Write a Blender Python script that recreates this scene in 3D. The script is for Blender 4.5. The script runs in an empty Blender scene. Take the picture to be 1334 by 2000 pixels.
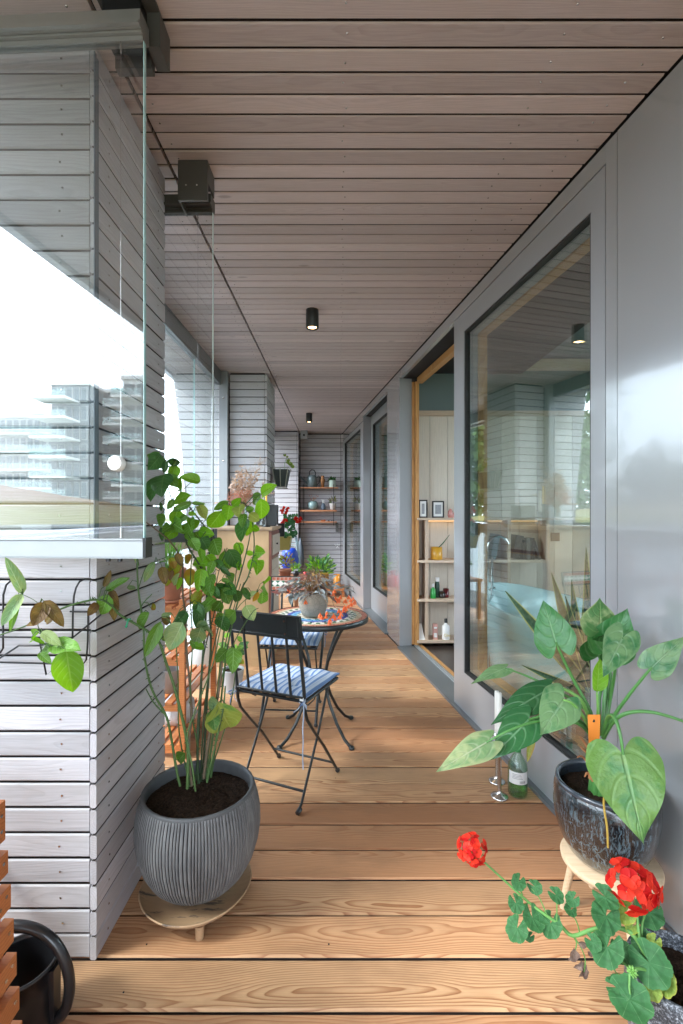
import bpy, math, random
from mathutils import Vector, Matrix
R = math.radians
rnd = random.Random(7)
scene = bpy.context.scene
col = scene.collection

# ------------------------------------------------------------------ camera
F, CX, CY, EYE = 947.0, 662.0, 1002.0, 1.238       # photo pixels, eye height (m)
cam = bpy.data.cameras.new('camera')
cam.sensor_fit = 'HORIZONTAL'; cam.sensor_width = 24.0
cam.lens = 24.0 * F / 1334.0
cam.shift_x = (667.0 - CX) / 1334.0
cam.shift_y = (CY - 1000.0) / 1334.0
cam.clip_start = 0.02; cam.clip_end = 2000
camo = bpy.data.objects.new('camera', cam); col.objects.link(camo)
camo.location = (0, 0, EYE); camo.rotation_euler = (R(90), 0, 0)
scene.camera = camo

# ------------------------------------------------------------------ light
w = bpy.data.worlds.new('World'); scene.world = w; w.use_nodes = True
nt = w.node_tree; nt.nodes.clear()
out = nt.nodes.new('ShaderNodeOutputWorld'); bg = nt.nodes.new('ShaderNodeBackground')
sky = nt.nodes.new('ShaderNodeTexSky'); sky.sky_type = 'NISHITA'; sky.sun_disc = False
sky.sun_elevation = R(42); sky.sun_rotation = R(250); sky.air_density = 1.0; sky.dust_density = 2.0
tc = nt.nodes.new('ShaderNodeTexCoord'); mp = nt.nodes.new('ShaderNodeMapping')
mp.inputs['Scale'].default_value = (1.0, 1.0, 2.2)
nz = nt.nodes.new('ShaderNodeTexNoise'); nz.inputs['Scale'].default_value = 2.2; nz.inputs['Detail'].default_value = 5
cr = nt.nodes.new('ShaderNodeMapRange'); cr.inputs[1].default_value = .38; cr.inputs[2].default_value = .6
cr.inputs[3].default_value = .62; cr.inputs[4].default_value = 1.0
mx = nt.nodes.new('ShaderNodeMix'); mx.data_type = 'RGBA'
mx.inputs['B'].default_value = (11.6, 13.2, 15.0, 1)
nt.links.new(tc.outputs['Generated'], mp.inputs['Vector']); nt.links.new(mp.outputs[0], nz.inputs['Vector'])
nt.links.new(nz.outputs['Fac'], cr.inputs[0]); nt.links.new(cr.outputs[0], mx.inputs['Factor'])
nt.links.new(sky.outputs[0], mx.inputs['A']); nt.links.new(mx.outputs['Result'], bg.inputs[0])
bg.inputs[1].default_value = 0.15
nt.links.new(bg.outputs[0], out.inputs[0])
sl = bpy.data.lights.new('sun', 'SUN'); sl.energy = 1.1; sl.angle = R(14); sl.color = (1, .97, .93)
so = bpy.data.objects.new('sun', sl); col.objects.link(so)
# sun_rotation 250 deg: sun stands to the left of the balcony (towards -x), a little behind the camera
sd = Vector((math.sin(R(250)) * math.cos(R(42)), math.cos(R(250)) * math.cos(R(42)), math.sin(R(42))))
so.rotation_euler = sd.to_track_quat('Z', 'Y').to_euler(); so.location = (-10, -4, 12)
vs = scene.view_settings
vs.view_transform = 'Standard'; vs.look = 'None'; vs.gamma = 1; vs.use_curve_mapping = False
vs.exposure = 2.22
try:
    scene.cycles.max_bounces = 10; scene.cycles.diffuse_bounces = 6; scene.cycles.transparent_max_bounces = 24
    scene.cycles.glossy_bounces = 5; scene.cycles.sample_clamp_indirect = 6
    scene.cycles.caustics_reflective = False; scene.cycles.caustics_refractive = False
except Exception: pass

# ------------------------------------------------------------------ helpers
def P(px, py, d):            # a point of the place seen at (px, py) whose depth is d metres
    return Vector(((px - CX) / F * d, d, EYE - (py - CY) / F * d))

class MB:
    def __init__(s): s.v = []; s.f = []; s.uv = None; s.sm = []
    def add(s, vs, fs, smooth=False):
        o = len(s.v); s.v += [tuple(p) for p in vs]; s.f += [tuple(i + o for i in f) for f in fs]
        s.sm += [smooth] * len(fs); return s
    def hexa(s, c):          # 8 corners: bottom 4 ccw, top 4 ccw
        return s.add(c, [(3,2,1,0),(4,5,6,7),(0,1,5,4),(1,2,6,5),(2,3,7,6),(3,0,4,7)])
    def box(s, x0, x1, y0, y1, z0, z1):
        return s.hexa([(x0,y0,z0),(x1,y0,z0),(x1,y1,z0),(x0,y1,z0),(x0,y0,z1),(x1,y0,z1),(x1,y1,z1),(x0,y1,z1)])
    def obox(s, c, u, v, n, a, b, h):     # oriented box, half sizes a, b, h
        c = Vector(c); u = Vector(u).normalized() * a; v = Vector(v).normalized() * b; n = Vector(n).normalized() * h
        return s.hexa([c-u-v-n, c+u-v-n, c+u+v-n, c-u+v-n, c-u-v+n, c+u-v+n, c+u+v+n, c-u+v+n])
    def tube(s, pts, r, n=8, cap=True, flat=1.0):
        pts = [Vector(p) for p in pts]; k = len(pts)
        rr = r if isinstance(r, (list, tuple)) else [r] * k
        o = []; ref = None
        for i in range(k):
            d = (pts[min(i+1, k-1)] - pts[max(i-1, 0)])
            d = d.normalized() if d.length > 1e-9 else Vector((0,0,1))
            if ref is None:
                ref = Vector((0,0,1)) if abs(d.z) < .9 else Vector((1,0,0))
            u = (ref - d * ref.dot(d)); u = u.normalized() if u.length > 1e-6 else d.orthogonal().normalized()
            v = d.cross(u); ref = u
            for j in range(n):
                a = 2 * math.pi * j / n
                o.append(pts[i] + u * (math.cos(a) * rr[i]) + v * (math.sin(a) * rr[i] * flat))
        fs = []
        for i in range(k - 1):
            for j in range(n):
                a = i*n + j; b = i*n + (j+1) % n
                fs.append((a, b, b + n, a + n))
        s.add(o, fs, True)
        if cap:
            s.add(o[:n], [tuple(range(n))[::-1]]); s.add(o[-n:], [tuple(range(n))])
        return s
    def lathe(s, prof, c=(0,0,0), n=32, wob=None, cap0=False, cap1=False):
        c = Vector(c); o = []; k = len(prof)
        for i, (r, z) in enumerate(prof):
            for j in range(n):
                a = 2 * math.pi * j / n; q = r * (wob(a, z, i) if wob else 1)
                o.append((c.x + math.cos(a) * q, c.y + math.sin(a) * q, c.z + z))
        fs = []
        for i in range(k - 1):
            for j in range(n):
                a = i*n + j; b = i*n + (j+1) % n
                fs.append((a, b, b + n, a + n))
        s.add(o, fs, True)
        if cap0: s.add(o[:n], [tuple(range(n))[::-1]])
        if cap1: s.add(o[-n:], [tuple(range(n))])
        return s
    def ball(s, c, r, n=12, m=8, sz=1.0):
        return s.lathe([(max(1e-4, r * math.sin(math.pi * i / m)), -r * sz * math.cos(math.pi * i / m)) for i in range(m + 1)], c, n)

def rootloc(o):
    l = Vector((0,0,0))
    while o: l += o.location; o = o.parent
    return l

def make_mesh(name, mb, mat, off=Vector((0,0,0))):
    me = bpy.data.meshes.new(name)
    me.from_pydata([(p[0]-off.x, p[1]-off.y, p[2]-off.z) for p in mb.v], [], mb.f)
    me.polygons.foreach_set('use_smooth', mb.sm)
    if mb.uv:
        l = me.uv_layers.new(name='UVMap'); fl = []
        for lp in me.loops: fl += mb.uv[lp.vertex_index]
        l.data.foreach_set('uv', fl)
    if mat: me.materials.append(mat)
    me.update(); return me

def obj(name, mb, mat, parent=None, smooth_angle=None):
    """world-space mesh builder -> one object; origin on its own base"""
    if parent is not None and parent.get('local'):
        off = Vector((0,0,0)); me = make_mesh(name, mb, mat)
        o = bpy.data.objects.new(name, me); col.objects.link(o); o.parent = parent; return o
    if parent is not None:
        off = rootloc(parent)
        me = make_mesh(name, mb, mat, off)
        o = bpy.data.objects.new(name, me); col.objects.link(o); o.parent = parent
    else:
        xs = [p[0] for p in mb.v]; ys = [p[1] for p in mb.v]; zs = [p[2] for p in mb.v]
        off = Vector(((min(xs)+max(xs))/2, (min(ys)+max(ys))/2, min(zs)))
        me = make_mesh(name, mb, mat, off)
        o = bpy.data.objects.new(name, me); col.objects.link(o); o.location = off
    return o

def tag(o, label, cat=None, group=None):
    o['label'] = label
    if cat: o['category'] = cat
    if group: o['group'] = group
    return o

def thing(name, label, cat, loc=(0,0,0), rz=0, group=None, local=False):
    o = bpy.data.objects.new(name, None); col.objects.link(o)
    o.location = loc; o.rotation_euler = (0,0,rz); o.empty_display_size = .1
    if local: o['local'] = 1
    return tag(o, label, cat, group)

def inst(name, me, parent, loc, rz=0, rot=None):     # instance of a shared mesh as a child
    o = bpy.data.objects.new(name, me); col.objects.link(o); o.parent = parent
    o.location = Vector(loc) - (rootloc(parent) if parent else Vector((0,0,0)))
    o.rotation_euler = rot if rot else (0,0,rz)
    return o

def dup(root, loc, rz, label, group=None):
    r = root.copy(); col.objects.link(r); r.location = loc; r.rotation_euler = (0,0,rz); r['label'] = label
    if group: r['group'] = group
    for ch in list(root.children):
        c = ch.copy(); col.objects.link(c); c.parent = r
        for g in list(ch.children):
            d = g.copy(); col.objects.link(d); d.parent = c
    return r

# ------------------------------------------------------------------ materials
class NT:
    def __init__(s, name):
        s.m = bpy.data.materials.new(name); s.m.use_nodes = True; s.t = s.m.node_tree; s.t.nodes.clear()
        s.out = s.n('OutputMaterial')
    def n(s, ty, **k):
        x = s.t.nodes.new('ShaderNode' + ty)
        for a, b in k.items(): setattr(x, a, b)
        return x
    def l(s, a, b): s.t.links.new(a, b)
    def math(s, op, a, b=None, c=None, clamp=False):
        x = s.n('Math', operation=op); x.use_clamp = clamp
        for i, q in enumerate((a, b, c)):
            if q is None: continue
            if isinstance(q, (int, float)): x.inputs[i].default_value = q
            else: s.l(q, x.inputs[i])
        return x.outputs[0]
    def noise(s, vec, scale, detail=3, rough=.5):
        x = s.n('TexNoise'); x.inputs['Scale'].default_value = scale; x.inputs['Detail'].default_value = detail
        x.inputs['Roughness'].default_value = rough
        if vec is not None: s.l(vec, x.inputs['Vector'])
        return x.outputs['Fac']
    def mapping(s, vec, scale=(1,1,1), loc=(0,0,0)):
        x = s.n('Mapping'); x.inputs['Scale'].default_value = scale; x.inputs['Location'].default_value = loc
        s.l(vec, x.inputs['Vector']); return x.outputs[0]
    def mix(s, f, a, b, blend='MIX'):
        x = s.n('Mix', data_type='RGBA', blend_type=blend)
        for nm, q in (('Factor', f), ('A', a), ('B', b)):
            if isinstance(q, (int, float)): x.inputs[nm].default_value = q
            elif isinstance(q, tuple): x.inputs[nm].default_value = (*q[:3], 1)
            else: s.l(q, x.inputs[nm])
        return x.outputs['Result']
    def ramp(s, f, stops):
        x = s.n('ValToRGB'); e = x.color_ramp.elements
        while len(e) > 1: e.remove(e[-1])
        e[0].position = stops[0][0]; e[0].color = (*stops[0][1], 1) if isinstance(stops[0][1], tuple) else (stops[0][1],)*3 + (1,)
        for p, c in stops[1:]:
            q = e.new(p); q.color = (*c, 1) if isinstance(c, tuple) else (c, c, c, 1)
        s.l(f, x.inputs[0]); return x.outputs[0]
    def bump(s, h, strength=.3, dist=.01):
        x = s.n('Bump'); x.inputs['Strength'].default_value = strength; x.inputs['Distance'].default_value = dist
        s.l(h, x.inputs['Height']); return x.outputs[0]
    def bsdf(s, color, rough=.5, metal=0, normal=None, coat=0, spec=.5, coat_rough=.05):
        b = s.n('BsdfPrincipled')
        if isinstance(color, tuple): b.inputs['Base Color'].default_value = (*color[:3], 1)
        else: s.l(color, b.inputs['Base Color'])
        if isinstance(rough, (int, float)): b.inputs['Roughness'].default_value = rough
        else: s.l(rough, b.inputs['Roughness'])
        b.inputs['Metallic'].default_value = metal; b.inputs['Coat Weight'].default_value = coat
        b.inputs['Coat Roughness'].default_value = coat_rough
        b.inputs['Specular IOR Level'].default_value = spec
        if normal is not None: s.l(normal, b.inputs['Normal'])
        return b
    def done(s, b):
        s.l(b.outputs[0] if hasattr(b, 'outputs') else b, s.out.inputs[0]); return s.m

def simple(name, c, rough=.5, metal=0, coat=0, var=.12, scale=14, bump=.05, spec=.5):
    t = NT(name); co = t.n('TexCoord').outputs['Object']
    n = t.noise(co, scale, 4, .6)
    f = t.math('MULTIPLY', n, 2 * var); f = t.math('ADD', f, 1 - var)
    mixc = t.n('VectorMath', operation='SCALE'); mixc.inputs[0].default_value = c; t.l(f, mixc.inputs['Scale'])
    r = t.math('ADD', t.math('MULTIPLY', n, .15), rough - .07, clamp=True)
    nb = t.bump(t.noise(co, scale * 6, 2), bump, .002) if bump else None
    return t.done(t.bsdf(mixc.outputs[0], r, metal, nb, coat, spec))

def wood(name, light, dark, ringw=.006, contrast=1.0, tint=None, tint_amt=.5, stain=None, stain_amt=.0, rough=.6, along='X', knots=True, spec=.35):
    t = NT(name); co = t.n('TexCoord').outputs['Object']; oi = t.n('ObjectInfo').outputs['Random']
    r2 = t.math('FRACT', t.math('MULTIPLY', oi, 17.37)); r3 = t.math('FRACT', t.math('MULTIPLY', oi, 71.13)); r4 = t.math('FRACT', t.math('MULTIPLY', oi, 233.7))
    sp = t.n('SeparateXYZ'); t.l(co, sp.inputs[0])
    X, Y, Z = sp.outputs[0], sp.outputs[1], sp.outputs[2]
    if along == 'Y': X, Y = Y, X
    if along == 'Z': X, Z = Z, X
    xs = t.math('ADD', X, t.math('MULTIPLY', oi, 60.0))
    def n1(freq, seed, det=1):
        c = t.n('CombineXYZ'); t.l(t.math('MULTIPLY', xs, freq), c.inputs[0]); t.l(t.math('MULTIPLY', r2, 9.0), c.inputs[1]); c.inputs[2].default_value = seed
        return t.math('SUBTRACT', t.noise(c.outputs[0], 1.0, det), .5)
    yy = t.math('ADD', t.math('SUBTRACT', Y, t.math('MULTIPLY', t.math('SUBTRACT', r3, .5), .12)), t.math('MULTIPLY', n1(1.1, 3.3), .12))
    zz = t.math('ADD', t.math('ADD', Z, t.math('ADD', t.math('MULTIPLY', r4, .05), .012)), t.math('MULTIPLY', n1(1.9, 8.1, 2), .075))
    rr = t.math('SQRT', t.math('ADD', t.math('POWER', yy, 2.0), t.math('POWER', zz, 2.0)))
    c = t.n('CombineXYZ'); t.l(t.math('MULTIPLY', xs, 5.0), c.inputs[0]); t.l(t.math('MULTIPLY', Y, 26.0), c.inputs[1]); t.l(t.math('ADD', t.math('MULTIPLY', Z, 26.0), t.math('MULTIPLY', oi, 31.0)), c.inputs[2])
    warp = t.math('MULTIPLY', t.math('SUBTRACT', t.noise(c.outputs[0], 1.0, 2), .5), ringw * 1.6)
    ring = t.math('FRACT', t.math('DIVIDE', t.math('ADD', rr, warp), ringw))
    g = t.ramp(ring, [(0, .12), (.12, 0.0), (.5, .18), (.8, .75), (.93, 1.0), (1.0, .15)])
    c2 = t.n('CombineXYZ'); t.l(t.math('MULTIPLY', xs, 9.0), c2.inputs[0]); t.l(t.math('MULTIPLY', Y, 420.0), c2.inputs[1]); t.l(t.math('MULTIPLY', Z, 420.0), c2.inputs[2])
    fib = t.noise(c2.outputs[0], 1.0, 3, .6)
    big = t.noise(t.mapping(co, (1.3, 7, 7)), 1.0, 2)
    gf = t.math('MULTIPLY', g, contrast)
    gf = t.math('MULTIPLY', gf, t.math('ADD', t.math('MULTIPLY', big, 1.0), .45), clamp=True)
    base = t.mix(gf, light, dark)
    if tint: base = t.mix(t.math('MULTIPLY', t.math('POWER', r3, 1.5), tint_amt), base, tint, 'MIX')
    br = t.math('ADD', t.math('MULTIPLY', t.math('SUBTRACT', fib, .5), .5), t.math('ADD', t.math('MULTIPLY', t.math('SUBTRACT', r2, .5), .32), 1.0))
    sc = t.n('VectorMath', operation='SCALE'); t.l(base, sc.inputs[0]); t.l(br, sc.inputs['Scale'])
    colr = sc.outputs[0]
    if stain:      # patches where the finish has worn or the wood has weathered
        st = t.noise(t.mapping(co, (2.2, 5, 5), (3, 1, 2)), 1.6, 5, .65)
        stf = t.math('MULTIPLY', t.ramp(st, [(.45, 0.0), (.72, 1.0)]), stain_amt)
        colr = t.mix(stf, colr, stain)
    if knots:
        v = t.n('TexVoronoi'); v.inputs['Scale'].default_value = 1.0; v.inputs['Randomness'].default_value = 1.0
        c3 = t.n('CombineXYZ'); t.l(t.math('MULTIPLY', xs, 2.1), c3.inputs[0]); t.l(t.math('MULTIPLY', Y, 6.0), c3.inputs[1]); t.l(t.math('MULTIPLY', oi, 90), c3.inputs[2])
        t.l(c3.outputs[0], v.inputs['Vector'])
        kn = t.ramp(v.outputs['Distance'], [(.0, 1.0), (.045, .8), (.075, 0.0)])
        colr = t.mix(t.math('MULTIPLY', kn, .6), colr, tuple(q * .45 for q in dark))
    h = t.math('ADD', t.math('MULTIPLY', fib, .6), t.math('MULTIPLY', g, -.5))
    ro = t.math('ADD', t.math('MULTIPLY', fib, .2), rough - .1)
    return t.done(t.bsdf(colr, ro, 0, t.bump(h, .35, .0012), 0, spec))

def glass(name, tint=(.93, .97, .96), f0=.05, dirt=.0):
    t = NT(name)
    lw = t.n('LayerWeight'); lw.inputs[0].default_value = .5
    f = t.math('ADD', t.math('MULTIPLY', t.math('POWER', lw.outputs['Facing'], 5.0), 1 - f0), f0, clamp=True)
    tr = t.n('BsdfTransparent'); tr.inputs[0].default_value = (*tint, 1)
    gl = t.n('BsdfGlossy'); gl.inputs['Roughness'].default_value = .0; gl.inputs[0].default_value = (1, 1, 1, 1)
    m = t.n('MixShader'); t.l(f, m.inputs[0]); t.l(tr.outputs[0], m.inputs[1]); t.l(gl.outputs[0], m.inputs[2])
    o = m.outputs[0]
    if dirt:
        co = t.n('TexCoord').outputs['Object']
        d = t.math('MULTIPLY', t.ramp(t.noise(co, 90, 3, .8), [(.45, .25), (.75, 1.0)]), dirt)
        df = t.n('BsdfTranslucent'); df.inputs[0].default_value = (.85, .88, .9, 1)
        m2 = t.n('MixShader'); t.l(d, m2.inputs[0]); t.l(o, m2.inputs[1]); t.l(df.outputs[0], m2.inputs[2]); o = m2.outputs[0]
    return t.done(o)

def leafmat(name, base, vein, edge=None, edge_amt=0, nv=7, slant=1.6, trans=.35, rough=.35, mottle=.3, mottle_c=None, coat=0):
    t = NT(name); uv = t.n('TexCoord').outputs['UV']; sp = t.n('SeparateXYZ'); t.l(uv, sp.inputs[0])
    oi = t.n('ObjectInfo').outputs['Random']
    a = t.math('ABSOLUTE', t.math('SUBTRACT', sp.outputs[0], .5)); v = sp.outputs[1]
    a2 = t.math('MULTIPLY', a, 2.0)
    ph = t.math('FRACT', t.math('MULTIPLY', t.math('SUBTRACT', v, t.math('MULTIPLY', t.math('POWER', a2, 1.25), slant * .16)), nv))
    side = t.ramp(ph, [(0, 1.0), (.07, .7), (.14, 0.0), (.86, 0.0), (.95, .7), (1, 1.0)])
    side = t.math('MULTIPLY', side, t.math('SUBTRACT', 1.0, t.math('MULTIPLY', a2, .55)))
    mid = t.ramp(a, [(0, 1.0), (.018, .9), (.034, 0.0)])
    vf = t.math('MAXIMUM', t.math('MULTIPLY', side, .55), mid)
    co = t.n('TexCoord').outputs['Object']
    n = t.noise(co, 38, 4, .6); n2 = t.noise(co, 160, 2)
    b = t.mix(t.math('MULTIPLY', t.ramp(n, [(.4, 0.0), (.65, 1.0)]), mottle), base, mottle_c or tuple(q * .55 for q in base))
    b = t.mix(vf, b, vein)
    if edge:
        ef = t.ramp(t.math('ADD', a2, t.math('MULTIPLY', t.math('SUBTRACT', n, .5), .7)), [(.72, 0.0), (.95, 1.0)])
        tf = t.ramp(t.math('ADD', t.noise(co, 22, 3), t.math('MULTIPLY', oi, .3)), [(.55, 0.0), (.7, 1.0)])
        b = t.mix(t.math('MULTIPLY', t.math('MAXIMUM', ef, tf), edge_amt), b, edge)
    br = t.math('ADD', t.math('MULTIPLY', oi, .5), .78)
    sc = t.n('VectorMath', operation='SCALE'); t.l(b, sc.inputs[0]); t.l(br, sc.inputs['Scale'])
    # tissue between the veins bulges, veins are grooves
    h = t.math('ADD', t.math('ADD', t.math('MULTIPLY', vf, -1.0), t.math('MULTIPLY', n, .8)), t.math('MULTIPLY', n2, .25))
    nb = t.bump(h, .8, .004)
    p = t.bsdf(sc.outputs[0], rough, 0, nb, coat, .45)
    tl = t.n('BsdfTranslucent'); hs = t.n('HueSaturation'); hs.inputs['Saturation'].default_value = 1.15; hs.inputs['Value'].default_value = 1.7
    hs.inputs['Hue'].default_value = .485
    t.l(sc.outputs[0], hs.inputs['Color']); t.l(hs.outputs[0], tl.inputs[0])
    m = t.n('MixShader'); m.inputs[0].default_value = trans; t.l(p.outputs[0], m.inputs[1]); t.l(tl.outputs[0], m.inputs[2])
    return t.done(m)

def emit(name, c, s):
    t = NT(name); e = t.n('Emission'); e.inputs[0].default_value = (*c, 1); e.inputs[1].default_value = s
    return t.done(e)

M = {}
M['deck'] = wood('larch_deck', (.60, .37, .20), (.26, .10, .038), .0060, .88, (.37, .15, .065), .8, (.20, .11, .06), .45, .48)
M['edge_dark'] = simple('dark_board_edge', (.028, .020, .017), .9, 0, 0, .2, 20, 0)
M['wall'] = wood('grey_stained_pine', (.53, .51, .53), (.38, .36, .37), .0065, .55, (.43, .425, .45), .6, (.37, .345, .33), .45, .6)
M['ceil'] = wood('grey_stained_soffit_pine', (.54, .45, .435), (.41, .335, .32), .0065, .45, (.36, .30, .28), .5, (.40, .33, .27), .3, .5)
M['orange'] = wood('orange_acacia', (.56, .205, .07), (.38, .115, .035), .008, .7, (.45, .15, .05), .5, None, 0, .5)
M['pale_wood'] = wood('pale_birch', (.66, .50, .33), (.52, .36, .21), .01, .4, None, 0, None, 0, .5, knots=False)
M['jamb_wood'] = wood('larch_jamb', (.62, .33, .12), (.40, .17, .05), .012, .8, None, 0, None, 0, .45, along='Z')
M['shelf_wood'] = wood('shelf_board', (.50, .22, .11), (.33, .13, .06), .008, .6, None, 0, None, 0, .55)
M['int_wood'] = wood('whitewashed_spruce', (.66, .60, .52), (.55, .47, .38), .012, .5, None, 0, None, 0, .6, along='Z')
M['int_shelf'] = wood('interior_shelf_board', (.64, .50, .38), (.52, .38, .27), .012, .4, None, 0, None, 0, .6, knots=False)
def plain(name, c, rough, coat=0, spec=.5):
    t = NT(name); return t.done(t.bsdf(c, rough, 0, None, coat, spec))
M['sill_metal'] = plain('sill_powder_coat', (.115, .13, .14), .35, .3)
M['grey_metal'] = plain('grey_powder_coat', (.29, .30, .315), .3, .4, .6)
M['dark_grey_metal'] = plain('dark_grey_powder_coat', (.09, .10, .11), .3, .3)
def lacquer():
    t = NT('grey_lacquer_panel'); co = t.n('TexCoord').outputs['Object']
    nb = t.bump(t.math('ADD', t.noise(co, 26, 3), t.math('MULTIPLY', t.noise(co, 3.5, 2), 3.0)), .05, .004)
    n = t.noise(co, 3, 3); r = t.math('ADD', t.math('MULTIPLY', n, .08), .16)
    b = t.bsdf((.31, .318, .33), r, .1, nb, 1.0, .7, .06); t.l(nb, b.inputs['Coat Normal'])
    return t.done(b)
M['panel'] = lacquer()
M['bracket'] = simple('bronze_grey_steel', (.085, .082, .076), .42, .3, 0, .1, 8, .02)
M['alu'] = simple('brushed_aluminium', (.36, .385, .40), .4, .4, 0, .05, 20, .02)
M['alu_dark'] = simple('bronze_aluminium', (.30, .295, .275), .35, .6, 0, .05, 20, .02)
M['steel'] = simple('bright_steel', (.65, .64, .62), .2, 1.0, 0, .08, 25, .02)
M['chrome'] = simple('chrome', (.75, .77, .78), .06, 1.0, 0, .02, 10, 0)
M['black'] = simple('black_metal', (.012, .012, .013), .38, .1, 0, .2, 20, .05)
M['wrought'] = simple('black_green_iron', (.017, .021, .022), .36, .2, .1, .35, 28, .12)
M['plastic'] = simple('black_plastic', (.012, .012, .014), .3, 0, .2, .15, 12, .02)
M['rubber'] = simple('black_rubber', (.012, .012, .012), .6)
M['dark'] = simple('dark_backing', (.015, .014, .014), .9, 0, 0, .1, 5, 0)
M['glass'] = glass('clear_glass', (.980, .990, .988), .072)
M['glass_dirty'] = glass('dusty_glass', (.93, .96, .96), .05, .10)
M['glass_win'] = glass('window_glass', (.85, .92, .90), .20)
M['glass_edge'] = simple('green_glass_edge', (.42, .66, .66), .15, 0, .5, .05, 5, 0)
M['white'] = simple('white_plastic', (.8, .8, .79), .4, 0, 0, .04, 8, 0)
M['white_gloss'] = simple('white_glaze', (.78, .77, .73), .18, 0, .3, .04, 8, 0)
M['candle'] = simple('white_wax', (.8, .78, .72), .45, 0, 0, .05, 8, .02)
M['yellow_candle'] = simple('yellow_wax', (.85, .48, .05), .4, 0, 0, .05, 8, .02)
M['terracotta'] = simple('terracotta', (.40, .155, .085), .7, 0, 0, .25, 12, .15)
M['tub'] = simple('pale_blue_enamel', (.62, .84, .87), .15, 0, .5, .03, 3, 0)
M['soil'] = None
def soil():
    t = NT('dark_potting_soil'); co = t.n('TexCoord').outputs['Object']
    n = t.noise(co, 120, 6, .75); n2 = t.noise(co, 500, 3)
    c = t.ramp(n, [(.3, (.012, .008, .005)), (.55, (.045, .026, .016)), (.72, (.10, .06, .038))])
    h = t.math('ADD', n, t.math('MULTIPLY', n2, .4))
    return t.done(t.bsdf(c, .95, 0, t.bump(h, 1.0, .012), 0, .15))
M['soil'] = soil()
# ================================================================== STRUCTURE
CEIL = 2.55
def FX(y): return 1.1856 - .141 * y                  # outer face of the slanting facade
fn = Vector((1, .141, 0)).normalized()               # into the house
fu = Vector((-.141, 1, 0)).normalized()
def fbox(mb, y0, y1, d0, d1, z0, z1):                # a box along the facade; d = depth behind its face
    def q(y, d, z): p = Vector((FX(y), y, z)) + fn * d; return (p.x, p.y, z)
    return mb.hexa([q(y0,d0,z0), q(y0,d1,z0), q(y1,d1,z0), q(y1,d0,z0), q(y0,d0,z1), q(y0,d1,z1), q(y1,d1,z1), q(y1,d0,z1)])

def plank(L, W, T, ch=.004, x0f=None, x1f=None):
    """chamfered board, along X, centred; ends may be cut at a slant"""
    prof = [(-W/2+ch,-T/2),(W/2-ch,-T/2),(W/2,-T/2+ch),(W/2,T/2-ch),(W/2-ch,T/2),(-W/2+ch,T/2),(-W/2,T/2-ch),(-W/2,-T/2+ch)]
    m = MB(); o = []
    for s in (0, 1):
        for (y, z) in prof:
            x = (x0f(y) if x0f else -L/2) if s == 0 else (x1f(y) if x1f else L/2)
            o.append((x, y, z))
    fs = [(i, (i+1) % 8, (i+1) % 8 + 8, i + 8) for i in range(8)]
    fs = [f[::-1] for f in fs] + [tuple(range(8)), tuple(range(15, 7, -1))]
    m.add(o, fs); return m
_pm = {}
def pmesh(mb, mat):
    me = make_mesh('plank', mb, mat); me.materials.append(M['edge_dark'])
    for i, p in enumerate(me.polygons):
        if i in (2, 6): p.material_index = 1     # brown long edges, coloured darker still so the gaps read as shade
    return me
def plank_mesh(L, W, T, mat, ch=.004):
    k = (round(L, 3), W, T, mat)
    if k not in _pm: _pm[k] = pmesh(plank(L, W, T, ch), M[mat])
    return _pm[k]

# ---- deck
m = MB(); m.box(-2.0, 1.6, -3.2, 8.3, -.16, -.045)
deck = obj('deck', m, M['dark']); deck['kind'] = 'structure'; deck['label'] = 'larch board deck of the balcony'
y = 1.205 - .145 * 2; k = 0
scr = MB()
while y < 7.95:
    yc = y + .0725; z = -.014 + rnd.uniform(-.0012, .0012)
    xr = FX(yc) + .035
    L0, L1 = -1.06, xr; cx = (L0 + L1) / 2
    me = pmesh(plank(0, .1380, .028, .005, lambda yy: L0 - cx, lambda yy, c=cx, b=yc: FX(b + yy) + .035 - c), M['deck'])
    inst('plank', me, deck, (cx, yc, z))
    if yc < 5:
        for sx in (-.56, -.02, .51):
            for dy in ((-.03,) if rnd.random() < .35 else ()):
                sxx = sx + rnd.uniform(-.012, .012)
                scr.lathe([(.0001, .0016), (.0024, .0016), (.0024, 0)], (sxx, yc + dy + rnd.uniform(-.006, .006), z + .0135), 8)
    y += .145; k += 1
m0 = MB(); m0.box(-1.06, 1.5, -3.1, .9, -.03, -.002); bd = obj('deck_behind_camera', m0, M['deck'], deck)
s_ = obj('screw', scr, M['dark'], deck); s_['kind'] = 'stuff'

# ---- soffit (ceiling) in two bays either side of the seam
m = MB(); m.box(-1.56, 1.75, -3.2, 8.3, CEIL + .022, CEIL + .2)
ceil = obj('ceiling', m, M['dark']); ceil['kind'] = 'structure'; ceil['label'] = 'grey stained board soffit over the balcony'
SEAM = -.639
y = 1.3706 - .0764 * 6; scr = MB()
while y < 8.05:
    yc = y + .0382
    a = SEAM + .006; b = FX(yc) - .012; c = (a + b) / 2
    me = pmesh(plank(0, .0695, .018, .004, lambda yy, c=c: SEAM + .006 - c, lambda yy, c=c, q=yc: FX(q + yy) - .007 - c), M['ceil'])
    z = CEIL + .009 + rnd.uniform(-.0008, .0008)
    inst('plank', me, ceil, (c, yc, z))
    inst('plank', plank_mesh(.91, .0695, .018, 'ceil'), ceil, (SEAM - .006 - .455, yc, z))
    for sx in (-.60, .018, .616, FX(yc) - .10, -.70, -1.3):
        if sx < b - .03: scr.lathe([(.0001, -.0015), (.003, -.0015), (.003, 0)], (sx + rnd.uniform(-.008, .008), yc + rnd.uniform(-.01, .01), z - .009), 6)
    y += .0764
m0 = MB(); m0.box(-1.55, 1.7, -3.1, .9, CEIL, CEIL + .018); obj('soffit_behind_camera', m0, M['ceil'], ceil)
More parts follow.
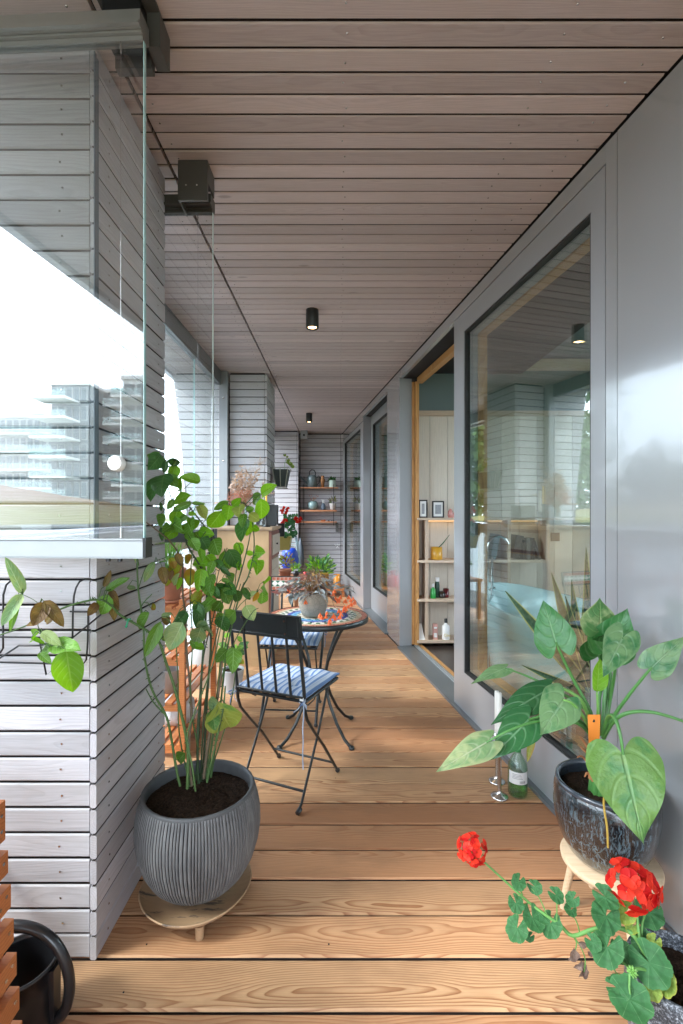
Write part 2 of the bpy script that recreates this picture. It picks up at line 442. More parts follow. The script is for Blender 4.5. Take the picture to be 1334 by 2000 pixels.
s_ = obj('screw', scr, M['steel'], ceil); s_['kind'] = 'stuff'
m0 = MB(); m0.box(-1.60, -1.555, -3.2, 8.3, CEIL - .03, CEIL + .25); obj('fascia', m0, M['grey_metal'], ceil)

# ---- boarded walls and pillars
PZ = .0706
def boards(parent, p0, p1, nrm, z0=.064 - PZ, n=36, t=.018, screws=(.12,), smb=None, clip=None):
    p0 = Vector((*p0, 0)); p1 = Vector((*p1, 0)); d = (p1 - p0); L = d.length; ang = math.atan2(d.y, d.x)
    nv = Vector((*nrm, 0)).normalized(); c = (p0 + p1) / 2 - nv * t / 2
    for i in range(n):
        zc = z0 + PZ * (i + .5)
        if zc + .03 > CEIL - .001: break
        if zc - .033 < 0: zc += .002
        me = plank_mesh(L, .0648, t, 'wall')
        j = rnd.uniform(-.0007, .0007)
        inst('plank', me, parent, (c.x + nv.x*j, c.y + nv.y*j, zc), rot=(R(90), 0, ang + (math.pi if i % 2 else 0)) )
        if smb is not None:
            for s in screws:
                q = p0 + d.normalized() * (s if s >= 0 else L + s); q.z = zc + rnd.uniform(-.004, .004)
                q += d.normalized() * rnd.uniform(-.005, .005)
                smb.obox(q + nv * .0006, d, (0,0,1), nv, .0024, .0024, .0012)

def pillar(name, label, x1, y0, y1, x0, screw_front, n=36):
    m = MB(); m.box(x0, x1 - .028, y0 + .024, y1 - .045, 0, CEIL + .02)
    m0 = thing(name, label, 'pillar', ((x0 + x1)/2, (y0 + y1)/2, 0))
    obj('core', m, M['dark'], m0)
    sm_ = MB()
    boards(m0, (x0, y0 + .002), (x1 - .0235, y0 + .002), (0, -1), smb=sm_, screws=screw_front)
    boards(m0, (x1, y0 - .004), (x1, y1), (1, 0), smb=sm_, screws=(.07, -.07))
    boards(m0, (x0, y1 - .022), (x1 - .03, y1 - .022), (0, 1))
    s_ = obj('screw', sm_, M['steel'], m0); s_['kind'] = 'stuff'
    return m0
pillar('boarded_pillar', 'grey boarded pillar nearest the camera, behind the folded glass pane and the ribbed pot', -.672, 1.348, 1.872, -1.10, (-.078, .06))
pillar('boarded_pillar', 'grey boarded pillar behind the beige cabinet with the wire pot holder on its side', -.672, 4.53, 5.08, -1.02, (-.06, .1))
# wing of boards outside the glazing with a raking outer edge
wing = thing('raking_wall', 'grey boarded wing wall outside the glazing with a raking outer edge', 'wall', (-1.3, 4.55, 0))
sm_ = MB()
for i in range(36):
    zc = .064 - PZ + PZ * (i + .5)
    if zc > CEIL - .03: break
    def edge(z): return -1.36 - .19 * max(0, (z - .9)) / 1.6
    a, b = edge(zc), -1.105
    pk = plank(0, .0655, .018, .004, lambda yy, c=(a+b)/2, z=zc: edge(z + yy) - c, lambda yy, c=(a+b)/2: -1.105 - c)
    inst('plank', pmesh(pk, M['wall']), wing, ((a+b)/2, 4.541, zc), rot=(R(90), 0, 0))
m = MB(); m.hexa([(-1.35,4.56,0),(-1.105,4.56,0),(-1.105,5.0,0),(-1.35,5.0,0),(-1.53,4.56,CEIL),(-1.105,4.56,CEIL),(-1.105,5.0,CEIL),(-1.53,5.0,CEIL)])
obj('core', m, M['dark'], wing)

ew = thing('boarded_end_wall', 'grey boarded end wall of the balcony beyond the second pillar, left of the shelf niche', 'wall', (-1.0, 7.8, 0))
m = MB(); m.box(-1.50, -.67, 7.745, 8.2, 0, CEIL + .02); obj('core', m, M['dark'], ew)
boards(ew, (-1.50, 7.72), (-.673, 7.72), (0, -1)); boards(ew, (-.649, 7.715), (-.649, 7.98), (1, 0))
nw = thing('boarded_niche_wall', 'grey boarded back wall of the niche carrying the plant shelves', 'wall', (-.28, 8.0, 0))
m = MB(); m.box(-.66, .3, 8.015, 8.2, 0, CEIL + .02); obj('core', m, M['dark'], nw)
boards(nw, (-.635, 7.99), (.028, 7.99), (0, -1)); boards(nw, (.036, 7.985), (.10, 7.985), (0, -1))

# ---- glazing line on the open side
GX = -1.085
gl = thing('balcony_glazing', 'sliding glass screen along the open side between the two boarded pillars', 'glass screen', (GX, 3.2, 0))
m = MB(); m.box(GX - .05, GX, 1.88, 4.47, 2.42, 2.548); obj('top_track', m, M['dark_grey_metal'], gl)
m = MB(); m.box(GX - .06, GX + .005, 1.88, 4.47, .985, 1.045); m.box(GX - .05, GX - .005, 1.88, 4.47, 1.05, 1.10); obj('handrail', m, M['alu_dark'], gl)
m = MB(); m.box(GX - .02, GX + .055, 4.47, 4.528, 0, 2.548); obj('post', m, M['grey_metal'], gl)
m = MB()
for zz in (1.10, 1.72, 2.30): m.ball((GX + .02, 4.469, zz), .009, 10, 6)
obj('bolt', m, M['steel'], gl)
for a, b in ((2.95, 3.72), (3.725, 4.465)):
    m = MB(); m.box(GX - .031, GX - .023, a, b, 1.10, 2.42); obj('pane', m, M['glass_dirty'], gl)
    m = MB(); m.box(GX - .033, GX - .021, a - .004, a, 1.10, 2.42); obj('pane_edge', m, M['glass_edge'], gl)
m = MB(); m.box(GX - .035, GX - .023, 1.90, 4.46, .06, .98); obj('parapet_pane', m, M['glass_dirty'], gl)
m = MB(); m.box(GX - .05, GX - .01, 1.90, 4.47, .0, .055); obj('bottom_rail', m, M['grey_metal'], gl)
g2 = thing('balcony_glazing', 'far glass screen on the open side beyond the second pillar', 'glass screen', (GX, 6.4, 0))
m = MB(); m.box(GX - .05, GX, 5.1, 7.71, 2.42, 2.548); obj('top_track', m, M['dark_grey_metal'], g2)
m = MB(); m.box(GX - .06, GX + .005, 5.1, 7.71, .985, 1.10); obj('handrail', m, M['alu_dark'], g2)
m = MB(); m.box(GX - .035, GX - .023, 5.1, 7.71, .06, .98); obj('parapet_pane', m, M['glass_dirty'], g2)
g3 = thing('balcony_railing', 'near parapet rail on the open side in front of the first pillar', 'railing', (GX, -.5, 0))
m = MB(); m.box(GX - .06, GX + .005, -3.0, 1.34, .985, 1.10); obj('handrail', m, M['alu_dark'], g3)
m = MB(); m.box(GX - .035, GX - .023, -3.0, 1.34, .06, .98); obj('parapet_pane', m, M['glass_dirty'], g3)

M['glass_edge_pale'] = simple('pale_glass_edge', (.68, .80, .80), .2, 0, .5, .05, 5, 0)
M['rail_gasket'] = simple('blue_grey_gasket', (.10, .13, .16), .4)
# ---- the folded panes on either side of the first pillar
def folded(label, A, B, zt, rail_mat, top_mat, knob, cap):
    A = Vector((*A, 0)); B = Vector((*B, 0)); u = (B - A).normalized(); n = Vector((-u.y, u.x, 0))
    if n.y > 0: n = -n
    L = (B - A).length; t = thing('folded_glass_pane', label, 'glass pane', ((A+B)/2)[:])
    def q(s0, s1, d0, d1, z0, z1, mb):
        c = A + u * (s0 + s1) / 2 - n * (d0 + d1) / 2; c.z = (z0 + z1) / 2
        mb.obox(c, u, -n, (0,0,1), (s1 - s0)/2, (d1 - d0)/2, (z1 - z0)/2); return mb
    m = q(0, L, 0, .010, 1.17, zt, MB()); obj('pane', m, M['glass'], t)
    if knob:
        for k in (1, 2):
            m = q(.135 + .004*k, L, .018*k, .018*k + .010, 1.17, zt, MB()); obj('pane', m, M['glass'], t)
            m = q(.1325 + .004*k, .1345 + .004*k, .018*k, .018*k + .010, 1.17, zt, MB()); obj('pane_edge', m, M['rail_gasket'], t)
    m = q(-.0022, -.0003, -.001, .011, 1.17, zt, MB()); obj('pane_edge', m, M['glass_edge' if knob else 'glass_edge_pale'], t)
    m = q(-.004, L, -.012, .022, 1.128, 1.168, MB()); q(-.004, L, -.014, .024, 1.1695, 1.173, m); q(-.004, L, -.010, .020, 1.124, 1.1275, m); obj('bottom_rail', m, M[rail_mat], t)
    m = q(-.012, -.0045, -.014, .024, 1.126, 1.176, MB()); obj('end_cap', m, M['plastic'], t)
    m = q(0, L, -.004, .016, zt, zt + .012, MB()); q(.0, L, -.012, .03, zt + .0125, zt + .018, m); obj('top_clip', m, M[top_mat], t)
    m = q(.0, L, -.02, .034, zt + .019, zt + .062, MB()); q(.0, L, -.03, -.0205, zt + .019, zt + .027, m); obj('top_rail', m, M[top_mat], t)
    m = MB(); s = .055; m.tube([A + u*s - n*(-.006) + Vector((0,0,zt - .005)), A + u*s + n*.006 + Vector((0,0,zt - .032))], .0022, 8)
    m.tube([A + u*s + n*.006 + Vector((0,0,1.175)), A + u*s + n*.006 + Vector((0,0,1.20))], .0022, 8)
    m.tube([A + u*s + n*.006 + Vector((0,0,1.19)), A + u*s + n*.006 + Vector((0,0,zt - .02))], .0005, 6); obj('pull_cord', m, M['steel'], t)
    if knob:
        c = A + u * .064 + n * .013; c.z = 1.362; m = MB(); 
        m.tube([c + n*.008, c + n*.004, c - n*.013], [.0165, .0195, .0195], 28); obj('knob', m, M['white'], t)
    m = MB()
    for s in (.06, .09): m.tube([A + u*s + Vector((0,0,1.124)), A + u*s + Vector((0,0,1.116))], .006, 10)
    obj('roller', m, M['plastic'], t)
    return t
folded('clear glass pane folded in front of the nearest pillar, with a round white knob', (-.492, 1.220), (-1.02, 1.245), 2.425, 'alu', 'alu_dark', True, True)
folded('clear glass pane folded behind the nearest pillar, above a bottom rail coloured dark for shade', (-.492, 1.885), (-1.04, 1.90), 2.405, 'dark_grey_metal', 'bracket', False, True)  # twin of the near rail, its shaded side put into a darker colour
# ceiling brackets
b1 = thing('ceiling_bracket', 'bronze steel bracket bolted to the soffit above the near folded pane', 'bracket', (-.55, 1.2, 2.5))
m = MB(); m.box(-.615, -.468, .98, 1.285, CEIL - .008, CEIL - .001); obj('plate', m, M['bracket'], b1)
m = MB(); m.box(-.50, -.465, 1.262, 1.335, 2.452, CEIL - .009); m.box(-.60, -.503, 1.300, 1.325, 2.43, CEIL - .009); obj('hanger', m, M['bracket'], b1)
m = MB(); m.box(-.598, -.502, 1.225, 1.290, 2.455, CEIL - .010); obj('carriage', m, M['black'], b1)
m = MB()
for xx in (-.585, -.51):
    m.tube([(xx, 1.17, CEIL - .009), (xx, 1.17, CEIL - .017)], .0105, 6); m.tube([(xx, 1.17, CEIL - .0175), (xx, 1.17, CEIL - .036)], .0055, 10)
obj('bolt', m, M['steel'], b1)
b2 = thing('ceiling_bracket', 'bronze steel box bracket under the soffit above the far folded pane', 'bracket', (-.55, 1.83, 2.4))
m = MB(); m.box(-.598, -.488, 1.80, 1.812, 2.400, CEIL - .001); m.box(-.494, -.488, 1.813, 1.90, 2.47, CEIL - .001); m.box(-.598, -.592, 1.813, 1.90, 2.40, CEIL - .001); obj('box_plate', m, M['bracket'], b2)
m = MB(); m.box(-.590, -.496, 1.82, 1.89, 2.49, CEIL - .002); obj('carriage', m, M['black'], b2)
m = MB()
for xx in (-.567, -.527): m.ball((xx, 1.799, 2.455), .0035, 8, 6)
obj('screw', m, M['steel'], b2)
b3 = thing('ceiling_bracket', 'small grey box bracket at the top corner of the far shelf niche', 'bracket', (-.55, 7.7, 2.45))
m = MB(); m.box(-.61, -.50, 7.70, 7.80, 2.42, CEIL - .001); obj('box_plate', m, M['grey_metal'], b3)
m = MB(); m.tube([(-.555, 7.699, 2.475), (-.555, 7.69, 2.475)], .018, 12); obj('bolt', m, M['black'], b3)

# ---- facade of the house
fc = thing('facade', 'grey metal facade with sliding glass doors along the right of the balcony', 'facade', (FX(4), 4, 0))
HD = 2.472; SILL = .018
def fpart(name, mat, *boxes, parent=None):
    m = MB()
    for b in boxes: fbox(m, *b)
    return obj(name, m, M[mat], parent or fc)
fpart('panel', 'panel', (-3.1, 1.657, 0, .03, .012, CEIL - .006))
fpart('panel', 'panel', (1.661, 1.716, .001, .03, .012, CEIL - .006))
fpart('header', 'panel', (1.7165, 4.456, .001, .03, HD + .004, CEIL - .006))
fpart('panel', 'panel', (4.458, 4.93, .0, .03, .012, CEIL - .006), )
fpart('header', 'panel', (4.9335, 6.216, .001, .03, HD + .004, CEIL - .006))
fpart('panel', 'panel', (6.22, 8.1, .0, .03, 2.42, CEIL - .006))
fpart('shadow_gap', 'dark', (-3.1, 8.1, .032, .05, .0, CEIL + .02)) if False else None
# wall body behind the cladding (keeps the daylight out of the rooms)
fpart('wall_core', 'dark', (-3.1, 1.715, .032, .20, -.02, 2.7), (1.72, 4.456, .032, .20, HD + .006, 2.7), (4.60, 4.93, .032, .20, -.02, 2.7), (4.935, 6.216, .032, .20, HD + .006, 2.7), (6.40, 8.3, .032, .2, 2.44, 2.7), (7.99, 8.3, .01, .2, -.02, 2.43))
fpart('drip_gap', 'dark', (-3.1, 8.1, -.004, -.0005, .0, .010))
# reveal of the door opening and the wide sill
fpart('reveal', 'grey_metal', (4.452, 4.4575, .0015, .114, SILL, HD + .003), (4.4585, 4.59, .031, .114, SILL, HD), )
fpart('reveal', 'grey_metal', (6.205, 6.2155, .0015, .12, SILL, HD + .003))
fpart('sill', 'sill_metal', (1.66, 4.452, -.022, .135, 0, .0165)); fpart('sill', 'sill_metal', (4.936, 6.203, -.02, .12, 0, .0165))
fpart('sill', 'sill_metal', (6.225, 8.0, -.02, .0, 0, .0165)); fpart('sill', 'sill_metal', (-3.1, 1.655, -.012, -.0005, 0, .011)) 
fpart('door_track', 'alu', (3.10, 4.45, .136, .146, 0, .026), (3.10, 4.45, .150, .158, 0, .030), (3.10, 4.45, .162, .170, 0, .026), (3.1, 4.45, .136, .172, 0, .014))
fpart('threshold', 'jamb_wood', (3.10, 4.45, .173, .205, 0, .028))
# large fixed leaf
def leaf_win(label, y0, y1, g0, g1, gz0, gz1, d, t=.06, outer_top=HD, inner=True, name='window_leaf'):
    lf = fc
    fr = fpart('window_frame', 'grey_metal', (y0, g0, d, d + t, SILL, outer_top), (g1, y1, d, d + t, SILL, outer_top), (g0, g1, d, d + t, gz1, outer_top), (g0, g1, d, d + t, SILL, gz0))
    fpart('gasket', 'rubber', (g0, g0 + .010, d + .004, d + t, gz0, gz1), (g1 - .010, g1, d + .004, d + t, gz0, gz1), (g0 + .010, g1 - .010, d + .004, d + t, gz1 - .010, gz1), (g0 + .010, g1 - .010, d + .004, d + t, gz0, gz0 + .010), parent=fr)
    fpart('pane', 'glass_win', (g0 + .010, g1 - .010, d + .020, d + .030, gz0 + .010, gz1 - .010), parent=fr)
    fpart('glass_spacer', 'alu', (g0 + .011, g0 + .02, d + .034, d + t + .02, gz0 + .011, gz1 - .011), (g1 - .02, g1 - .011, d + .034, d + t + .02, gz0 + .011, gz1 - .011), (g0 + .02, g1 - .02, d + .034, d + t + .02, gz0 + .011, gz0 + .02), (g0 + .02, g1 - .02, d + .034, d + t + .02, gz1 - .02, gz1 - .011), parent=fr)
    if inner:
        fpart('inner_frame', 'jamb_wood', (g0 - .04, g0 + .035, d + t + .021, d + t + .075, gz0 - .04, gz1 + .04), (g1 - .035, g1 + .04, d + t + .021, d + t + .075, gz0 - .04, gz1 + .04),
              (g0 + .036, g1 - .036, d + t + .021, d + t + .075, gz0 - .04, gz0 + .03), (g0 + .036, g1 - .036, d + t + .021, d + t + .075, gz1 - .03, gz1 + .04), parent=fr)
    return fr
leaf_win('', 1.722, 3.14, 1.80, 2.98, .257, 2.355, .003)
leaf_win('', 4.945, 6.20, 5.06, 6.10, .30, 2.355, .10, outer_top=HD)
leaf_win('', 6.23, 7.98, 6.42, 7.80, .257, 2.36, .004, outer_top=2.415)
# sliding leaf pushed open: its wooden edge shows at the far side of the doorway
fpart('door_jamb', 'jamb_wood', (4.435, 4.50, .1155, .136, .03, HD - .03)); fpart('door_jamb', 'jamb_wood', (4.415, 4.50, .1405, .172, .03, HD - .03))
fpart('door_seal', 'rubber', (4.44, 4.50, .1362, .1402, .03, HD - .03), (4.41, 4.50, .1155, .172, HD - .029, HD - .0))
fpart('door_head', 'jamb_wood', (3.14, 4.405, .15, .20, HD - .05, HD + .0))

# ---- rooms behind the glass
m = MB(); m.box(.72, 4.2, -.2, 4.7, -.12, .0); 
fl = MB(); fl.hexa([tuple(Vector((FX(-.2),-.2,.002)) + fn*.206), (4.2,-.2,.002), (4.2,4.75,.002), tuple(Vector((FX(4.75),4.75,.002)) + fn*.206),
   tuple(Vector((FX(-.2),-.2,.016)) + fn*.206), (4.2,-.2,.016), (4.2,4.75,.016), tuple(Vector((FX(4.75),4.75,.016)) + fn*.206)])
M['dark_floor'] = simple('dark_brown_floor', (.045, .033, .028), .35, 0, .2, .2, 6, .02)
o = obj('room_floor', fl, M['dark_floor']); o['kind'] = 'structure'; o['label'] = 'dark floor of the bathroom seen through the open door'
M['teal_wall'] = simple('grey_teal_paint', (.16, .21, .22), .7, 0, 0, .05, 3, 0)
M['pale_wall'] = simple('pale_plaster', (.62, .62, .58), .8, 0, 0, .05, 3, 0)
rw = thing('bathroom_wall', 'bathroom back wall of upright whitewashed boards with a dark teal band above', 'wall', (1.9, 4.65, 0))
for i in range(16):
    x0 = .70 + i * .17; me = MB().box(x0, x0 + .166, 4.625, 4.64 + rnd.uniform(0, .0015), .017, 2.16); obj('board', me, M['int_wood'], rw)
m = MB(); m.box(.62, 4.2, 4.643, 4.75, 0, 2.72); obj('core', m, M['teal_wall'], rw)
m = MB(); m.box(.70, 3.5, 4.60, 4.64, 2.162, 2.21); obj('beam', m, M['int_shelf'], rw)
m = MB(); m.box(.70, 3.5, 4.56, 4.64, 2.60, 2.69); obj('beam', m, M['int_shelf'], rw)
rr_ = thing('bathroom_side_wall', 'pale far side wall of the bathroom with an added daylight opening', 'wall', (3.5, 2.3, 0))
m = MB(); m.box(3.3, 3.4, -.2, 4.6, .017, .85); m.box(3.3, 3.4, -.2, 4.6, 2.45, 2.72); m.box(3.3, 3.4, -.2, .6, .8501, 2.4499); m.box(3.3, 3.4, 4.1, 4.6, .8501, 2.4499); obj('wall', m, M['pale_wall'], rr_)  # added opening, out of view, lets daylight into the bathroom
m = MB(); m.box(3.34, 3.35, .6, 4.1, .851, 2.449); obj('added_window_pane', m, M['glass'], rr_)
m = MB(); m.box(1.3, 3.3, -.3, -.2, .017, 2.72); obj('wall', m, M['pale_wall'], rr_)
m = MB(); m.box(.6, 4.2, -.3, 4.75, 2.72, 2.8); o = obj('room_ceiling', m, M['teal_wall']); o['kind'] = 'structure'
r2 = thing('second_room_wall', 'pale green wall of the room behind the far windows', 'wall', (1.6, 6.5, 0))
m = MB(); m.box(1.5, 1.6, 4.76, 8.3, 0, 2.75); m.box(.03, 1.5, 8.2, 8.3, 0, 2.75); obj('wall', m, simple('pale_green_paint', (.35, .45, .42), .7, 0, 0, .05, 3, 0), r2)
m = MB(); m.box(.45, 1.6, 4.76, 8.3, 2.76, 2.85); m.box(.75, 1.5, 4.76, 8.2, .0, .01); obj('ceiling_and_floor', m, M['pale_wall'], r2)
cu = MB(); N = 60
for i in range(N):
    pass
def curtain(y0, y1, d, label):
    m = MB(); n = 70; vs_ = []
    for i in range(n + 1):
        yy = y0 + (y1 - y0) * i / n; dd = d + .02 * math.sin(i * .9) + .008 * math.sin(i * 2.3)
        p = Vector((FX(yy), yy, 0)) + fn * dd
        vs_ += [(p.x, p.y, .03), (p.x, p.y, 2.45)]
    m.add(vs_, [(2*i, 2*i+2, 2*i+3, 2*i+1) for i in range(n)], True)
    o = obj('curtain', m, simple('grey_green_curtain', (.20, .31, .28), .9, 0, 0, .1, 4, 0)); tag(o, label, 'curtain'); return o
curtain(5.75, 6.2, .26, 'grey green curtain behind the recessed far window')

# ---- outside
M['sedum'] = None
def sedum():
    t = NT('sedum_roof_cover'); co = t.n('TexCoord').outputs['Object']
    n = t.noise(co, .25, 5, .7); n2 = t.noise(co, 7, 5, .7); sp = t.n('SeparateXYZ'); t.l(co, sp.inputs[0])
    f = t.math('ADD', t.math('MULTIPLY', t.math('SUBTRACT', n, .5), 1.6), t.math('MULTIPLY', t.math('ADD', sp.outputs[2], -.12), 1.1), clamp=True)
    a = t.mix(n2, (.085, .11, .025), (.21, .17, .06)); b = t.mix(n2, (.13, .075, .05), (.20, .13, .09))
    c = t.mix(f, a, b)
    return t.done(t.bsdf(c, .95, 0, t.bump(n2, 1, .08), 0, .1))
M['sedum'] = sedum()
def grid(x0, x1, y0, y1, nx, ny, zf):
    m = MB(); v = []
    for j in range(ny + 1):
        for i in range(nx + 1):
            x = x0 + (x1 - x0) * i / nx; y = y0 + (y1 - y0) * j / ny; v.append((x, y, zf(x, y)))
    m.add(v, [(j*(nx+1)+i, j*(nx+1)+i+1, (j+1)*(nx+1)+i+1, (j+1)*(nx+1)+i) for j in range(ny) for i in range(nx)], True)
    return m
def sed_h(x, y):
    d = -4.2 - x; r = .98 + .055 * d + .10 * math.sin(y * .13 + 1)
    r += 1.25 * math.exp(-((x + 17) ** 2 / 60 + (y + 9) ** 2 / 90))
    r += .02 * math.sin(x * 3.1) * math.sin(y * 2.7)
    return r
o = obj('sedum_roof', grid(-26, -4.2, -30, 15, 60, 90, sed_h), M['sedum']); o['kind'] = 'structure'; o['label'] = 'sedum covered roof rising beside the balcony'
m = MB(); m.box(-4.2, -3.7, -30, 15, -6, 1.02); m.box(-3.7, -3.5, -30, 15, -6, .98)
o = obj('roof_parapet', m, simple('grey_render_coping', (.42, .43, .45), .8, 0, 0, .06, 3, .03)); o['kind'] = 'structure'
m = MB(); m.box(-26, -4.3, 14.8, 15, -6, .6); m.box(-26, -25.8, -30, 15, -6, 1.0); o2 = obj('roof_edge_wall', m, M['pale_wall']); o2['kind'] = 'structure'
m = MB(); m.box(-900, 900, -900, 900, -6.4, -6.0)
def ground():
    t = NT('pale_paving_and_grass'); co = t.n('TexCoord').outputs['Object']
    n = t.noise(co, .02, 4); c = t.ramp(n, [(.4, (.34, .33, .31)), (.6, (.14, .18, .07))])
    return t.done(t.bsdf(c, .9))
o = obj('ground', m, ground()); o['kind'] = 'structure'; o['label'] = 'ground far below the balcony'

# apartment building: it stands behind the photographer and shows only as a reflection in the near folded pane
pa = Vector((-.492, 1.220, 0)); pu = Vector((-.528, .025, 0)).normalized(); pn = Vector((pu.y, -pu.x, 0))
def mir(p):
    p = Vector(p); d = (p - pa); d.z = 0; return p - pn * 2 * d.dot(pn)
class VB(MB):
    def vbox(s, x0, x1, y0, y1, z0, z1):
        return s.hexa([mir(q) for q in [(x0,y0,z0),(x1,y0,z0),(x1,y1,z0),(x0,y1,z0),(x0,y0,z1),(x1,y0,z1),(x1,y1,z1),(x0,y1,z1)]])
D = 77.0
def vx(px): return (px - CX) / F * D
def vz(py): return EYE - (py - CY) / F * D
M['bconc'] = simple('white_concrete_slab', (.75, .75, .73), .7, 0, 0, .05, .5, 0)
M['bmid'] = simple('pale_grey_facade', (.42, .43, .43), .6, 0, 0, .05, .5, 0); M['bgrey'] = simple('grey_facade_sheet', (.10, .12, .13), .5, 0, 0, .2, .3, 0)
M['bglass'] = simple('blue_green_window_glass', (.035, .07, .08), .08, 0, .3, .25, .15, 0)
M['bbrick'] = simple('brown_brick_wall', (.30, .17, .11), .8, 0, 0, .2, .5, 0)
M['brail'] = glass('balcony_rail_glass', (.72, .86, .84), .10)
M['bframe'] = simple('pale_window_frame', (.5, .5, .5), .5, 0, 0, .05, .5, 0)
def block(label, px0, px1, top, floors, back, wallm, depth_off=0, balc=None, slabm='bconc', pitch=37.0, winw=15, group='apartment blocks'):
    t = thing('apartment_block', label, 'building', mir((vx((px0+px1)/2), D + depth_off, -6)))
    y0 = D + depth_off; x0, x1 = vx(px0), vx(px1); z1 = vz(top)
    v = VB(); v.vbox(x0, x1, y0, y0 + back, -6, z1); obj('wall', v, M[wallm], t)
    v = VB(); v.vbox(x0 - .4, x1 + .4, y0 - .4, y0 + back, z1, z1 + .5); obj('roof', v, M[slabm], t)
    for f in range(floors):
        zf = z1 - (f + 1) * pitch / F * D
        n = max(2, int((px1 - px0) / winw)); ww = (x1 - x0) / n
        for i in range(n):
            a = x0 + ww * i + .12; b = x0 + ww * (i + 1) - .12
            v = VB(); v.vbox(a, b, y0 - .12, y0 - .004, zf + .35, zf + 2.65); wn = obj('window', v, M['bframe'], t)
            v = VB(); v.vbox(a + .08, b - .08, y0 - .2, y0 - .125, zf + .43, zf + 2.57); obj('pane', v, M['bglass'], wn)
        if balc:
            c0, c1, dep = balc
            v = VB(); v.vbox(vx(c0), vx(c1), y0 - dep, y0 - .21, zf - .05, zf + .28); bs = obj('balcony', v, M[slabm], t)
            v = VB(); v.vbox(vx(c0), vx(c1), y0 - dep, y0 - dep + .05, zf + .29, zf + 1.25); v.vbox(vx(c0), vx(c0) + .05, y0 - dep + .06, y0 - .3, zf + .29, zf + 1.25); obj('glass_rail', v, M['brail'], bs)
            v = VB(); n2 = 5
            for i in range(n2 + 1):
                xx = vx(c0) + (vx(c1) - vx(c0) - .1) * i / n2; v.vbox(xx, xx + .08, y0 - dep + .06, y0 - dep + .12, zf + .29, zf + 1.3)
            obj('rail_post', v, M['bframe'], bs)
    return t
block('low white apartment wing left of the stepped tower in the pane reflection', -120, 92, 806, 4, 10, 'bmid', 4, (-118, 90, 1.8), winw=14)
block('stepped apartment tower with cantilevered white balconies', 100, 172, 752, 6, 10, 'bgrey', 0, (91, 158, 4.5), winw=13)
block('dark apartment tower with white balcony slabs in its middle', 172, 250, 752, 7, 12, 'bgrey', 5, (191, 250, 3.5), winw=14)
block('glazed corner apartment tower at the right of the row', 252, 420, 748, 7, 12, 'bconc', -2, (245, 300, 3), winw=24, pitch=41)

# trees beyond the sedum roof (seen mirrored in the windows and the lacquered panel)
def leafcloud(name, c, rx, ry, rz, n, size, mat, parent, seed, lobes=7):
    r = random.Random(seed); m = MB(); c = Vector(c)
    L = [(Vector((r.gauss(0, .45)*rx, r.gauss(0, .45)*ry, r.uniform(-.7, .75)*rz)), r.uniform(.3, .55)) for _ in range(lobes)]
    for i in range(n):
        lc, lr = L[r.randrange(lobes)]
        d = Vector((r.gauss(0,1), r.gauss(0,1), r.gauss(0,1))).normalized() * (r.random() ** .4)
        p = c + lc + Vector((d.x*rx, d.y*ry, d.z*rz)) * lr
        u = Vector((r.gauss(0,1), r.gauss(0,1), r.gauss(0,1))).normalized(); v = u.orthogonal().normalized(); s = size * r.uniform(.6, 1.4)
        m.add([p - u*s, p - v*s*.55, p + u*s, p + v*s*.55], [(0,1,2,3)])
    return obj(name, m, mat, parent)
def foliage(name, c1, c2):
    t = NT(name); g = t.n('NewGeometry').outputs['Random Per Island']; oi = g
    c = t.mix(oi, c1, c2); p = t.bsdf(c, .5, 0, None, 0, .3); tl = t.n('BsdfTranslucent'); t.l(c, tl.inputs[0])
    m = t.n('MixShader'); m.inputs[0].default_value = .3; t.l(p.outputs[0], m.inputs[1]); t.l(tl.outputs[0], m.inputs[2])
    return t.done(m)
M['tree_leaf'] = foliage('tree_foliage', (.035, .075, .018), (.10, .17, .045)); M['bark'] = simple('grey_brown_bark', (.14, .11, .085), .9, 0, 0, .3, 2, .3)
tl_ = ['tall airy poplar, leftmost of the trees past the sedum roof', 'broad tree second from the left past the sedum roof', 'slender birch third past the sedum roof', 'dense tree fourth past the sedum roof', 'low round tree fifth past the sedum roof', 'spreading tree sixth past the sedum roof', 'small tree standing lowest past the sedum roof', 'bushy tree at the near end past the sedum roof']
for i, (az, dist, top, wd) in enumerate([(-27, 44, 13, 4), (-31, 38, 14, 4.5), (-35, 41, 13, 4.5), (-39, 36, 13.5, 4.5), (-43, 40, 10, 4.5), (-47, 46, 3.2, 5), (-52, 44, 6.3, 6), (-57, 44, 7.2, 6)]):
    x = 1 + math.sin(R(az)) * dist; y = 2 + math.cos(R(az)) * dist
    t = thing('tree', tl_[i], 'tree', (x, y, -6), group='trees beyond the sedum roof')
    m = MB(); m.tube([(x, y, -6), (x + .2, y, -2), (x + .1, y + .3, top * .7)], [.35, .28, .08], 8)
    for q in range(6): a = q * 1.1; m.tube([(x + .15, y, -1 + q), (x + 2.2 * math.cos(a), y + 2.2 * math.sin(a), 1 + q * 1.2)], [.12, .04], 6)
    obj('trunk', m, M['bark'], t)
    leafcloud('crown', (x, y, (top - 4) / 2), wd, wd, (top + 4) / 2, 2600, .30, M['tree_leaf'], t, i + 3, 12)
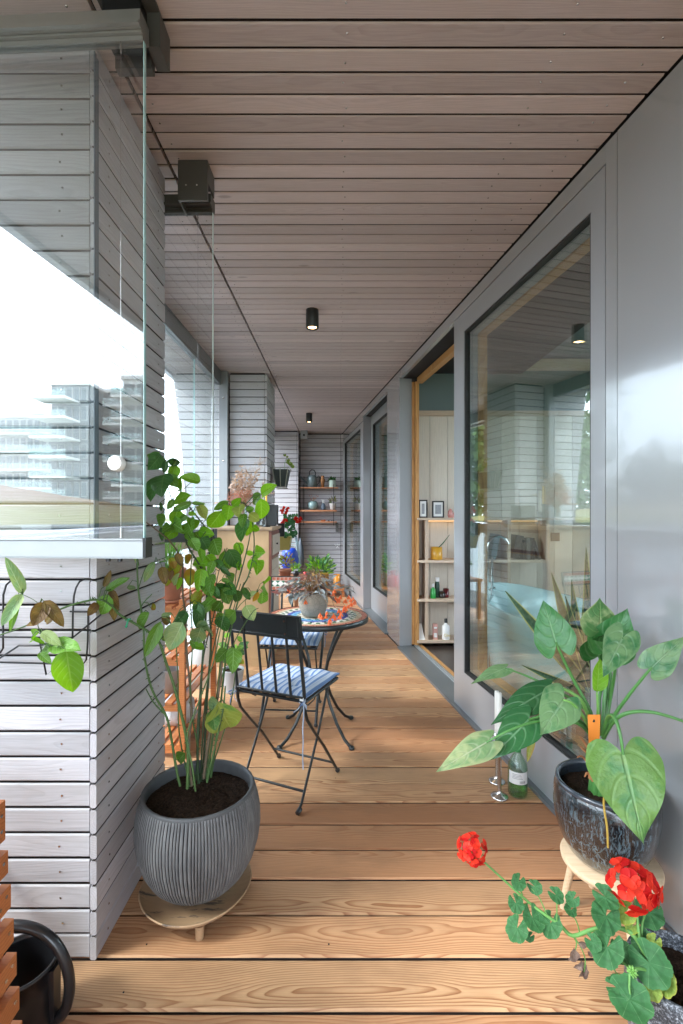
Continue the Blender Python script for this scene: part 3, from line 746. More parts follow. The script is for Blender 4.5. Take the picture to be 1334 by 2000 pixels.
# ================================================================== LAMPS
for nm, (x, y) in (('black cylindrical ceiling spotlight nearest the camera', (-.172, 3.13)), ('black cylindrical ceiling spotlight farther down the balcony', (-.392, 6.37)), ('black cylindrical ceiling spotlight above and behind the photographer', (.02, -.2))):
    t = thing('ceiling_spotlight', nm, 'lamp', (x, y, CEIL - .12), group='black ceiling spotlights')
    m = MB(); m.lathe([(.041, CEIL - .001), (.0415, CEIL - .118), (.040, CEIL - .12), (.034, CEIL - .12), (.031, CEIL - .114), (.027, CEIL - .112)], (x, y, 0), 32); obj('housing', m, M['black'], t)
    m = MB(); m.lathe([(.027, CEIL - .1125), (.0001, CEIL - .1125)], (x, y, 0), 24); obj('bulb', m, emit('warm_lamp', (1, .62, .28), 5.0), t)
    ld = bpy.data.lights.new('lamp_light', 'SPOT'); ld.energy = 2.0; ld.color = (1, .72, .42); ld.spot_size = R(80); ld.shadow_soft_size = .02
    lo = bpy.data.objects.new('lamp_light', ld); col.objects.link(lo); lo.parent = t; lo.location = (0, 0, .004)

# ================================================================== LEAVES
def leaf(name, base, tip, width, mat, parent, nrm=None, shape='ovate', fold=.18, curl=.12, lobe=.28, wave=0.0, label=None, nu=8, nv=10, seed=None, twist=0):
    base = Vector(base); tip = Vector(tip); d = tip - base; L = d.length
    if L < 1e-5: return
    d = d / L; n = Vector(nrm) if nrm is not None else (Vector((0, 0, EYE)) - base)
    n = n - d * n.dot(d); n = n.normalized() if n.length > 1e-4 else d.orthogonal().normalized()
    u = d.cross(n).normalized(); r = random.Random(seed if seed is not None else int(base.x * 9999 + base.z * 7777))
    ph = r.uniform(0, 6.28); m = MB(); vs_ = []; uv = {}
    for j in range(nv + 1):
        t = j / nv
        if shape == 'heart':
            if t < .2: hw = .40 + .10 * math.sin(math.pi / 2 * t / .2)
            else: q_ = (t - .2) / .8; hw = .5 * (1 - q_ ** 1.45) * (1 - .22 * q_ ** 2)
            hw = max(hw, .004)
        elif shape == 'strap':
            hw = .5 * min(1, .55 + t * 1.5) * (1 - max(0, t - .45) ** 1.6 * 2.45); hw = max(hw, .01)
        else:
            hw = .5 * (t ** .55 * (1 - t) ** .82 / .392) + .003
        for i in range(nu + 1):
            s = -1 + 2 * i / nu
            al = t * L
            if shape == 'heart':
                al -= lobe * L * math.sin(min(2.55, abs(s) * 2.55)) ** .8 * 1.15 * (1 - t) ** 2.6
            x = s * hw * width * (1 - .10 * fold * abs(s))
            tw = twist * t
            z = fold * abs(s) ** 1.2 * hw * width + wave * width * math.sin(t * 9 + ph + (2 if s > 0 else 0)) * abs(s) ** 2
            z -= curl * L * (t ** 2)
            if shape == 'heart': z -= .10 * L * abs(s) * (1 - t) ** 2
            vs_.append(base + d * al + u * (x * math.cos(tw)) + n * (z + x * math.sin(tw)))
            uv[len(vs_) - 1] = (.5 + s * .5, t)
    m.add(vs_, [(j*(nu+1)+i, j*(nu+1)+i+1, (j+1)*(nu+1)+i+1, (j+1)*(nu+1)+i) for j in range(nv) for i in range(nu)], True)
    m.uv = uv; o = obj(name, m, mat, parent)
    if label: o['label'] = label
    return o

M['rose_mid'] = leafmat('rose_leaf_mid_green', (.115, .26, .04), (.23, .40, .12), None, 0, 6, 2.0, .38, .38, .25)
M['rose_light'] = leafmat('rose_leaf_fresh_green', (.17, .40, .035), (.27, .50, .10), None, 0, 6, 2.0, .55, .4, .15)
M['rose_dark'] = leafmat('rose_leaf_dark_green', (.045, .135, .03), (.09, .20, .06), None, 0, 6, 2.0, .30, .38, .3)
M['rose_pale'] = leafmat('rose_leaf_pale_green', (.17, .30, .13), (.33, .45, .26), (.45, .42, .10), .25, 6, 2.0, .3, .5, .3)
M['rose_yellow'] = leafmat('rose_leaf_yellowing', (.30, .36, .03), (.42, .42, .08), (.32, .16, .03), .8, 6, 2.0, .45, .5, .3)
M['rose_brown'] = leafmat('rose_leaf_withered', (.24, .15, .035), (.30, .22, .08), (.10, .05, .02), .8, 6, 2.0, .2, .6, .6, (.09, .10, .02))
M['rose_bicolor'] = leafmat('rose_leaf_spotted', (.09, .23, .05), (.26, .40, .14), (.40, .38, .08), .5, 6, 2.0, .3, .45, .3)
M['rose_stem'] = simple('green_rose_stem', (.05, .105, .025), .55, 0, 0, .35, 18, .15)
M['rose_stem_brown'] = simple('brown_rose_stem', (.12, .085, .05), .65, 0, 0, .35, 18, .3)
M['rose_stem_dark'] = simple('dark_green_rose_stem', (.03, .06, .022), .55, 0, 0, .35, 18, .15)

# ---- ribbed pot with the rose
PC = Vector((-.447, 1.55, 0)); 
rose = thing('potted_rose', 'tall leggy rose bush growing in the big ribbed grey pot at the left', 'potted plant', (PC.x, PC.y, .072))
def ribpot():
    t = NT('ribbed_grey_ceramic'); co = t.n('TexCoord').outputs['Object']
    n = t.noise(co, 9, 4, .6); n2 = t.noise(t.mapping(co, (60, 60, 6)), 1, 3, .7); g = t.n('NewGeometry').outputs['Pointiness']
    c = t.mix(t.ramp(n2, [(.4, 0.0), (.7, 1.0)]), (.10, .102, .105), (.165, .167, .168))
    c = t.mix(t.ramp(g, [(.42, 1.0), (.5, 0.0)]), c, (.016, .016, .018))  # shade of the creases mixed into the pot colour
    c = t.mix(t.math('MULTIPLY', t.ramp(n, [(.55, 0.0), (.75, 1.0)]), .4), c, (.06, .06, .065))
    return t.done(t.bsdf(c, .62, 0, t.bump(n2, .25, .002), 0, .4))
NR = 118; phs = [rnd.uniform(.75, 1.15) for _ in range(NR)]; cum = [0]
for q in phs: cum.append(cum[-1] + q)
prof = [(.095, .072), (.125, .083), (.150, .110), (.172, .15), (.187, .20), (.193, .245), (.192, .285), (.186, .32), (.178, .348), (.174, .357)]
m = MB(); seg = NR * 4; o_ = []; 
fine = []
for i in range(len(prof) - 1):
    for q in range(3):
        f = q / 3; fine.append((prof[i][0]*(1-f) + prof[i+1][0]*f, prof[i][1]*(1-f) + prof[i+1][1]*f))
fine.append(prof[-1])
for (r, z) in fine:
    fade = min(1, (.357 - z) / .018) * min(1, (z - .06) / .03)
    for k in range(NR):
        a0 = cum[k] / cum[-1] * 2 * math.pi; a1 = cum[k+1] / cum[-1] * 2 * math.pi
        for (f, dd) in ((0, -.0055), (.12, -.0006), (.5, .0006), (.84, -.0006)):
            a = a0 + (a1 - a0) * f + .010 * math.sin(z * 22 + k * .35) * .35; q = r + (dd * fade if dd < 0 else dd) 
            o_.append((PC.x + math.cos(a) * q, PC.y + math.sin(a) * q, z))
fs = [(i*seg + j, i*seg + (j+1) % seg, (i+1)*seg + (j+1) % seg, (i+1)*seg + j) for i in range(len(fine) - 1) for j in range(seg)]
m.add(o_, fs, False); po = obj('pot', m, ribpot(), rose); po.data.materials.append(simple('painted_groove_shade', (.016, .016, .018), .7))
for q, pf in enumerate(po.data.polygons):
    if (q % seg) % 4 == 3: pf.material_index = 1  # groove faces coloured dark, painting in the shade between ribs
m = MB(); m.lathe([(.1735, .356), (.174, .3625), (.170, .366), (.163, .364), (.160, .355), (.162, .31)], PC, 72, lambda a, z, i: 1 + .004 * math.sin(a * 40)); obj('rim', m, simple('dark_grey_rim', (.075, .078, .082), .6, 0, 0, .3, 40, .3), rose)
def soil_disc(c, r, z, amp, parent, name='soil', n=70):
    m = MB(); v = [(c.x, c.y, z + amp)]; rr = 26
    rg = random.Random(3)
    for i in range(1, rr + 1):
        for j in range(n):
            a = 2*math.pi*j/n; q = r * i / rr
            h = z + amp * (1 - (i/rr)**2) + rg.uniform(-1, 1) * .0035 * (1 - i/rr*.6) + .004 * math.sin(q * 90 + a * 3) * math.sin(a * 5 + q * 50)
            v.append((c.x + math.cos(a)*q, c.y + math.sin(a)*q, h))
    fs = [(0, 1 + j, 1 + (j+1) % n) for j in range(n)]
    for i in range(rr - 1):
        for j in range(n): fs.append((1 + i*n + j, 1 + (i+1)*n + j, 1 + (i+1)*n + (j+1) % n, 1 + i*n + (j+1) % n))
    m.add(v, fs, False)
    for k in range(90):   # crumbs
        a = rg.uniform(0, 6.28); q = r * .93 * rg.random() ** .5; s = rg.uniform(.0015, .005) * (r / .16)
        m.ball((c.x + math.cos(a)*q, c.y + math.sin(a)*q, z + amp * (1 - (q/r)**2) + s * .4), s, 5, 4)
    return obj(name, m, M['soil'], parent)
soil_disc(PC, .163, .325, .014, rose)

last_stem = []
def stem(pts, r0, r1, mat, parent, depth=None, thorns=0, name='stem', seed=0, n=7):
    """pts: (px, py, depth)"""
    q = [P(*p) for p in pts]; s = []; last_stem.append(s)
    for i in range(len(q) - 1):          # catmull-rom
        p0 = q[max(0, i-1)]; p1 = q[i]; p2 = q[i+1]; p3 = q[min(len(q)-1, i+2)]
        for k in range(4):
            t = k / 4; s.append(.5 * ((2*p1) + (p2-p0)*t + (2*p0-5*p1+4*p2-p3)*t*t + (-p0+3*p1-3*p2+p3)*t*t*t))
    s.append(q[-1]); N = len(s)
    m = MB(); m.tube(s, [r0 + (r1 - r0) * i / (N-1) for i in range(N)], n)
    rg = random.Random(seed)
    if thorns:
        for k in range(thorns):
            i = rg.randrange(0, max(1, int(N * .72))); f = rg.random(); p = s[i].lerp(s[min(N-1, i+1)], f); d = (s[min(N-1, i+1)] - s[i]).normalized()
            a = d.orthogonal().normalized(); b = d.cross(a); an = rg.uniform(0, 6.28); o = a * math.cos(an) + b * math.sin(an); rr = r0 * .9
            m.tube([p + o * rr * .6, p + o * (rr + .0035) - d * .001, p + o * (rr + .0065) - d * .0025], [.0022, .0011, .0002], 4, cap=False)
    return obj(name, m, mat, parent)
Z0 = 1.53
stems = [
 ([(352,1535,1.50),(344,1499,1.50),(334,1438,1.5),(324,1397,1.49),(297,1347,1.48),(283,1286,1.46),(280,1219,1.45),(270,1151,1.44),(268,1100,1.44)], .0048, .0032, 'rose_stem', 26),
 ([(366,1540,1.48),(366,1455,1.48),(344,1354,1.47),(324,1293,1.46),(310,1252,1.44),(287,1232,1.42),(236,1202,1.38),(219,1184,1.35),(192,1171,1.31),(135,1183,1.27),(84,1207,1.24),(44,1225,1.22),(-8,1243,1.2)], .0058, .0022, 'rose_stem', 34),
 ([(375,1535,1.56),(369,1465,1.57),(374,1381,1.58),(364,1266,1.58),(362,1200,1.58),(357,1159,1.57),(357,1103,1.55),(350,1083,1.53),(334,1060,1.5),(321,1047,1.46),(280,1016,1.42)], .0052, .0022, 'rose_stem_brown', 30),
 ([(388,1530,1.6),(386,1440,1.6),(395,1300,1.62),(404,1159,1.62),(395,1114,1.6),(368,1069,1.58),(359,1040,1.56),(345,1004,1.55),(330,959,1.53),(327,939,1.52)], .0052, .0018, 'rose_stem_dark', 30),
 ([(396,1528,1.64),(405,1354,1.65),(412,1250,1.66),(406,1130,1.66),(410,1074,1.65),(413,1047,1.64),(395,1022,1.62),(372,993,1.6),(357,970,1.58),(340,930,1.57),(328,909,1.56)], .005, .0016, 'rose_stem_dark', 30),
 ([(404,1522,1.6),(418,1421,1.62),(425,1354,1.64),(438,1230,1.66),(458,1159,1.68),(476,1098,1.70),(485,1062,1.7),(489,1040,1.7)], .0048, .002, 'rose_stem', 26),
 ([(412,1518,1.62),(428,1400,1.64),(445,1260,1.66),(469,1159,1.68),(485,1125,1.7),(496,1074,1.7),(494,1026,1.71),(487,1000,1.72),(480,985,1.72)], .0042, .0018, 'rose_stem', 20),
 ([(382,1545,1.46),(376,1500,1.46),(366,1440,1.47),(377,1400,1.48),(400,1340,1.5),(418,1290,1.52),(428,1240,1.55),(440,1190,1.57)], .0034, .002, 'rose_stem', 10),
 ([(398,1520,1.56),(408,1440,1.57),(422,1380,1.58),(430,1330,1.6),(434,1290,1.6)], .0055, .004, 'rose_stem_brown', 22),
 ([(404,1528,1.52),(424,1440,1.53),(436,1385,1.54),(440,1340,1.55)], .0042, .0028, 'rose_stem', 20),
 ([(388,1465,1.6),(372,1370,1.58),(376,1250,1.57),(371,1160,1.55),(375,1080,1.53)], .0032, .0018, 'rose_stem', 16),
 ([(270,1151,1.44),(284,1110,1.45),(300,1098,1.46),(330,1086,1.48)], .0018, .0012, 'rose_stem', 0),
 ([(280,1219,1.45),(276,1185,1.45),(297,1160,1.46)], .0028, .0018, 'rose_stem', 4),
 ([(310,1252,1.44),(330,1230,1.45),(352,1190,1.47)], .0028, .002, 'rose_stem', 6),
 ([(458,1159,1.68),(462,1110,1.69),(472,1080,1.69)], .0022, .0014, 'rose_stem', 4),
 ([(438,1230,1.66),(470,1180,1.66),(500,1160,1.66)], .0022, .0014, 'rose_stem', 4),
 ([(425,1354,1.64),(450,1270,1.62),(490,1200,1.6),(505,1188,1.6)], .0026, .0014, 'rose_stem', 4),
 ([(84,1207,1.24),(74,1222,1.24),(90,1255,1.24),(104,1270,1.24)], .0014, .001, 'rose_stem', 0),
 ([(84,1200,1.24),(72,1176,1.24),(44,1161,1.24)], .0012, .001, 'rose_stem', 0),
 ([(270,1105,1.44),(268,1092,1.44),(264,1085,1.44)], .004, .003, 'rose_stem', 0),
 ([(400,1528,1.66),(412,1430,1.67),(428,1330,1.68),(440,1260,1.68),(456,1190,1.69),(470,1140,1.69)], .0036, .0018, 'rose_stem', 18),
 ([(392,1526,1.62),(398,1400,1.62),(412,1290,1.62),(430,1210,1.62),(438,1150,1.62),(446,1110,1.62)], .0034, .0016, 'rose_stem_dark', 14),
 ([(382,1530,1.63),(392,1380,1.64),(398,1280,1.64),(420,1190,1.64),(424,1130,1.64),(440,1080,1.65)], .0032, .0016, 'rose_stem_dark', 14),
 ([(408,1515,1.63),(440,1420,1.64),(455,1350,1.65),(462,1290,1.65)], .003, .0018, 'rose_stem', 14),
 ([(370,1530,1.6),(350,1430,1.6),(348,1330,1.6),(345,1260,1.6),(352,1200,1.6)], .003, .0016, 'rose_stem', 12),
 ([(324,1397,1.49),(300,1372,1.49),(285,1345,1.49)], .003, .002, 'rose_stem', 3),
]
for i, (pts, r0, r1, mt, th) in enumerate(stems): stem(pts, r0 * .86, r1 * .8, M[mt], rose, thorns=th, seed=i)

rose_pts = [p for s in last_stem for p in s]
def c6(x, y): return (260 + x / 4.447, 860 + y / 4.447)
def c1(x, y): return (x / 2.9644, 1050 + y / 2.9644)
def c4(x, y): return (300 + x / 2.668, 1100 + y / 2.668)
Lf = []   # (x0,y0,x1,y1,width/len,mat,depth)
for (a, b, c, d, wr, mt, z) in [
 (235,130,150,240,.75,'rose_dark',1.52),(190,110,160,150,.8,'rose_dark',1.53),(300,180,430,200,.35,'rose_dark',1.5),(380,170,350,220,.5,'rose_dark',1.5),(372,215,330,330,.75,'rose_light',1.53),(580,358,425,305,.58,'rose_light',1.55),
 (182,345,150,510,.45,'rose_dark',1.5),(280,180,270,280,.5,'rose_dark',1.52),(270,300,225,440,.95,'rose_dark',1.5),(310,310,370,395,.9,'rose_dark',1.52),(385,330,405,412,.6,'rose_light',1.55),(410,442,345,446,.5,'rose_mid',1.55),
 (360,530,480,480,.6,'rose_light',1.53),(350,520,300,592,.6,'rose_mid',1.52),(505,545,350,610,.36,'rose_mid',1.5),(510,548,622,558,.32,'rose_mid',1.52),(580,565,622,678,.42,'rose_bicolor',1.52),(235,540,242,612,.42,'rose_dark',1.5),
 (240,640,242,742,.4,'rose_dark',1.5),(240,755,246,868,.42,'rose_dark',1.5),(390,600,350,712,.85,'rose_light',1.54),(460,648,402,705,.65,'rose_mid',1.53),(478,640,546,642,.6,'rose_light',1.56),(345,720,410,770,.7,'rose_mid',1.53),
 (370,765,280,850,.75,'rose_light',1.52),(330,750,270,780,.6,'rose_mid',1.5),(480,715,500,800,1.05,'rose_dark',1.54),(505,680,530,740,.7,'rose_light',1.56),(400,735,435,815,.7,'rose_light',1.53),(570,790,695,820,.7,'rose_light',1.6),(640,760,570,830,.7,'rose_mid',1.6),
 (500,860,560,960,.8,'rose_dark',1.53),(590,850,660,940,.9,'rose_dark',1.55),(470,800,520,870,.7,'rose_mid',1.55),(700,860,735,985,.75,'rose_mid',1.6),(770,618,665,765,.62,'rose_light',1.62),(828,535,710,598,.42,'rose_mid',1.66),
 (838,568,818,680,.72,'rose_light',1.64),(862,570,940,505,.48,'rose_light',1.66),(930,565,915,660,.85,'rose_bicolor',1.65),(1118,475,1216,390,.62,'rose_light',1.72),(1108,468,1035,552,.5,'rose_mid',1.72),
 (1110,510,1120,685,.58,'rose_light',1.7),(975,605,1040,595,.5,'rose_mid',1.7),(965,640,940,740,.6,'rose_dark',1.66),(975,690,938,868,.52,'rose_dark',1.64),(1010,635,1090,700,.75,'rose_bicolor',1.68),(1015,700,1000,838,.45,'rose_light',1.7),
 (1045,750,1095,780,.5,'rose_light',1.7),(895,890,930,1000,.75,'rose_light',1.7),(830,950,915,1105,.62,'rose_dark',1.64),(790,965,835,1105,.65,'rose_mid',1.67),(985,975,1045,985,.7,'rose_light',1.72),(1055,975,1122,972,.75,'rose_light',1.72),
 (1080,1040,1085,1138,.68,'rose_light',1.72),(1040,1030,1008,1118,.55,'rose_light',1.72),(640,1000,710,1095,.85,'rose_light',1.63),(585,930,605,1045,.5,'rose_light',1.6),(455,1000,495,1065,.8,'rose_yellow',1.55),(380,985,420,1085,.6,'rose_brown',1.5),
 (400,1020,325,1180,.5,'rose_yellow',1.5),(330,1020,360,1110,.6,'rose_yellow',1.5),(310,1110,275,1272,.45,'rose_yellow',1.48),(250,1100,280,1240,.55,'rose_brown',1.47),(340,1130,320,1215,.4,'rose_brown',1.48),(500,1110,490,1265,.55,'rose_yellow',1.56),(590,1120,575,1295,.62,'rose_light',1.58),
 (530,1060,640,1065,.5,'rose_light',1.62),(720,1045,790,1120,.6,'rose_dark',1.6),(700,1050,650,1160,.55,'rose_dark',1.58),(760,1105,840,1175,.45,'rose_dark',1.6),(770,1210,838,1225,.5,'rose_mid',1.6),(690,1165,655,1300,.5,'rose_dark',1.58),(800,1265,890,1330,.6,'rose_dark',1.62),
 (960,1280,990,1340,.6,'rose_dark',1.6),(870,1290,740,1300,.5,'rose_dark',1.6),(730,1090,690,1050,.5,'rose_dark',1.6),(640,1140,600,1230,.5,'rose_mid',1.6),(350,1250,380,1170,.3,'rose_pale',1.5),(420,1190,385,1290,.35,'rose_light',1.52),
 (700,940,640,900,.6,'rose_dark',1.62),(560,1090,620,1150,.5,'rose_light',1.64),(540,800,600,880,.6,'rose_dark',1.6)]:
    Lf.append((*c6(a, b), *c6(c, d), wr, mt, z))
for (a, b, c, d, wr, mt, z) in [
 (132,322,35,128,.28,'rose_pale',1.24),(128,330,18,500,.36,'rose_pale',1.24),(100,340,60,535,.2,'rose_mid',1.25),(262,378,198,505,.62,'rose_brown',1.24),(255,370,368,490,.40,'rose_brown',1.24),(320,430,275,485,.8,'rose_brown',1.25),(245,475,155,510,.4,'rose_brown',1.24),
 (225,552,170,590,.5,'rose_light',1.24),(180,580,262,612,.3,'rose_light',1.24),(243,548,338,608,.42,'rose_pale',1.24),(305,628,462,655,.46,'rose_mid',1.24),(300,630,225,680,.5,'rose_mid',1.23),(228,670,290,722,.45,'rose_mid',1.23),(385,652,412,892,.60,'rose_light',1.22),
 (617,305,732,232,.36,'rose_mid',1.37),(630,335,578,450,.62,'rose_mid',1.36),(645,300,662,472,.32,'rose_brown',1.37),(735,290,787,290,.5,'rose_pale',1.4),(565,382,510,446,.45,'rose_brown',1.33),(602,285,640,195,.35,'rose_brown',1.38),
 (895,142,835,252,.30,'rose_pale',1.44),(862,435,792,526,.42,'rose_mid',1.42),(926,490,842,672,.35,'rose_mid',1.4),(880,420,900,378,.5,'rose_yellow',1.44),(1058,495,985,640,.72,'rose_pale',1.44),(1065,520,1045,610,.5,'rose_yellow',1.46),(1195,485,1205,572,.8,'rose_pale',1.5),(1165,520,1135,600,.55,'rose_pale',1.5),
 (1080,430,1020,505,.6,'rose_dark',1.5),(1075,440,1030,520,.6,'rose_dark',1.52),(935,455,990,440,.5,'rose_pale',1.46),(960,440,965,500,.5,'rose_brown',1.46),(1262,960,1330,1118,.85,'rose_bicolor',1.54),(1270,955,1215,1005,.7,'rose_pale',1.55),(1230,1000,1245,1110,.7,'rose_bicolor',1.54),
 (1150,380,1150,530,.42,'rose_dark',1.54),(1120,400,1170,440,.6,'rose_dark',1.54),(1110,330,1160,380,.8,'rose_yellow',1.56),(1170,350,1120,370,.6,'rose_mid',1.56),(1240,350,1190,390,.7,'rose_dark',1.58),(1100,600,1180,640,.6,'rose_dark',1.54),(1120,620,1180,640,.6,'rose_light',1.54),(970,560,930,600,.6,'rose_dark',1.48),
 (1290,300,1330,380,.7,'rose_dark',1.6),(1270,460,1310,540,.7,'rose_dark',1.6),(780,130,795,105,.5,'rose_pale',1.44),(1070,1250,1020,1300,.8,'rose_mid',1.56)]:
    Lf.append((*c1(a, b), *c1(c, d), wr, mt, z))
for (a, b, c, d, wr, mt, z) in [
 (480,222,520,292,.8,'rose_pale',1.62),(568,150,565,212,.6,'rose_mid',1.66),(575,95,568,132,.9,'rose_light',1.66),(545,150,520,200,.4,'rose_yellow',1.66),(425,250,372,305,.6,'rose_mid',1.62),(415,440,420,555,.62,'rose_mid',1.6),(385,450,330,500,.65,'rose_mid',1.6),(440,505,470,520,.8,'rose_yellow',1.6),
 (400,130,370,190,.6,'rose_dark',1.6),(430,140,440,200,.5,'rose_dark',1.6),(330,110,360,180,.6,'rose_dark',1.6),(350,200,310,250,.6,'rose_dark',1.6),(290,200,250,260,.7,'rose_dark',1.58),(470,130,500,190,.5,'rose_dark',1.62),(250,150,200,200,.6,'rose_yellow',1.57),(300,130,340,170,.7,'rose_dark',1.57),(210,210,260,280,.65,'rose_dark',1.56),
 (380,60,430,100,.5,'rose_dark',1.6),(270,100,300,170,.6,'rose_mid',1.58),(330,260,370,330,.5,'rose_mid',1.6),(500,170,530,150,.4,'rose_pale',1.64),(540,10,560,0,.6,'rose_light',1.66),(430,5,450,20,.6,'rose_light',1.66)]:
    Lf.append((*c4(a, b), *c4(c, d), wr, mt, z))
for i, (x0, y0, x1, y1, wr, mt, z) in enumerate(Lf):
    rg = random.Random(i * 7 + 1); dz = rg.uniform(-.045, .045)
    a = P(x0, y0, z + rg.uniform(-.012, .012)); b = P(x1, y1, z + dz)
    near = min(rose_pts, key=lambda p: (p.x - a.x) ** 2 + (p.z - a.z) ** 2 + .3 * (p.y - a.y) ** 2)
    if .006 < (near - a).length < .16:
        mid = (near + a) / 2 + Vector((0, 0, .012)); m = MB(); m.tube([near, mid, a], [.0015, .0011, .0009], 5, cap=False); obj('leaf_stalk', m, M['rose_stem'], rose)
    n = (Vector((0, 0, EYE)) - a).normalized() + Vector((rg.uniform(-.45, .45), 0, rg.uniform(-.1, .6)))
    mt = 'rose_mid' if (mt == 'rose_dark' and rg.random() < .45) else mt
    leaf('leaf', a - (b - a) * .03, b + (b - a) * .08, (b - a).length * wr * 1.17, M[mt], rose, n, 'ovate', rg.uniform(.15, .55), rg.uniform(-.08, .28), wave=rg.uniform(.02, .09), seed=i)
# small green clip on the rose branch
m = MB(); c = P(250, 1210, 1.39); m.obox(c, (1,0,.2), (0,1,0), (0,0,1), .008, .002, .0022); m.obox(c + Vector((-.002, 0, -.010)), (.3,0,1), (0,1,0), (1,0,0), .010, .002, .002); m.ball(c + Vector((-.005,0,-.02)), .004, 8, 6)
o = obj('plant_clip', m, simple('green_plastic', (.01, .24, .12), .4, 0, 0, .05, 5, 0), rose)

# ---- wooden saucer stand under the ribbed pot
st = thing('plant_stand', 'low round wooden plant stand under the ribbed grey pot', 'plant stand', (-.452, 1.54, 0))
c = Vector((-.452, 1.54, 0)); m = MB()
m.lathe([(.0001, .055), (.12, .055), (.152, .060), (.167, .070), (.170, .0715), (.172, .068), (.156, .050), (.12, .042), (.0001, .040)], c, 56, lambda a, z, i: 1 + .006 * math.sin(a * 3))
def worn():
    t = NT('worn_bamboo_saucer'); co = t.n('TexCoord').outputs['Object']
    n = t.noise(t.mapping(co, (4, 18, 8)), 2.2, 5, .7); n2 = t.noise(t.mapping(co, (5, 60, 20)), 1, 3)
    c = t.mix(n2, (.46, .30, .17), (.32, .20, .11)); c = t.mix(t.ramp(n, [(.56, 0.0), (.64, 1.0)]), c, (.10, .075, .06))
    return t.done(t.bsdf(c, .65, 0, t.bump(n, .3, .003)))
M['saucer'] = worn(); obj('tray', m, M['saucer'], st)
for a in (-70, 50, 170):
    x = c.x + .138 * math.cos(R(a)); y = c.y + .138 * math.sin(R(a)); m = MB(); m.tube([(x, y, .0), (x, y, .003), (x, y, .041)], [.010, .0125, .0135], 14); obj('leg', m, M['saucer'], st)

# ================================================================== TABLE
tb = thing('mosaic_table', 'round mosaic topped bistro table with curved black iron legs', 'table', (-.12, 2.73, 0)); tc_ = Vector((-.12, 2.73, 0)); TR = .285; TH = .664
m = MB(); m.lathe([(.0001, TH - .028), (TR - .006, TH - .028), (TR, TH - .026), (TR, TH + .001), (TR - .006, TH + .002), (TR - .006, TH - .004), (.0001, TH - .004)], tc_, 72); obj('tabletop', m, M['wrought'], tb)
m = MB(); m.lathe([(.0001, TH - .0035), (TR - .006, TH - .0035)], tc_, 72)
M['grout'] = simple('pale_grout', (.60, .56, .50), .85, 0, 0, .1, 30, .1); obj('grout_bed', m, M['grout'], tb)
TM = {'tile_brick': (.38, .125, .075), 'tile_beige': (.50, .41, .28), 'tile_white': (.70, .69, .64), 'tile_green': (.02, .13, .07), 'tile_dark': (.03, .05, .07), 'tile_blue': (.03, .06, .32), 'tile_sky': (.10, .32, .55)}
for k, v in TM.items(): M[k] = simple(k.replace('tile_', 'glazed_tile_'), v, .28, 0, .2, .25, 60, 0)
tiles = {k: MB() for k in TM}
def ringtile(mb, r0, r1, a0, a1, c=tc_, z=TH - .0034, h=.0032, sub=2):
    bot = []; top = []
    for (r, aa) in [(r0, a0)] + [(r1, a0 + (a1-a0)*k/sub) for k in range(sub+1)] + [(r0, a1)]:
        x = c.x + r * math.cos(aa); y = c.y + r * math.sin(aa); bot.append((x, y, z)); top.append((x, y, z + h))
    n = len(bot); mb.add(bot + top, [tuple(range(n, 2*n))] + [(i, (i+1) % n, (i+1) % n + n, i + n) for i in range(n)])
rg = random.Random(5)
def ring(k_of, r0, r1, n, gap=.0018, off=0):
    for j in range(n):
        a0 = 2*math.pi*(j + off)/n; a1 = 2*math.pi*(j + 1 + off)/n; g = gap / ((r0 + r1)/2) / 2
        ringtile(tiles[k_of(j)], r0 + gap/2, r1 - gap/2, a0 + g, a1 - g)
ring(lambda j: 'tile_brick', .248, .278, 44)
ring(lambda j: 'tile_beige', .222, .247, 30)
ring(lambda j: 'tile_green' if j % 2 else 'tile_white', .205, .221, 60)
ring(lambda j: 'tile_white' if j % 2 else 'tile_green', .189, .204, 56)
ring(lambda j: 'tile_white' if j % 3 else 'tile_dark', .173, .188, 54)
ring(lambda j: 'tile_blue', .152, .172, 40)
ring(lambda j: 'tile_sky', .118, .151, 34)
ring(lambda j: 'tile_green' if j % 2 else 'tile_white', .103, .117, 34)
ring(lambda j: 'tile_beige' if j % 2 else 'tile_white', .075, .102, 24)
ring(lambda j: 'tile_green' if j % 2 else 'tile_white', .045, .074, 14)
ring(lambda j: 'tile_blue', .006, .044, 8)
for k, mb in tiles.items():
    o = obj('mosaic_tile', mb, M[k], tb); o['kind'] = 'stuff'
for a in (26, 116, 206, 296):
    dx = math.cos(R(a) + R(18)); dy = math.sin(R(a) + R(18))
    pr = [(.215, TH - .03), (.185, .60), (.135, .52), (.085, .42), (.062, .34), (.070, .27), (.10, .19), (.155, .10), (.215, .035), (.262, .008)]
    m = MB(); m.tube([(tc_.x + dx*r, tc_.y + dy*r, z) for r, z in pr], .0085, 10)
    lg = obj('leg', m, M['wrought'], tb)
    m = MB(); m.lathe([(.0001, .018), (.012, .017), (.016, .008), (.014, 0), (.0001, 0)], (tc_.x + dx*.268, tc_.y + dy*.268, 0), 14); obj('foot', m, M['wrought'], lg)
m = MB(); m.tube([(tc_.x + .062*math.cos(k*math.pi/12), tc_.y + .062*math.sin(k*math.pi/12), .34) for k in range(25)], .006, 8, cap=False); obj('waist_ring', m, M['wrought'], tb)

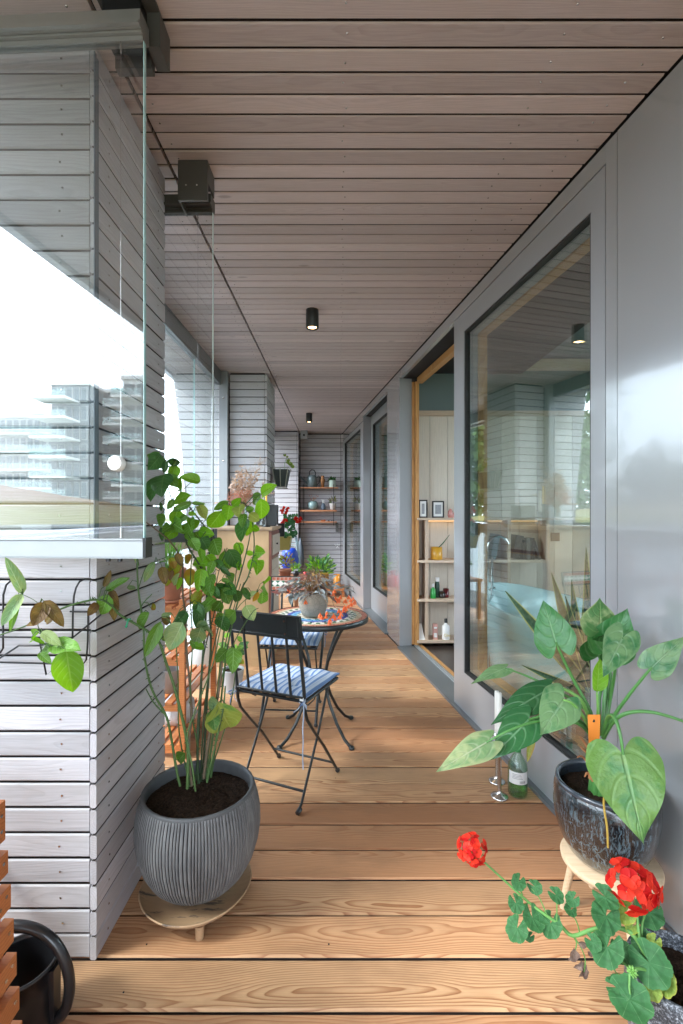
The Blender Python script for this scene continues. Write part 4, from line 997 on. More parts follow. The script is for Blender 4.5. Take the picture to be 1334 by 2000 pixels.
# ================================================================== CHAIRS (black folding iron chairs, mosaic on the front of the back rail)
def make_chair(label):
    t = thing('bistro_chair', label, 'chair', (0,0,0), local=True, group='black iron bistro chairs')
    Wd = .168; B = M['wrought']
    for s in (-1, 1):
        m = MB(); m.tube([(s*Wd, -.222, .815), (s*Wd, -.200, .66), (s*Wd, -.172, .50), (s*Wd, -.164, .42), (s*Wd, -.146, .375), (s*Wd*.985, -.08, .30), (s*Wd*.97, .02, .195), (s*Wd*.97, .165, .018)], [.0088]*3 + [.0085]*5, 8, flat=.6)
        up = obj('back_leg' if False else 'leg', m, B, t); m = MB(); m.ball((s*Wd*.97, .172, .012), .012, 10, 6); obj('foot', m, M['plastic'], up)
        m = MB(); m.tube([(s*.150, .100, .446), (s*.150, .078, .415), (s*.150, .040, .34), (s*.150, -.01, .255), (s*.150, -.16, .03), (s*.150, -.185, .012)], .0078, 8, flat=.65)
        lg = obj('leg', m, B, t); m = MB(); m.tube([(s*.150, -.172, .014), (s*.150, -.196, .008)], .0105, 8); obj('foot', m, M['plastic'], lg)
    m = MB(); m.tube([(-.150, -.135, .066), (.150, -.135, .066)], .0055, 8); obj('stretcher', m, B, t)
    m = MB(); m.tube([(-.163, .120, .072), (.163, .120, .072)], .0055, 8); obj('stretcher', m, B, t)
    # seat
    m = MB()
    for (p, q) in (((-.165,-.155,.452),(.165,-.155,.452)), ((-.165,.165,.452),(.165,.165,.452)), ((-.165,-.155,.452),(-.165,.165,.452)), ((.165,-.155,.452),(.165,.165,.452))): m.tube([p, q], .0075, 6)
    for k in range(7): x = -.138 + k*.046; m.box(x - .012, x + .012, -.15, .16, .449, .453)
    obj('seat', m, B, t)
    m = MB()
    for s in (-1, 1): m.tube([(s*.145, -.02, .448), (s*.145, -.035, .418), (s*.135, -.075, .405), (s*.13, -.11, .425), (s*.13, -.12, .448)], .003, 6)
    obj('hinge_loop', m, B, t)
    # back: y of the raked plane at a height
    def by(z): return -.164 - (z - .42) * .147
    m = MB()
    for k in range(4):
        x = -.112 + k * .0747; m.tube([(x, by(.475), .475), (x, by(.70), .722)], .0068, 6, flat=.45)
    obj('spindle', m, B, t) if False else None
    for k in range(4):
        x = -.105 + k * .070; m = MB(); m.tube([(x, by(.475), .475), (x, by(.722), .722)], .0070, 6, flat=.45); obj('spindle', m, B, t)
    m = MB(); m.tube([(-.165, by(.474), .474), (.165, by(.474), .474)], .0055, 6); obj('back_rail', m, B, t); m = MB(); m.tube([(-.165, by(.73), .73), (.165, by(.73), .73)], .0065, 6); obj('back_rail', m, B, t)
    z0, z1 = .728, .815; n = Vector((0, 1, .147)).normalized(); up_ = Vector((0, -.147, 1)).normalized(); c = Vector((0, by((z0+z1)/2), (z0+z1)/2))
    m = MB(); m.obox(c, (1,0,0), up_, n, .176, .046, .004)
    pl = obj('back_panel', m, B, t)
    m = MB(); m.obox(c + up_*.046, (1,0,0), up_, n, .178, .003, .0075); m.obox(c - up_*.046, (1,0,0), up_, n, .178, .003, .0075)
    for s in (-1, 1): m.obox(c + Vector((s*.176,0,0)), (1,0,0), up_, n, .003, .0425, .0075)
    obj('panel_rim', m, B, pl)
    for x in (-.105, .105): m = MB(); m.obox(c + Vector((x,0,0)) - n*.006, (1,0,0), up_, n, .0085, .042, .0018); obj('strap', m, B, pl)
    m = MB()
    for x in (-.105, .105):
        for s in (-1, 1): m.ball(c + Vector((x,0,0)) + up_*s*.027 - n*.0085, .0042, 8, 6)
    obj('rivet', m, simple('rusty_rivet', (.10, .045, .03), .7, .2), pl)
    m = MB(); m.obox(c + n*.0046, (1,0,0), up_, n, .1725, .0425, .0004); obj('grout_bed', m, M['grout'], pl)
    tm = {k: MB() for k in ('tile_brick', 'tile_white', 'tile_green')}
    cols = 13; pw = .345 / cols
    for k in range(cols):
        x = -.1725 + pw * (k + .5)
        for s in (-1, 1): tm['tile_brick'].obox(c + Vector((x,0,0)) + up_*s*.031 + n*.006, (1,0,0), up_, n, pw*.42, .0098, .0012)
    def poly(mb, pts):
        b = [c + Vector((x,0,0)) + up_*z + n*.005 for x, z in pts]; tt = [p + n*.0022 for p in b]; k = len(b)
        mb.add(b + tt, [tuple(range(k, 2*k)), tuple(range(k))[::-1]] + [(i, (i+1) % k, (i+1) % k + k, i + k) for i in range(k)])
    nd = 9; dw = .345 / nd
    for k in range(nd):
        x = -.1725 + dw * (k + .5); h = .0178; a = dw / 2 * .94
        poly(tm['tile_white'], [(x - a, 0), (x, -h), (x + a, 0), (x, h)])
        for s in (-1, 1):
            for q in (-1, 1):
                poly(tm['tile_green'], [(x + q*dw/2, s*h), (x + q*.004, s*h), (x + q*dw/2, s*.0035)][::(1 if s*q > 0 else -1)])
    for k, mb in tm.items(): o = obj('mosaic_tile', mb, M[k], pl); o['kind'] = 'stuff'
    # foot of the back uprights
    return t
ch1 = make_chair('black iron bistro chair nearest the camera, its plain black back towards us')
# striped cushion
def stripes():
    t = NT('blue_white_striped_cotton'); co = t.n('TexCoord').outputs['Object']; sp = t.n('SeparateXYZ'); t.l(co, sp.inputs[0])
    ph = t.math('FRACT', t.math('MULTIPLY', t.math('ADD', sp.outputs[0], 1.0), 31))
    s = t.ramp(ph, [(0, 0.0), (.06, 1.0), (.40, 1.0), (.46, .15), (.62, .15), (.66, .55), (.72, .15), (1, 0.0)])
    wv = t.noise(t.mapping(co, (900, 900, 900)), 1, 2); n = t.noise(co, 60, 3)
    c = t.mix(s, (.44, .50, .58), (.13, .21, .38)); sc = t.n('VectorMath', operation='SCALE'); t.l(c, sc.inputs[0]); t.l(t.math('ADD', t.math('MULTIPLY', wv, .5), .75), sc.inputs['Scale'])
    return t.done(t.bsdf(sc.outputs[0], .9, 0, t.bump(t.math('ADD', wv, n), .3, .002), 0, .15))
M['stripe'] = stripes()
def cushion(label):
    t = thing('seat_cushion', label, 'cushion', (0,0,0), local=True, group='striped seat cushions')
    N = 30; tuft = [(-.07,-.07), (.07,-.07), (-.07,.07), (.07,.07), (0, 0)]
    def zz(x, y, top):
        e = min(1, (1 - abs(x)/.176) * 5.5) ** .5 * min(1, (1 - abs(y)/.172) * 5.5) ** .5 if abs(x) < .176 and abs(y) < .172 else 0
        z = .0155 * e + .003 * math.sin(x*60 + y*17) * e
        for (a, b) in tuft: z -= .014 * math.exp(-((x-a)**2 + (y-b)**2) / .00045) * e; 
        return z if top else -z * .55
    m = MB()
    for top in (True, False):
        v = []
        for j in range(N+1):
            for i in range(N+1):
                x = (-1 + 2*i/N) * .176; y = (-1 + 2*j/N) * .172; w_ = 1 - .02 * (abs(x*y) / .03)
                v.append((x * w_, y * w_, .474 + zz(x, y, top)))
        f = [(j*(N+1)+i, j*(N+1)+i+1, (j+1)*(N+1)+i+1, (j+1)*(N+1)+i) for j in range(N) for i in range(N)]
        m.add(v, f if top else [q[::-1] for q in f], True)
    cs = obj('cover', m, M['stripe'], t)
    m = MB(); e = .176; ee = .172; m.tube([(-e*.98,-ee*.98,.474),(e*.98,-ee*.98,.474),(e*.98,ee*.98,.474),(-e*.98,ee*.98,.474),(-e*.98,-ee*.98,.474)], .0035, 6); obj('piping', m, M['stripe'], t)
    for s in (-1, 1):
        m = MB()
        m.tube([(s*.172, -.168, .472), (s*.180, -.186, .466), (s*.172, -.196, .455), (s*.155, -.190, .462)], [.003, .0045, .0045, .003], 6, flat=.5)
        m.tube([(s*.172, -.185, .465), (s*.195, -.20, .455), (s*.190, -.19, .44), (s*.174, -.184, .458)], [.003, .004, .004, .003], 6, flat=.4)
        m.tube([(s*.174, -.186, .462), (s*.182, -.20, .42), (s*.178, -.202, .36), (s*.182, -.205, .31 if s > 0 else .40)] + ([(.180, -.206, .26), (.183, -.207, .20)] if s > 0 else []), .0028, 5, flat=.5)
        m.tube([(s*.170, -.186, .462), (s*.158, -.205, .44), (s*.14, -.21, .425)], .0028, 5, flat=.5)
        obj('tie', m, M['stripe'], t)
    m = MB()
    for (a, b) in tuft: m.ball((a, b, .4765), .004, 8, 6, .6)
    obj('tuft', m, M['stripe'], t)
    m = MB(); m.box(.150, .168, -.1765, -.1755, .462, .476); obj('care_label', m, M['white'], t)
    return t
cu1 = cushion('blue and white striped seat cushion on the nearest chair, tied at the back')
rz1 = -math.atan2(.413, .911)
ch1.location = (-.226, 2.225, 0); ch1.rotation_euler = (0,0,rz1)
cu1.location = (-.226, 2.225, 0); cu1.rotation_euler = (0,0,rz1)
dup(ch1, (-.285, 2.985, 0), R(180 - 4), 'black iron bistro chair behind the table, mosaic back rail facing us')
dup(cu1, (-.285, 2.985, .0), R(180 - 4), 'blue and white striped seat cushion on the chair behind the table')
# ================================================================== RIGHT FOREGROUND
# ---- stool, glazed pot and elephant-ear plant
SC = Vector((.825, 1.475, 0))
stl = thing('wooden_stool', 'small pale round wooden stool under the dark glazed pot at the right', 'stool', SC[:])
m = MB(); m.lathe([(.0001, .168), (.128, .168), (.137, .172), (.139, .182), (.134, .189), (.0001, .189)], SC, 56); obj('seat', m, M['pale_wood'], stl)
for a in (160, 85, -22, -95):
    d = Vector((math.cos(R(a)), math.sin(R(a)), 0)); m = MB(); m.tube([SC + d*.132 + Vector((0,0,0)), SC + d*.122 + Vector((0,0,.06)), SC + d*.100 + Vector((0,0,.1675))], [.0085, .0105, .0125], 14)
    obj('leg', m, M['pale_wood'], stl)
AC = Vector((.812, 1.478, 0))
alo = thing('potted_elephant_ear', 'elephant ear plant with big heart leaves in a dark glazed pot on the stool', 'potted plant', (AC.x, AC.y, .19))
def streaky():
    t = NT('dark_streaky_reactive_glaze'); co = t.n('TexCoord').outputs['Object']
    w1 = t.noise(co, 9, 3); wm = t.n('VectorMath', operation='ADD'); t.l(co, wm.inputs[0])
    cb = t.n('CombineXYZ'); q = t.math('MULTIPLY', t.math('SUBTRACT', w1, .5), .05); t.l(q, cb.inputs[0]); t.l(q, cb.inputs[1]); t.l(cb.outputs[0], wm.inputs[1])
    n = t.noise(t.mapping(wm.outputs[0], (90, 90, 9)), 1.5, 6, .8)
    v = t.n('TexVoronoi', feature='DISTANCE_TO_EDGE'); v.inputs['Scale'].default_value = 1.0; t.l(t.mapping(wm.outputs[0], (42, 42, 19)), v.inputs['Vector'])
    e = t.math('MULTIPLY', t.ramp(v.outputs['Distance'], [(0, .8), (.03, .35), (.09, 0.0)]), t.ramp(t.noise(co, 30, 2), [(.45, 0.0), (.6, 1.0)]))
    sp = t.n('SeparateXYZ'); t.l(co, sp.inputs[0]); lo = t.ramp(sp.outputs[2], [(0.05, 1.0), (.17, .75), (.2, .25)])
    f = t.math('MULTIPLY', t.math('MAXIMUM', t.ramp(n, [(.52, 0.0), (.58, .55), (.76, 1.0)]), t.math('MULTIPLY', e, t.math('ADD', n, .15))), lo)
    c = t.mix(f, (.006, .006, .008), (.17, .26, .31))
    h = t.math('ADD', t.math('MULTIPLY', e, -1.0), t.math('MULTIPLY', n, .35))
    return t.done(t.bsdf(c, .12, 0, t.bump(h, .45, .004), .7, .6))
GL = streaky()
rgp = random.Random(2)
m = MB(); m.lathe([(.072, .190), (.092, .196), (.108, .215), (.126, .25), (.139, .29), (.146, .335), (.1465, .37), (.143, .398), (.138, .408)], AC, 96,
    lambda a, z, i: 1 + .005 * math.sin(a * 9 + z * 30) * math.sin(a * 4 - z * 60)); obj('pot', m, GL, alo)
m = MB(); m.lathe([(.1375, .4075), (.1405, .414), (.139, .421), (.133, .423), (.127, .419), (.125, .408), (.126, .36)], AC, 96); obj('rim', m, simple('blue_black_glazed_rim', (.035, .045, .06), .15, 0, .5, .5, 25, .1), alo)
soil_disc(AC, .127, .385, .010, alo)
def va(name, base, vein, **k): M[name] = leafmat(name, base, vein, **k)
va('alo_mid', (.028, .145, .035), (.13, .28, .12), nv=5, slant=2.2, trans=.2, rough=.3, mottle=.35, mottle_c=(.10, .27, .09), coat=.1)
va('alo_dark', (.028, .115, .04), (.12, .26, .13), nv=5, slant=2.2, trans=.15, rough=.26, mottle=.3, mottle_c=(.05, .16, .05), coat=.2)
va('alo_grey', (.04, .155, .055), (.16, .30, .17), edge=(.30, .42, .20), edge_amt=.4, nv=5, slant=2.2, trans=.22, rough=.28, mottle=.35, mottle_c=(.10, .25, .10))
va('alo_pale', (.24, .40, .19), (.46, .58, .38), edge=(.50, .58, .30), edge_amt=.7, nv=5, slant=2.2, trans=.3, rough=.4, mottle=.6, mottle_c=(.12, .28, .10))
va('alo_var', (.10, .26, .08), (.22, .40, .14), edge=(.42, .52, .24), edge_amt=.85, nv=5, slant=2.2, trans=.3, rough=.38, mottle=.5, mottle_c=(.06, .18, .05))
va('alo_young', (.22, .50, .05), (.36, .62, .14), nv=6, slant=1.5, trans=.45, rough=.35, mottle=.2)
va('alo_old', (.30, .36, .08), (.44, .44, .16), edge=(.42, .22, .06), edge_amt=.8, nv=8, slant=.2, trans=.3, rough=.5)
va('alo_big', (.036, .145, .028), (.15, .30, .12), edge=(.30, .38, .07), edge_amt=.22, nv=4, slant=2.4, trans=.18, rough=.34, mottle=.3, mottle_c=(.13, .30, .10), coat=.08)
M['petiole'] = simple('green_petiole', (.07, .22, .05), .4, 0, .1, .2, 12, .02)
M['petiole_lt'] = simple('light_green_petiole', (.16, .36, .08), .4, 0, .1, .2, 12, .02)
def c3(x, y): return (850 + x / 2.756, 1100 + y / 2.756)
def pet(pts, r0, r1, mat='petiole', parent=alo, name='stem'):
    stem([(*c3(x, y), z) for x, y, z in pts], r0, r1, M[mat], parent, n=10, name=name)
CZ = 1.49
A = [ # attach(x,y,z), tip(x,y,z), width px (crop), mat, normal, fold, curl, lobe
 ((650,425,1.50),(580,200,1.54),175,'alo_mid',(-.35,-1,.25),.10,-.04,.30),
 ((888,360,1.53),(890,185,1.56),185,'alo_var',(.1,-1,.3),.08,.02,.22),
 ((935,470,1.52),(1035,245,1.50),200,'alo_mid',(-.5,-1,.2),.28,.05,.18),
 ((1010,400,1.44),(905,612,1.40),150,'alo_grey',(-.3,-1,.5),.42,.02,.25),
 ((880,500,1.55),(960,360,1.5),170,'alo_mid',(-.2,-1,.4),.2,.0,.3),
 ((1168,560,1.35),(1345,395,1.33),135,'alo_grey',(-.2,-1,.7),.12,.10,.18),
 ((870,690,1.46),(886,515,1.46),95,'alo_young',(.3,-1,.0),.3,.02,.04),
 ((375,565,1.62),(195,640,1.58),75,'alo_grey',(.1,-.5,1),.3,.06,.16),
 ((590,690,1.50),(300,850,1.46),150,'alo_dark',(.1,-.6,1),.14,.10,.22),
 ((500,845,1.44),(293,1055,1.38),165,'alo_dark',(.0,-.8,.9),.14,.06,.22),
 ((690,740,1.40),(568,922,1.34),185,'alo_grey',(-.1,-1,.6),.16,.05,.28),
 ((275,965,1.36),(10,1115,1.30),130,'alo_pale',(.1,-.8,.9),.12,.06,.24),
 ((1012,1030,1.27),(1132,1520,1.20),395,'alo_big',(-.12,-1,.35),.10,.05,.17),
]
rgn = random.Random(4)
for i, (a, b, wpx, mt, nn, fo, cu, lo) in enumerate(A):
    pa_ = P(*c3(a[0], a[1]), a[2]); pb = P(*c3(b[0], b[1]), b[2]); wd = wpx / 2.756 / F * (a[2] + b[2]) / 2
    leaf('leaf', pa_, pb, wd * (1.22 if wpx < 300 else 1.06), M[mt], alo, nn, 'heart' if mt != 'alo_young' else 'ovate', fo, cu, lo, wave=.035, nu=20, nv=26, seed=i, label={0: None}.get(i))
leaf('leaf', P(*c3(520, 870), 1.44), P(*c3(508, 1075), 1.40), .030, M['alo_old'], alo, (.3,-1,.1), 'ovate', .3, .1, nu=10, nv=14)
cr_ = (885, 930, 1.475)
pet([(860,935,1.47),(835,800,1.48),(740,620,1.5),(672,478,1.5),(650,425,1.50)], .007, .0032)
pet([(900,930,1.49),(915,700,1.52),(935,560,1.53),(925,500,1.53),(935,470,1.52)], .007, .0032)
pet([(880,930,1.50),(885,720,1.53),(910,640,1.55),(880,500,1.55)], .006, .003)
pet([(905,930,1.5),(940,740,1.52),(965,600,1.49),(975,480,1.46),(1010,400,1.44)], .0065, .003)
pet([(900,920,1.5),(935,700,1.53),(945,600,1.55),(925,480,1.55),(895,380,1.54),(888,360,1.53)], .005, .0025)
pet([(905,930,1.46),(950,840,1.43),(1050,700,1.39),(1140,590,1.36),(1168,560,1.35)], .0062, .003)
pet([(875,930,1.46),(876,780,1.46),(870,690,1.46)], .0055, .0028, 'petiole_lt')
pet([(850,935,1.48),(810,790,1.50),(660,690,1.54),(500,610,1.6),(375,565,1.62)], .0065, .0026, 'petiole')
pet([(850,930,1.47),(800,760,1.47),(720,690,1.48),(640,670,1.49),(590,690,1.50)], .0065, .003, 'petiole_lt')
pet([(840,930,1.45),(770,840,1.43),(640,820,1.43),(545,830,1.44),(500,845,1.44)], .0062, .003, 'petiole')
pet([(850,920,1.44),(800,830,1.41),(745,760,1.39),(700,738,1.39),(690,740,1.40)], .006, .0026, 'petiole_lt')
pet([(845,935,1.45),(760,860,1.41),(560,850,1.38),(400,900,1.36),(275,965,1.36)], .0058, .0024, 'petiole')
pet([(900,925,1.42),(930,830,1.36),(965,830,1.31),(995,920,1.28),(1012,1030,1.27)], .0062, .0035)
pet([(905,940,1.42),(960,850,1.38),(1040,805,1.35),(1150,800,1.33),(1260,825,1.31),(1345,855,1.30)], .0066, .0034)
pet([(845,930,1.46),(700,800,1.47),(560,820,1.46),(520,870,1.44)], .004, .002)
m = MB(); c0 = P(*c3(885, 960), 1.47)
for k in range(7):
    a = k * .9; m.tube([(c0.x + .018*math.cos(a), c0.y + .018*math.sin(a), .385), (c0.x + .016*math.cos(a), c0.y + .016*math.sin(a), .44), (c0.x + .012*math.cos(a), c0.y + .012*math.sin(a), .50)], [.015, .012, .005], 8)
obj('crown', m, M['petiole'], alo)
M['sheath'] = simple('dry_orange_sheath', (.42, .17, .07), .8, 0, 0, .35, 20, .2)
for pts in ([(835,1160,1.42),(830,1090,1.42),(790,1040,1.42),(765,1045,1.41)], [(830,1000,1.43),(800,960,1.43),(780,935,1.43)], [(850,1170,1.42),(820,1130,1.42),(805,1150,1.41)], [(830,1030,1.42),(795,1000,1.42),(782,985,1.42)]):
    stem([(*c3(x, y), z) for x, y, z in pts], .006, .0015, M['sheath'], alo, name='dry_sheath', n=5)
stem([(*c3(x, y), z) for x, y, z in [(912,1000,1.30),(915,1200,1.30),(908,1300,1.31),(925,1420,1.31),(930,1530,1.32)]], .0032, .0026, simple('ochre_aerial_root', (.42, .28, .05), .6, 0, 0, .2, 20, .05), alo, name='aerial_root')
# care tag
tg = MB(); q = lambda x, y, z: P(*c3(x, y), z)
def slab(mb, pts, th=.0008):
    n = (pts[1] - pts[0]).cross(pts[3] - pts[0]).normalized() * th
    k = len(pts); mb.add(list(pts) + [p + n for p in pts], [tuple(range(k))[::-1], tuple(range(k, 2*k))] + [(i, (i+1) % k, (i+1) % k + k, i + k) for i in range(k)])
slab(tg, [q(826,968,1.375), q(884,962,1.375), q(888,815,1.385), q(820,815,1.385)])
ot = obj('plant_tag', tg, simple('orange_card', (.80, .24, .03), .45, 0, 0, .04, 10, 0), alo)
tg = MB(); slab(tg, [q(824,1018,1.374), q(838,1018,1.374), q(840,970,1.3745), q(824,970,1.3745)]); obj('tag_base', tg, simple('green_card', (.02, .42, .12), .5), ot)
tg = MB(); slab(tg, [q(830,893,1.3822), q(886,888,1.3822), q(886,878,1.3828), q(824,882,1.3828)][::-1], .0004); slab(tg, [q(842,958,1.3752), q(880,955,1.3752), q(880,943,1.3758), q(842,946,1.3758)][::-1], .0004)
for k in range(5):
    a = k * 1.257; p = q(866 + 9*math.cos(a), 912 + 9*math.sin(a), 1.3795); p2 = q(866 + 9*math.cos(a+.7), 912 + 9*math.sin(a+.7), 1.3795); tg.obox((p + p2)/2, (1,0,0), (0,0,1), (0,1,0), .0009, .0022, .0003)
obj('tag_print', tg, M['white'], ot)
tg = MB(); tg.tube([q(852,848,1.3825), q(852,848,1.3815)], .0042, 14); obj('tag_hole', tg, M['dark'], ot)

# ---- candlesticks and bottle by the facade
def candlestick(x, y, label, h=.232, ch=.22):
    t = thing('candlestick', label, 'candlestick', (x, y, 0), group='silver candlesticks on the deck')
    m = MB(); m.lathe([(.0001, 0), (.037, 0), (.038, .004), (.034, .008), (.018, .013), (.0095, .022), (.0085, .03), (.0085, h - .055), (.012, h - .05), (.0085, h - .044), (.009, h - .03), (.02, h - .024), (.021, h - .018), (.012, h - .016), (.0125, h), (.0001, h)], (x, y, 0), 28); obj('stick', m, M['steel'], t)
    c = thing('candle', 'white taper candle ' + ('in the near silver candlestick' if y < 2.15 else 'in the silver candlestick behind'), 'candle', (x, y, h))
    m = MB(); m.lathe([(.0105, h + .0005), (.0102, h + ch), (.006, h + ch + .004), (.0001, h + ch + .002)], (x, y, 0), 18, None, True); obj('wax', m, M['candle'], c)
    m = MB(); m.tube([(x, y, h + ch), (x + .001, y, h + ch + .010)], .0009, 5); obj('wick', m, M['black'], c)
candlestick(.700, 2.115, 'near silver candlestick with round foot standing on the deck')
candlestick(.728, 2.235, 'silver candlestick standing just behind the near one', .225, .19)
BX = Vector((.785, 2.13, 0)); bt = thing('glass_bottle', 'green tinted glass bottle with a white label and a candle in its neck', 'bottle', BX[:])
def cglass(name, c, f0=.06, dens=.5):
    t = NT(name); lw = t.n('LayerWeight'); lw.inputs[0].default_value = .5
    f = t.math('ADD', t.math('MULTIPLY', t.math('POWER', lw.outputs['Facing'], 4.0), .9), f0, clamp=True)
    tr = t.n('BsdfTransparent'); e = t.ramp(lw.outputs['Facing'], [(0, c), (1, tuple(q ** 3 for q in c))]); t.l(e, tr.inputs[0])
    gl_ = t.n('BsdfGlossy'); gl_.inputs['Roughness'].default_value = .02
    m = t.n('MixShader'); t.l(f, m.inputs[0]); t.l(tr.outputs[0], m.inputs[1]); t.l(gl_.outputs[0], m.inputs[2]); return t.done(m)
M['bottle_glass'] = cglass('pale_green_bottle_glass', (.90, .97, .92)); M['green_glass'] = cglass('green_glass', (.10, .75, .25)); M['clear_vase'] = cglass('clear_vase_glass', (.95, .97, .97), .08)
def rect(a, z, i): return 1
m = MB(); m.lathe([(.0001, .002), (.034, .001), (.040, .006), (.0415, .02), (.0415, .125), (.038, .145), (.026, .168), (.017, .182), (.0135, .19), (.0135, .222), (.0155, .225), (.0155, .232), (.012, .232), (.011, .19), (.036, .14), (.039, .12), (.039, .01), (.0001, .008)], BX, 36); obj('bottle_body', m, M['bottle_glass'], bt)
m = MB(); m.lathe([(.0001, .010), (.0385, .011), (.0385, .048), (.0001, .048)], BX, 28); obj('liquid', m, cglass('green_liquid', (.70, .93, .70), .03), bt)
def arcsheet(c, r, a0, a1, z0, z1, n=12, th=.0003):
    m = MB(); v = []
    for i in range(n + 1):
        a = R(a0 + (a1 - a0) * i / n)
        for rr_2 in (r, r + th):
            for z in (z0, z1): v.append((c.x + rr_2*math.cos(a), c.y + rr_2*math.sin(a), z))
    f = []
    for i in range(n): k = i*4; f += [(k+2, k+6, k+7, k+3), (k+1, k+5, k+4, k), (k+3, k+7, k+5, k+1), (k, k+4, k+6, k+2)]
    m.add(v, f, False); return m
lb = obj('label', arcsheet(BX, .0418, -165, -40, .066, .118), M['white'], bt)
m = arcsheet(BX, .0423, -95, -72, .072, .082); bx_ = MB()
for k in range(7): bx_.v += arcsheet(BX, .0423, -98 + k*5, -96 + k*5 + (k % 2), .071, .082, 1).v; bx_.f += [tuple(i + k*8 for i in f) for f in arcsheet(BX, .0423, 0, 1, 0, 1, 1).f]; bx_.sm += [False]*4
for k in range(4): 
    q_ = arcsheet(BX, .0423, -140, -92 + k*4, .108 - k*.006, .1095 - k*.006, 4); o_n = len(bx_.v); bx_.v += q_.v; bx_.f += [tuple(i + o_n for i in f) for f in q_.f]; bx_.sm += q_.sm
o = obj('label_print', bx_, simple('grey_print', (.18, .18, .2), .7), lb); o['kind'] = 'stuff'
m = MB(); m.lathe([(.0142, .192), (.0142, .214), (.0136, .2145)], BX, 24); obj('neck_band', m, simple('green_foil', (.03, .25, .06), .4), bt)
cd = thing('candle', 'white candle standing in the neck of the green bottle', 'candle', (BX.x, BX.y, .2)); m = MB(); m.lathe([(.0100, .2335), (.0100, .335), (.005, .339), (.0001, .337)], BX, 18, None, True); obj('wax', m, M['candle'], cd); m = MB(); m.tube([BX + Vector((0,0,.337)), BX + Vector((.001,0,.347))], .0009, 5); obj('wick', m, M['black'], cd)

# ---- geranium, bottom right
GC = Vector((.742, 1.05, 0))
ger = thing('potted_geranium', 'red geranium sprawling out of the dark textured pot in the bottom right corner', 'potted plant', GC[:])
def textured():
    t = NT('dark_grainy_ceramic'); co = t.n('TexCoord').outputs['Object']; n = t.noise(co, 170, 4, .75)
    c = t.ramp(n, [(.42, (.018, .022, .03)), (.52, (.07, .08, .095)), (.64, (.34, .37, .42))]); return t.done(t.bsdf(c, .45, 0, t.bump(n, .6, .003), .1, .4))
m = MB(); m.lathe([(.075, 0), (.088, .02), (.102, .10), (.108, .18), (.107, .238), (.104, .25), (.098, .251), (.095, .243), (.095, .19)], GC, 72); obj('pot', m, textured(), ger)
soil_disc(GC, .096, .215, .008, ger)
va('ger_mid', (.055, .215, .08), (.13, .32, .13), nv=1, slant=0, trans=.25, rough=.55, mottle=.3, mottle_c=(.08, .26, .09))
va('ger_yel', (.28, .36, .05), (.38, .42, .10), edge=(.42, .34, .05), edge_amt=.7, nv=1, slant=0, trans=.35, rough=.55)
def palm():   # radial veins for the round lobed leaves
    for nm in ('ger_mid', 'ger_yel'):
        pass
M['ger_dry'] = leafmat('dried_geranium_leaf', (.27, .19, .15), (.40, .30, .24), (.16, .10, .08), .6, 5, 1.5, .15, .8, .5)
def c4b(x, y): return (850 + x / 2.756, 1550 + y / 2.756)
def lobed(c, rad, nrm, up, mat, parent, seed, cupy=.25, squash=1.0):
    """round five-to-seven lobed leaf with a notch where the stalk joins"""
    rg = random.Random(seed); n = Vector(nrm).normalized(); u = Vector(up); u = (u - n * u.dot(n)).normalized(); s = n.cross(u).normalized()
    m = MB(); NA = 60; NRr = 7; vs_ = [c]; uv = {0: (.5, .5)}; ph = rg.uniform(0, 6); nl = 7
    for j in range(1, NRr + 1):
        for i in range(NA + 1):
            f = i / NA; a = math.pi * (-.93 + 1.86 * f)      # 0 = tip direction, notch at the back
            lob = 1 - .10 * (1 - abs(math.cos(a * nl / 2 * 1.02))) ** 1.3 + .018 * math.sin(a * 31 + ph)
            r = rad * lob * (1 - .10 * abs(a) / math.pi) * j / NRr
            q = j / NRr
            z = cupy * rad * (q ** 2) * .5 + rad * .045 * q * math.cos(a * nl * 1.02) + rad * .14 * q*q * math.sin(a * 2 + ph) - .05 * rad * (1 - q)
            p = c + u * (r * math.cos(a)) + s * (r * math.sin(a) * squash) + n * z
            vs_.append(p); uv[len(vs_) - 1] = (.5 + .5*q*math.sin(a), .5 + .5*q*math.cos(a))
    W_ = NA + 1; f_ = [(0, 1 + i, 2 + i) for i in range(NA)]
    for j in range(NRr - 1):
        for i in range(NA): f_.append((1 + j*W_ + i, 1 + (j+1)*W_ + i, 1 + (j+1)*W_ + i + 1, 1 + j*W_ + i + 1))
    m.add(vs_, f_, True); m.uv = uv
    return obj('leaf', m, mat, parent)
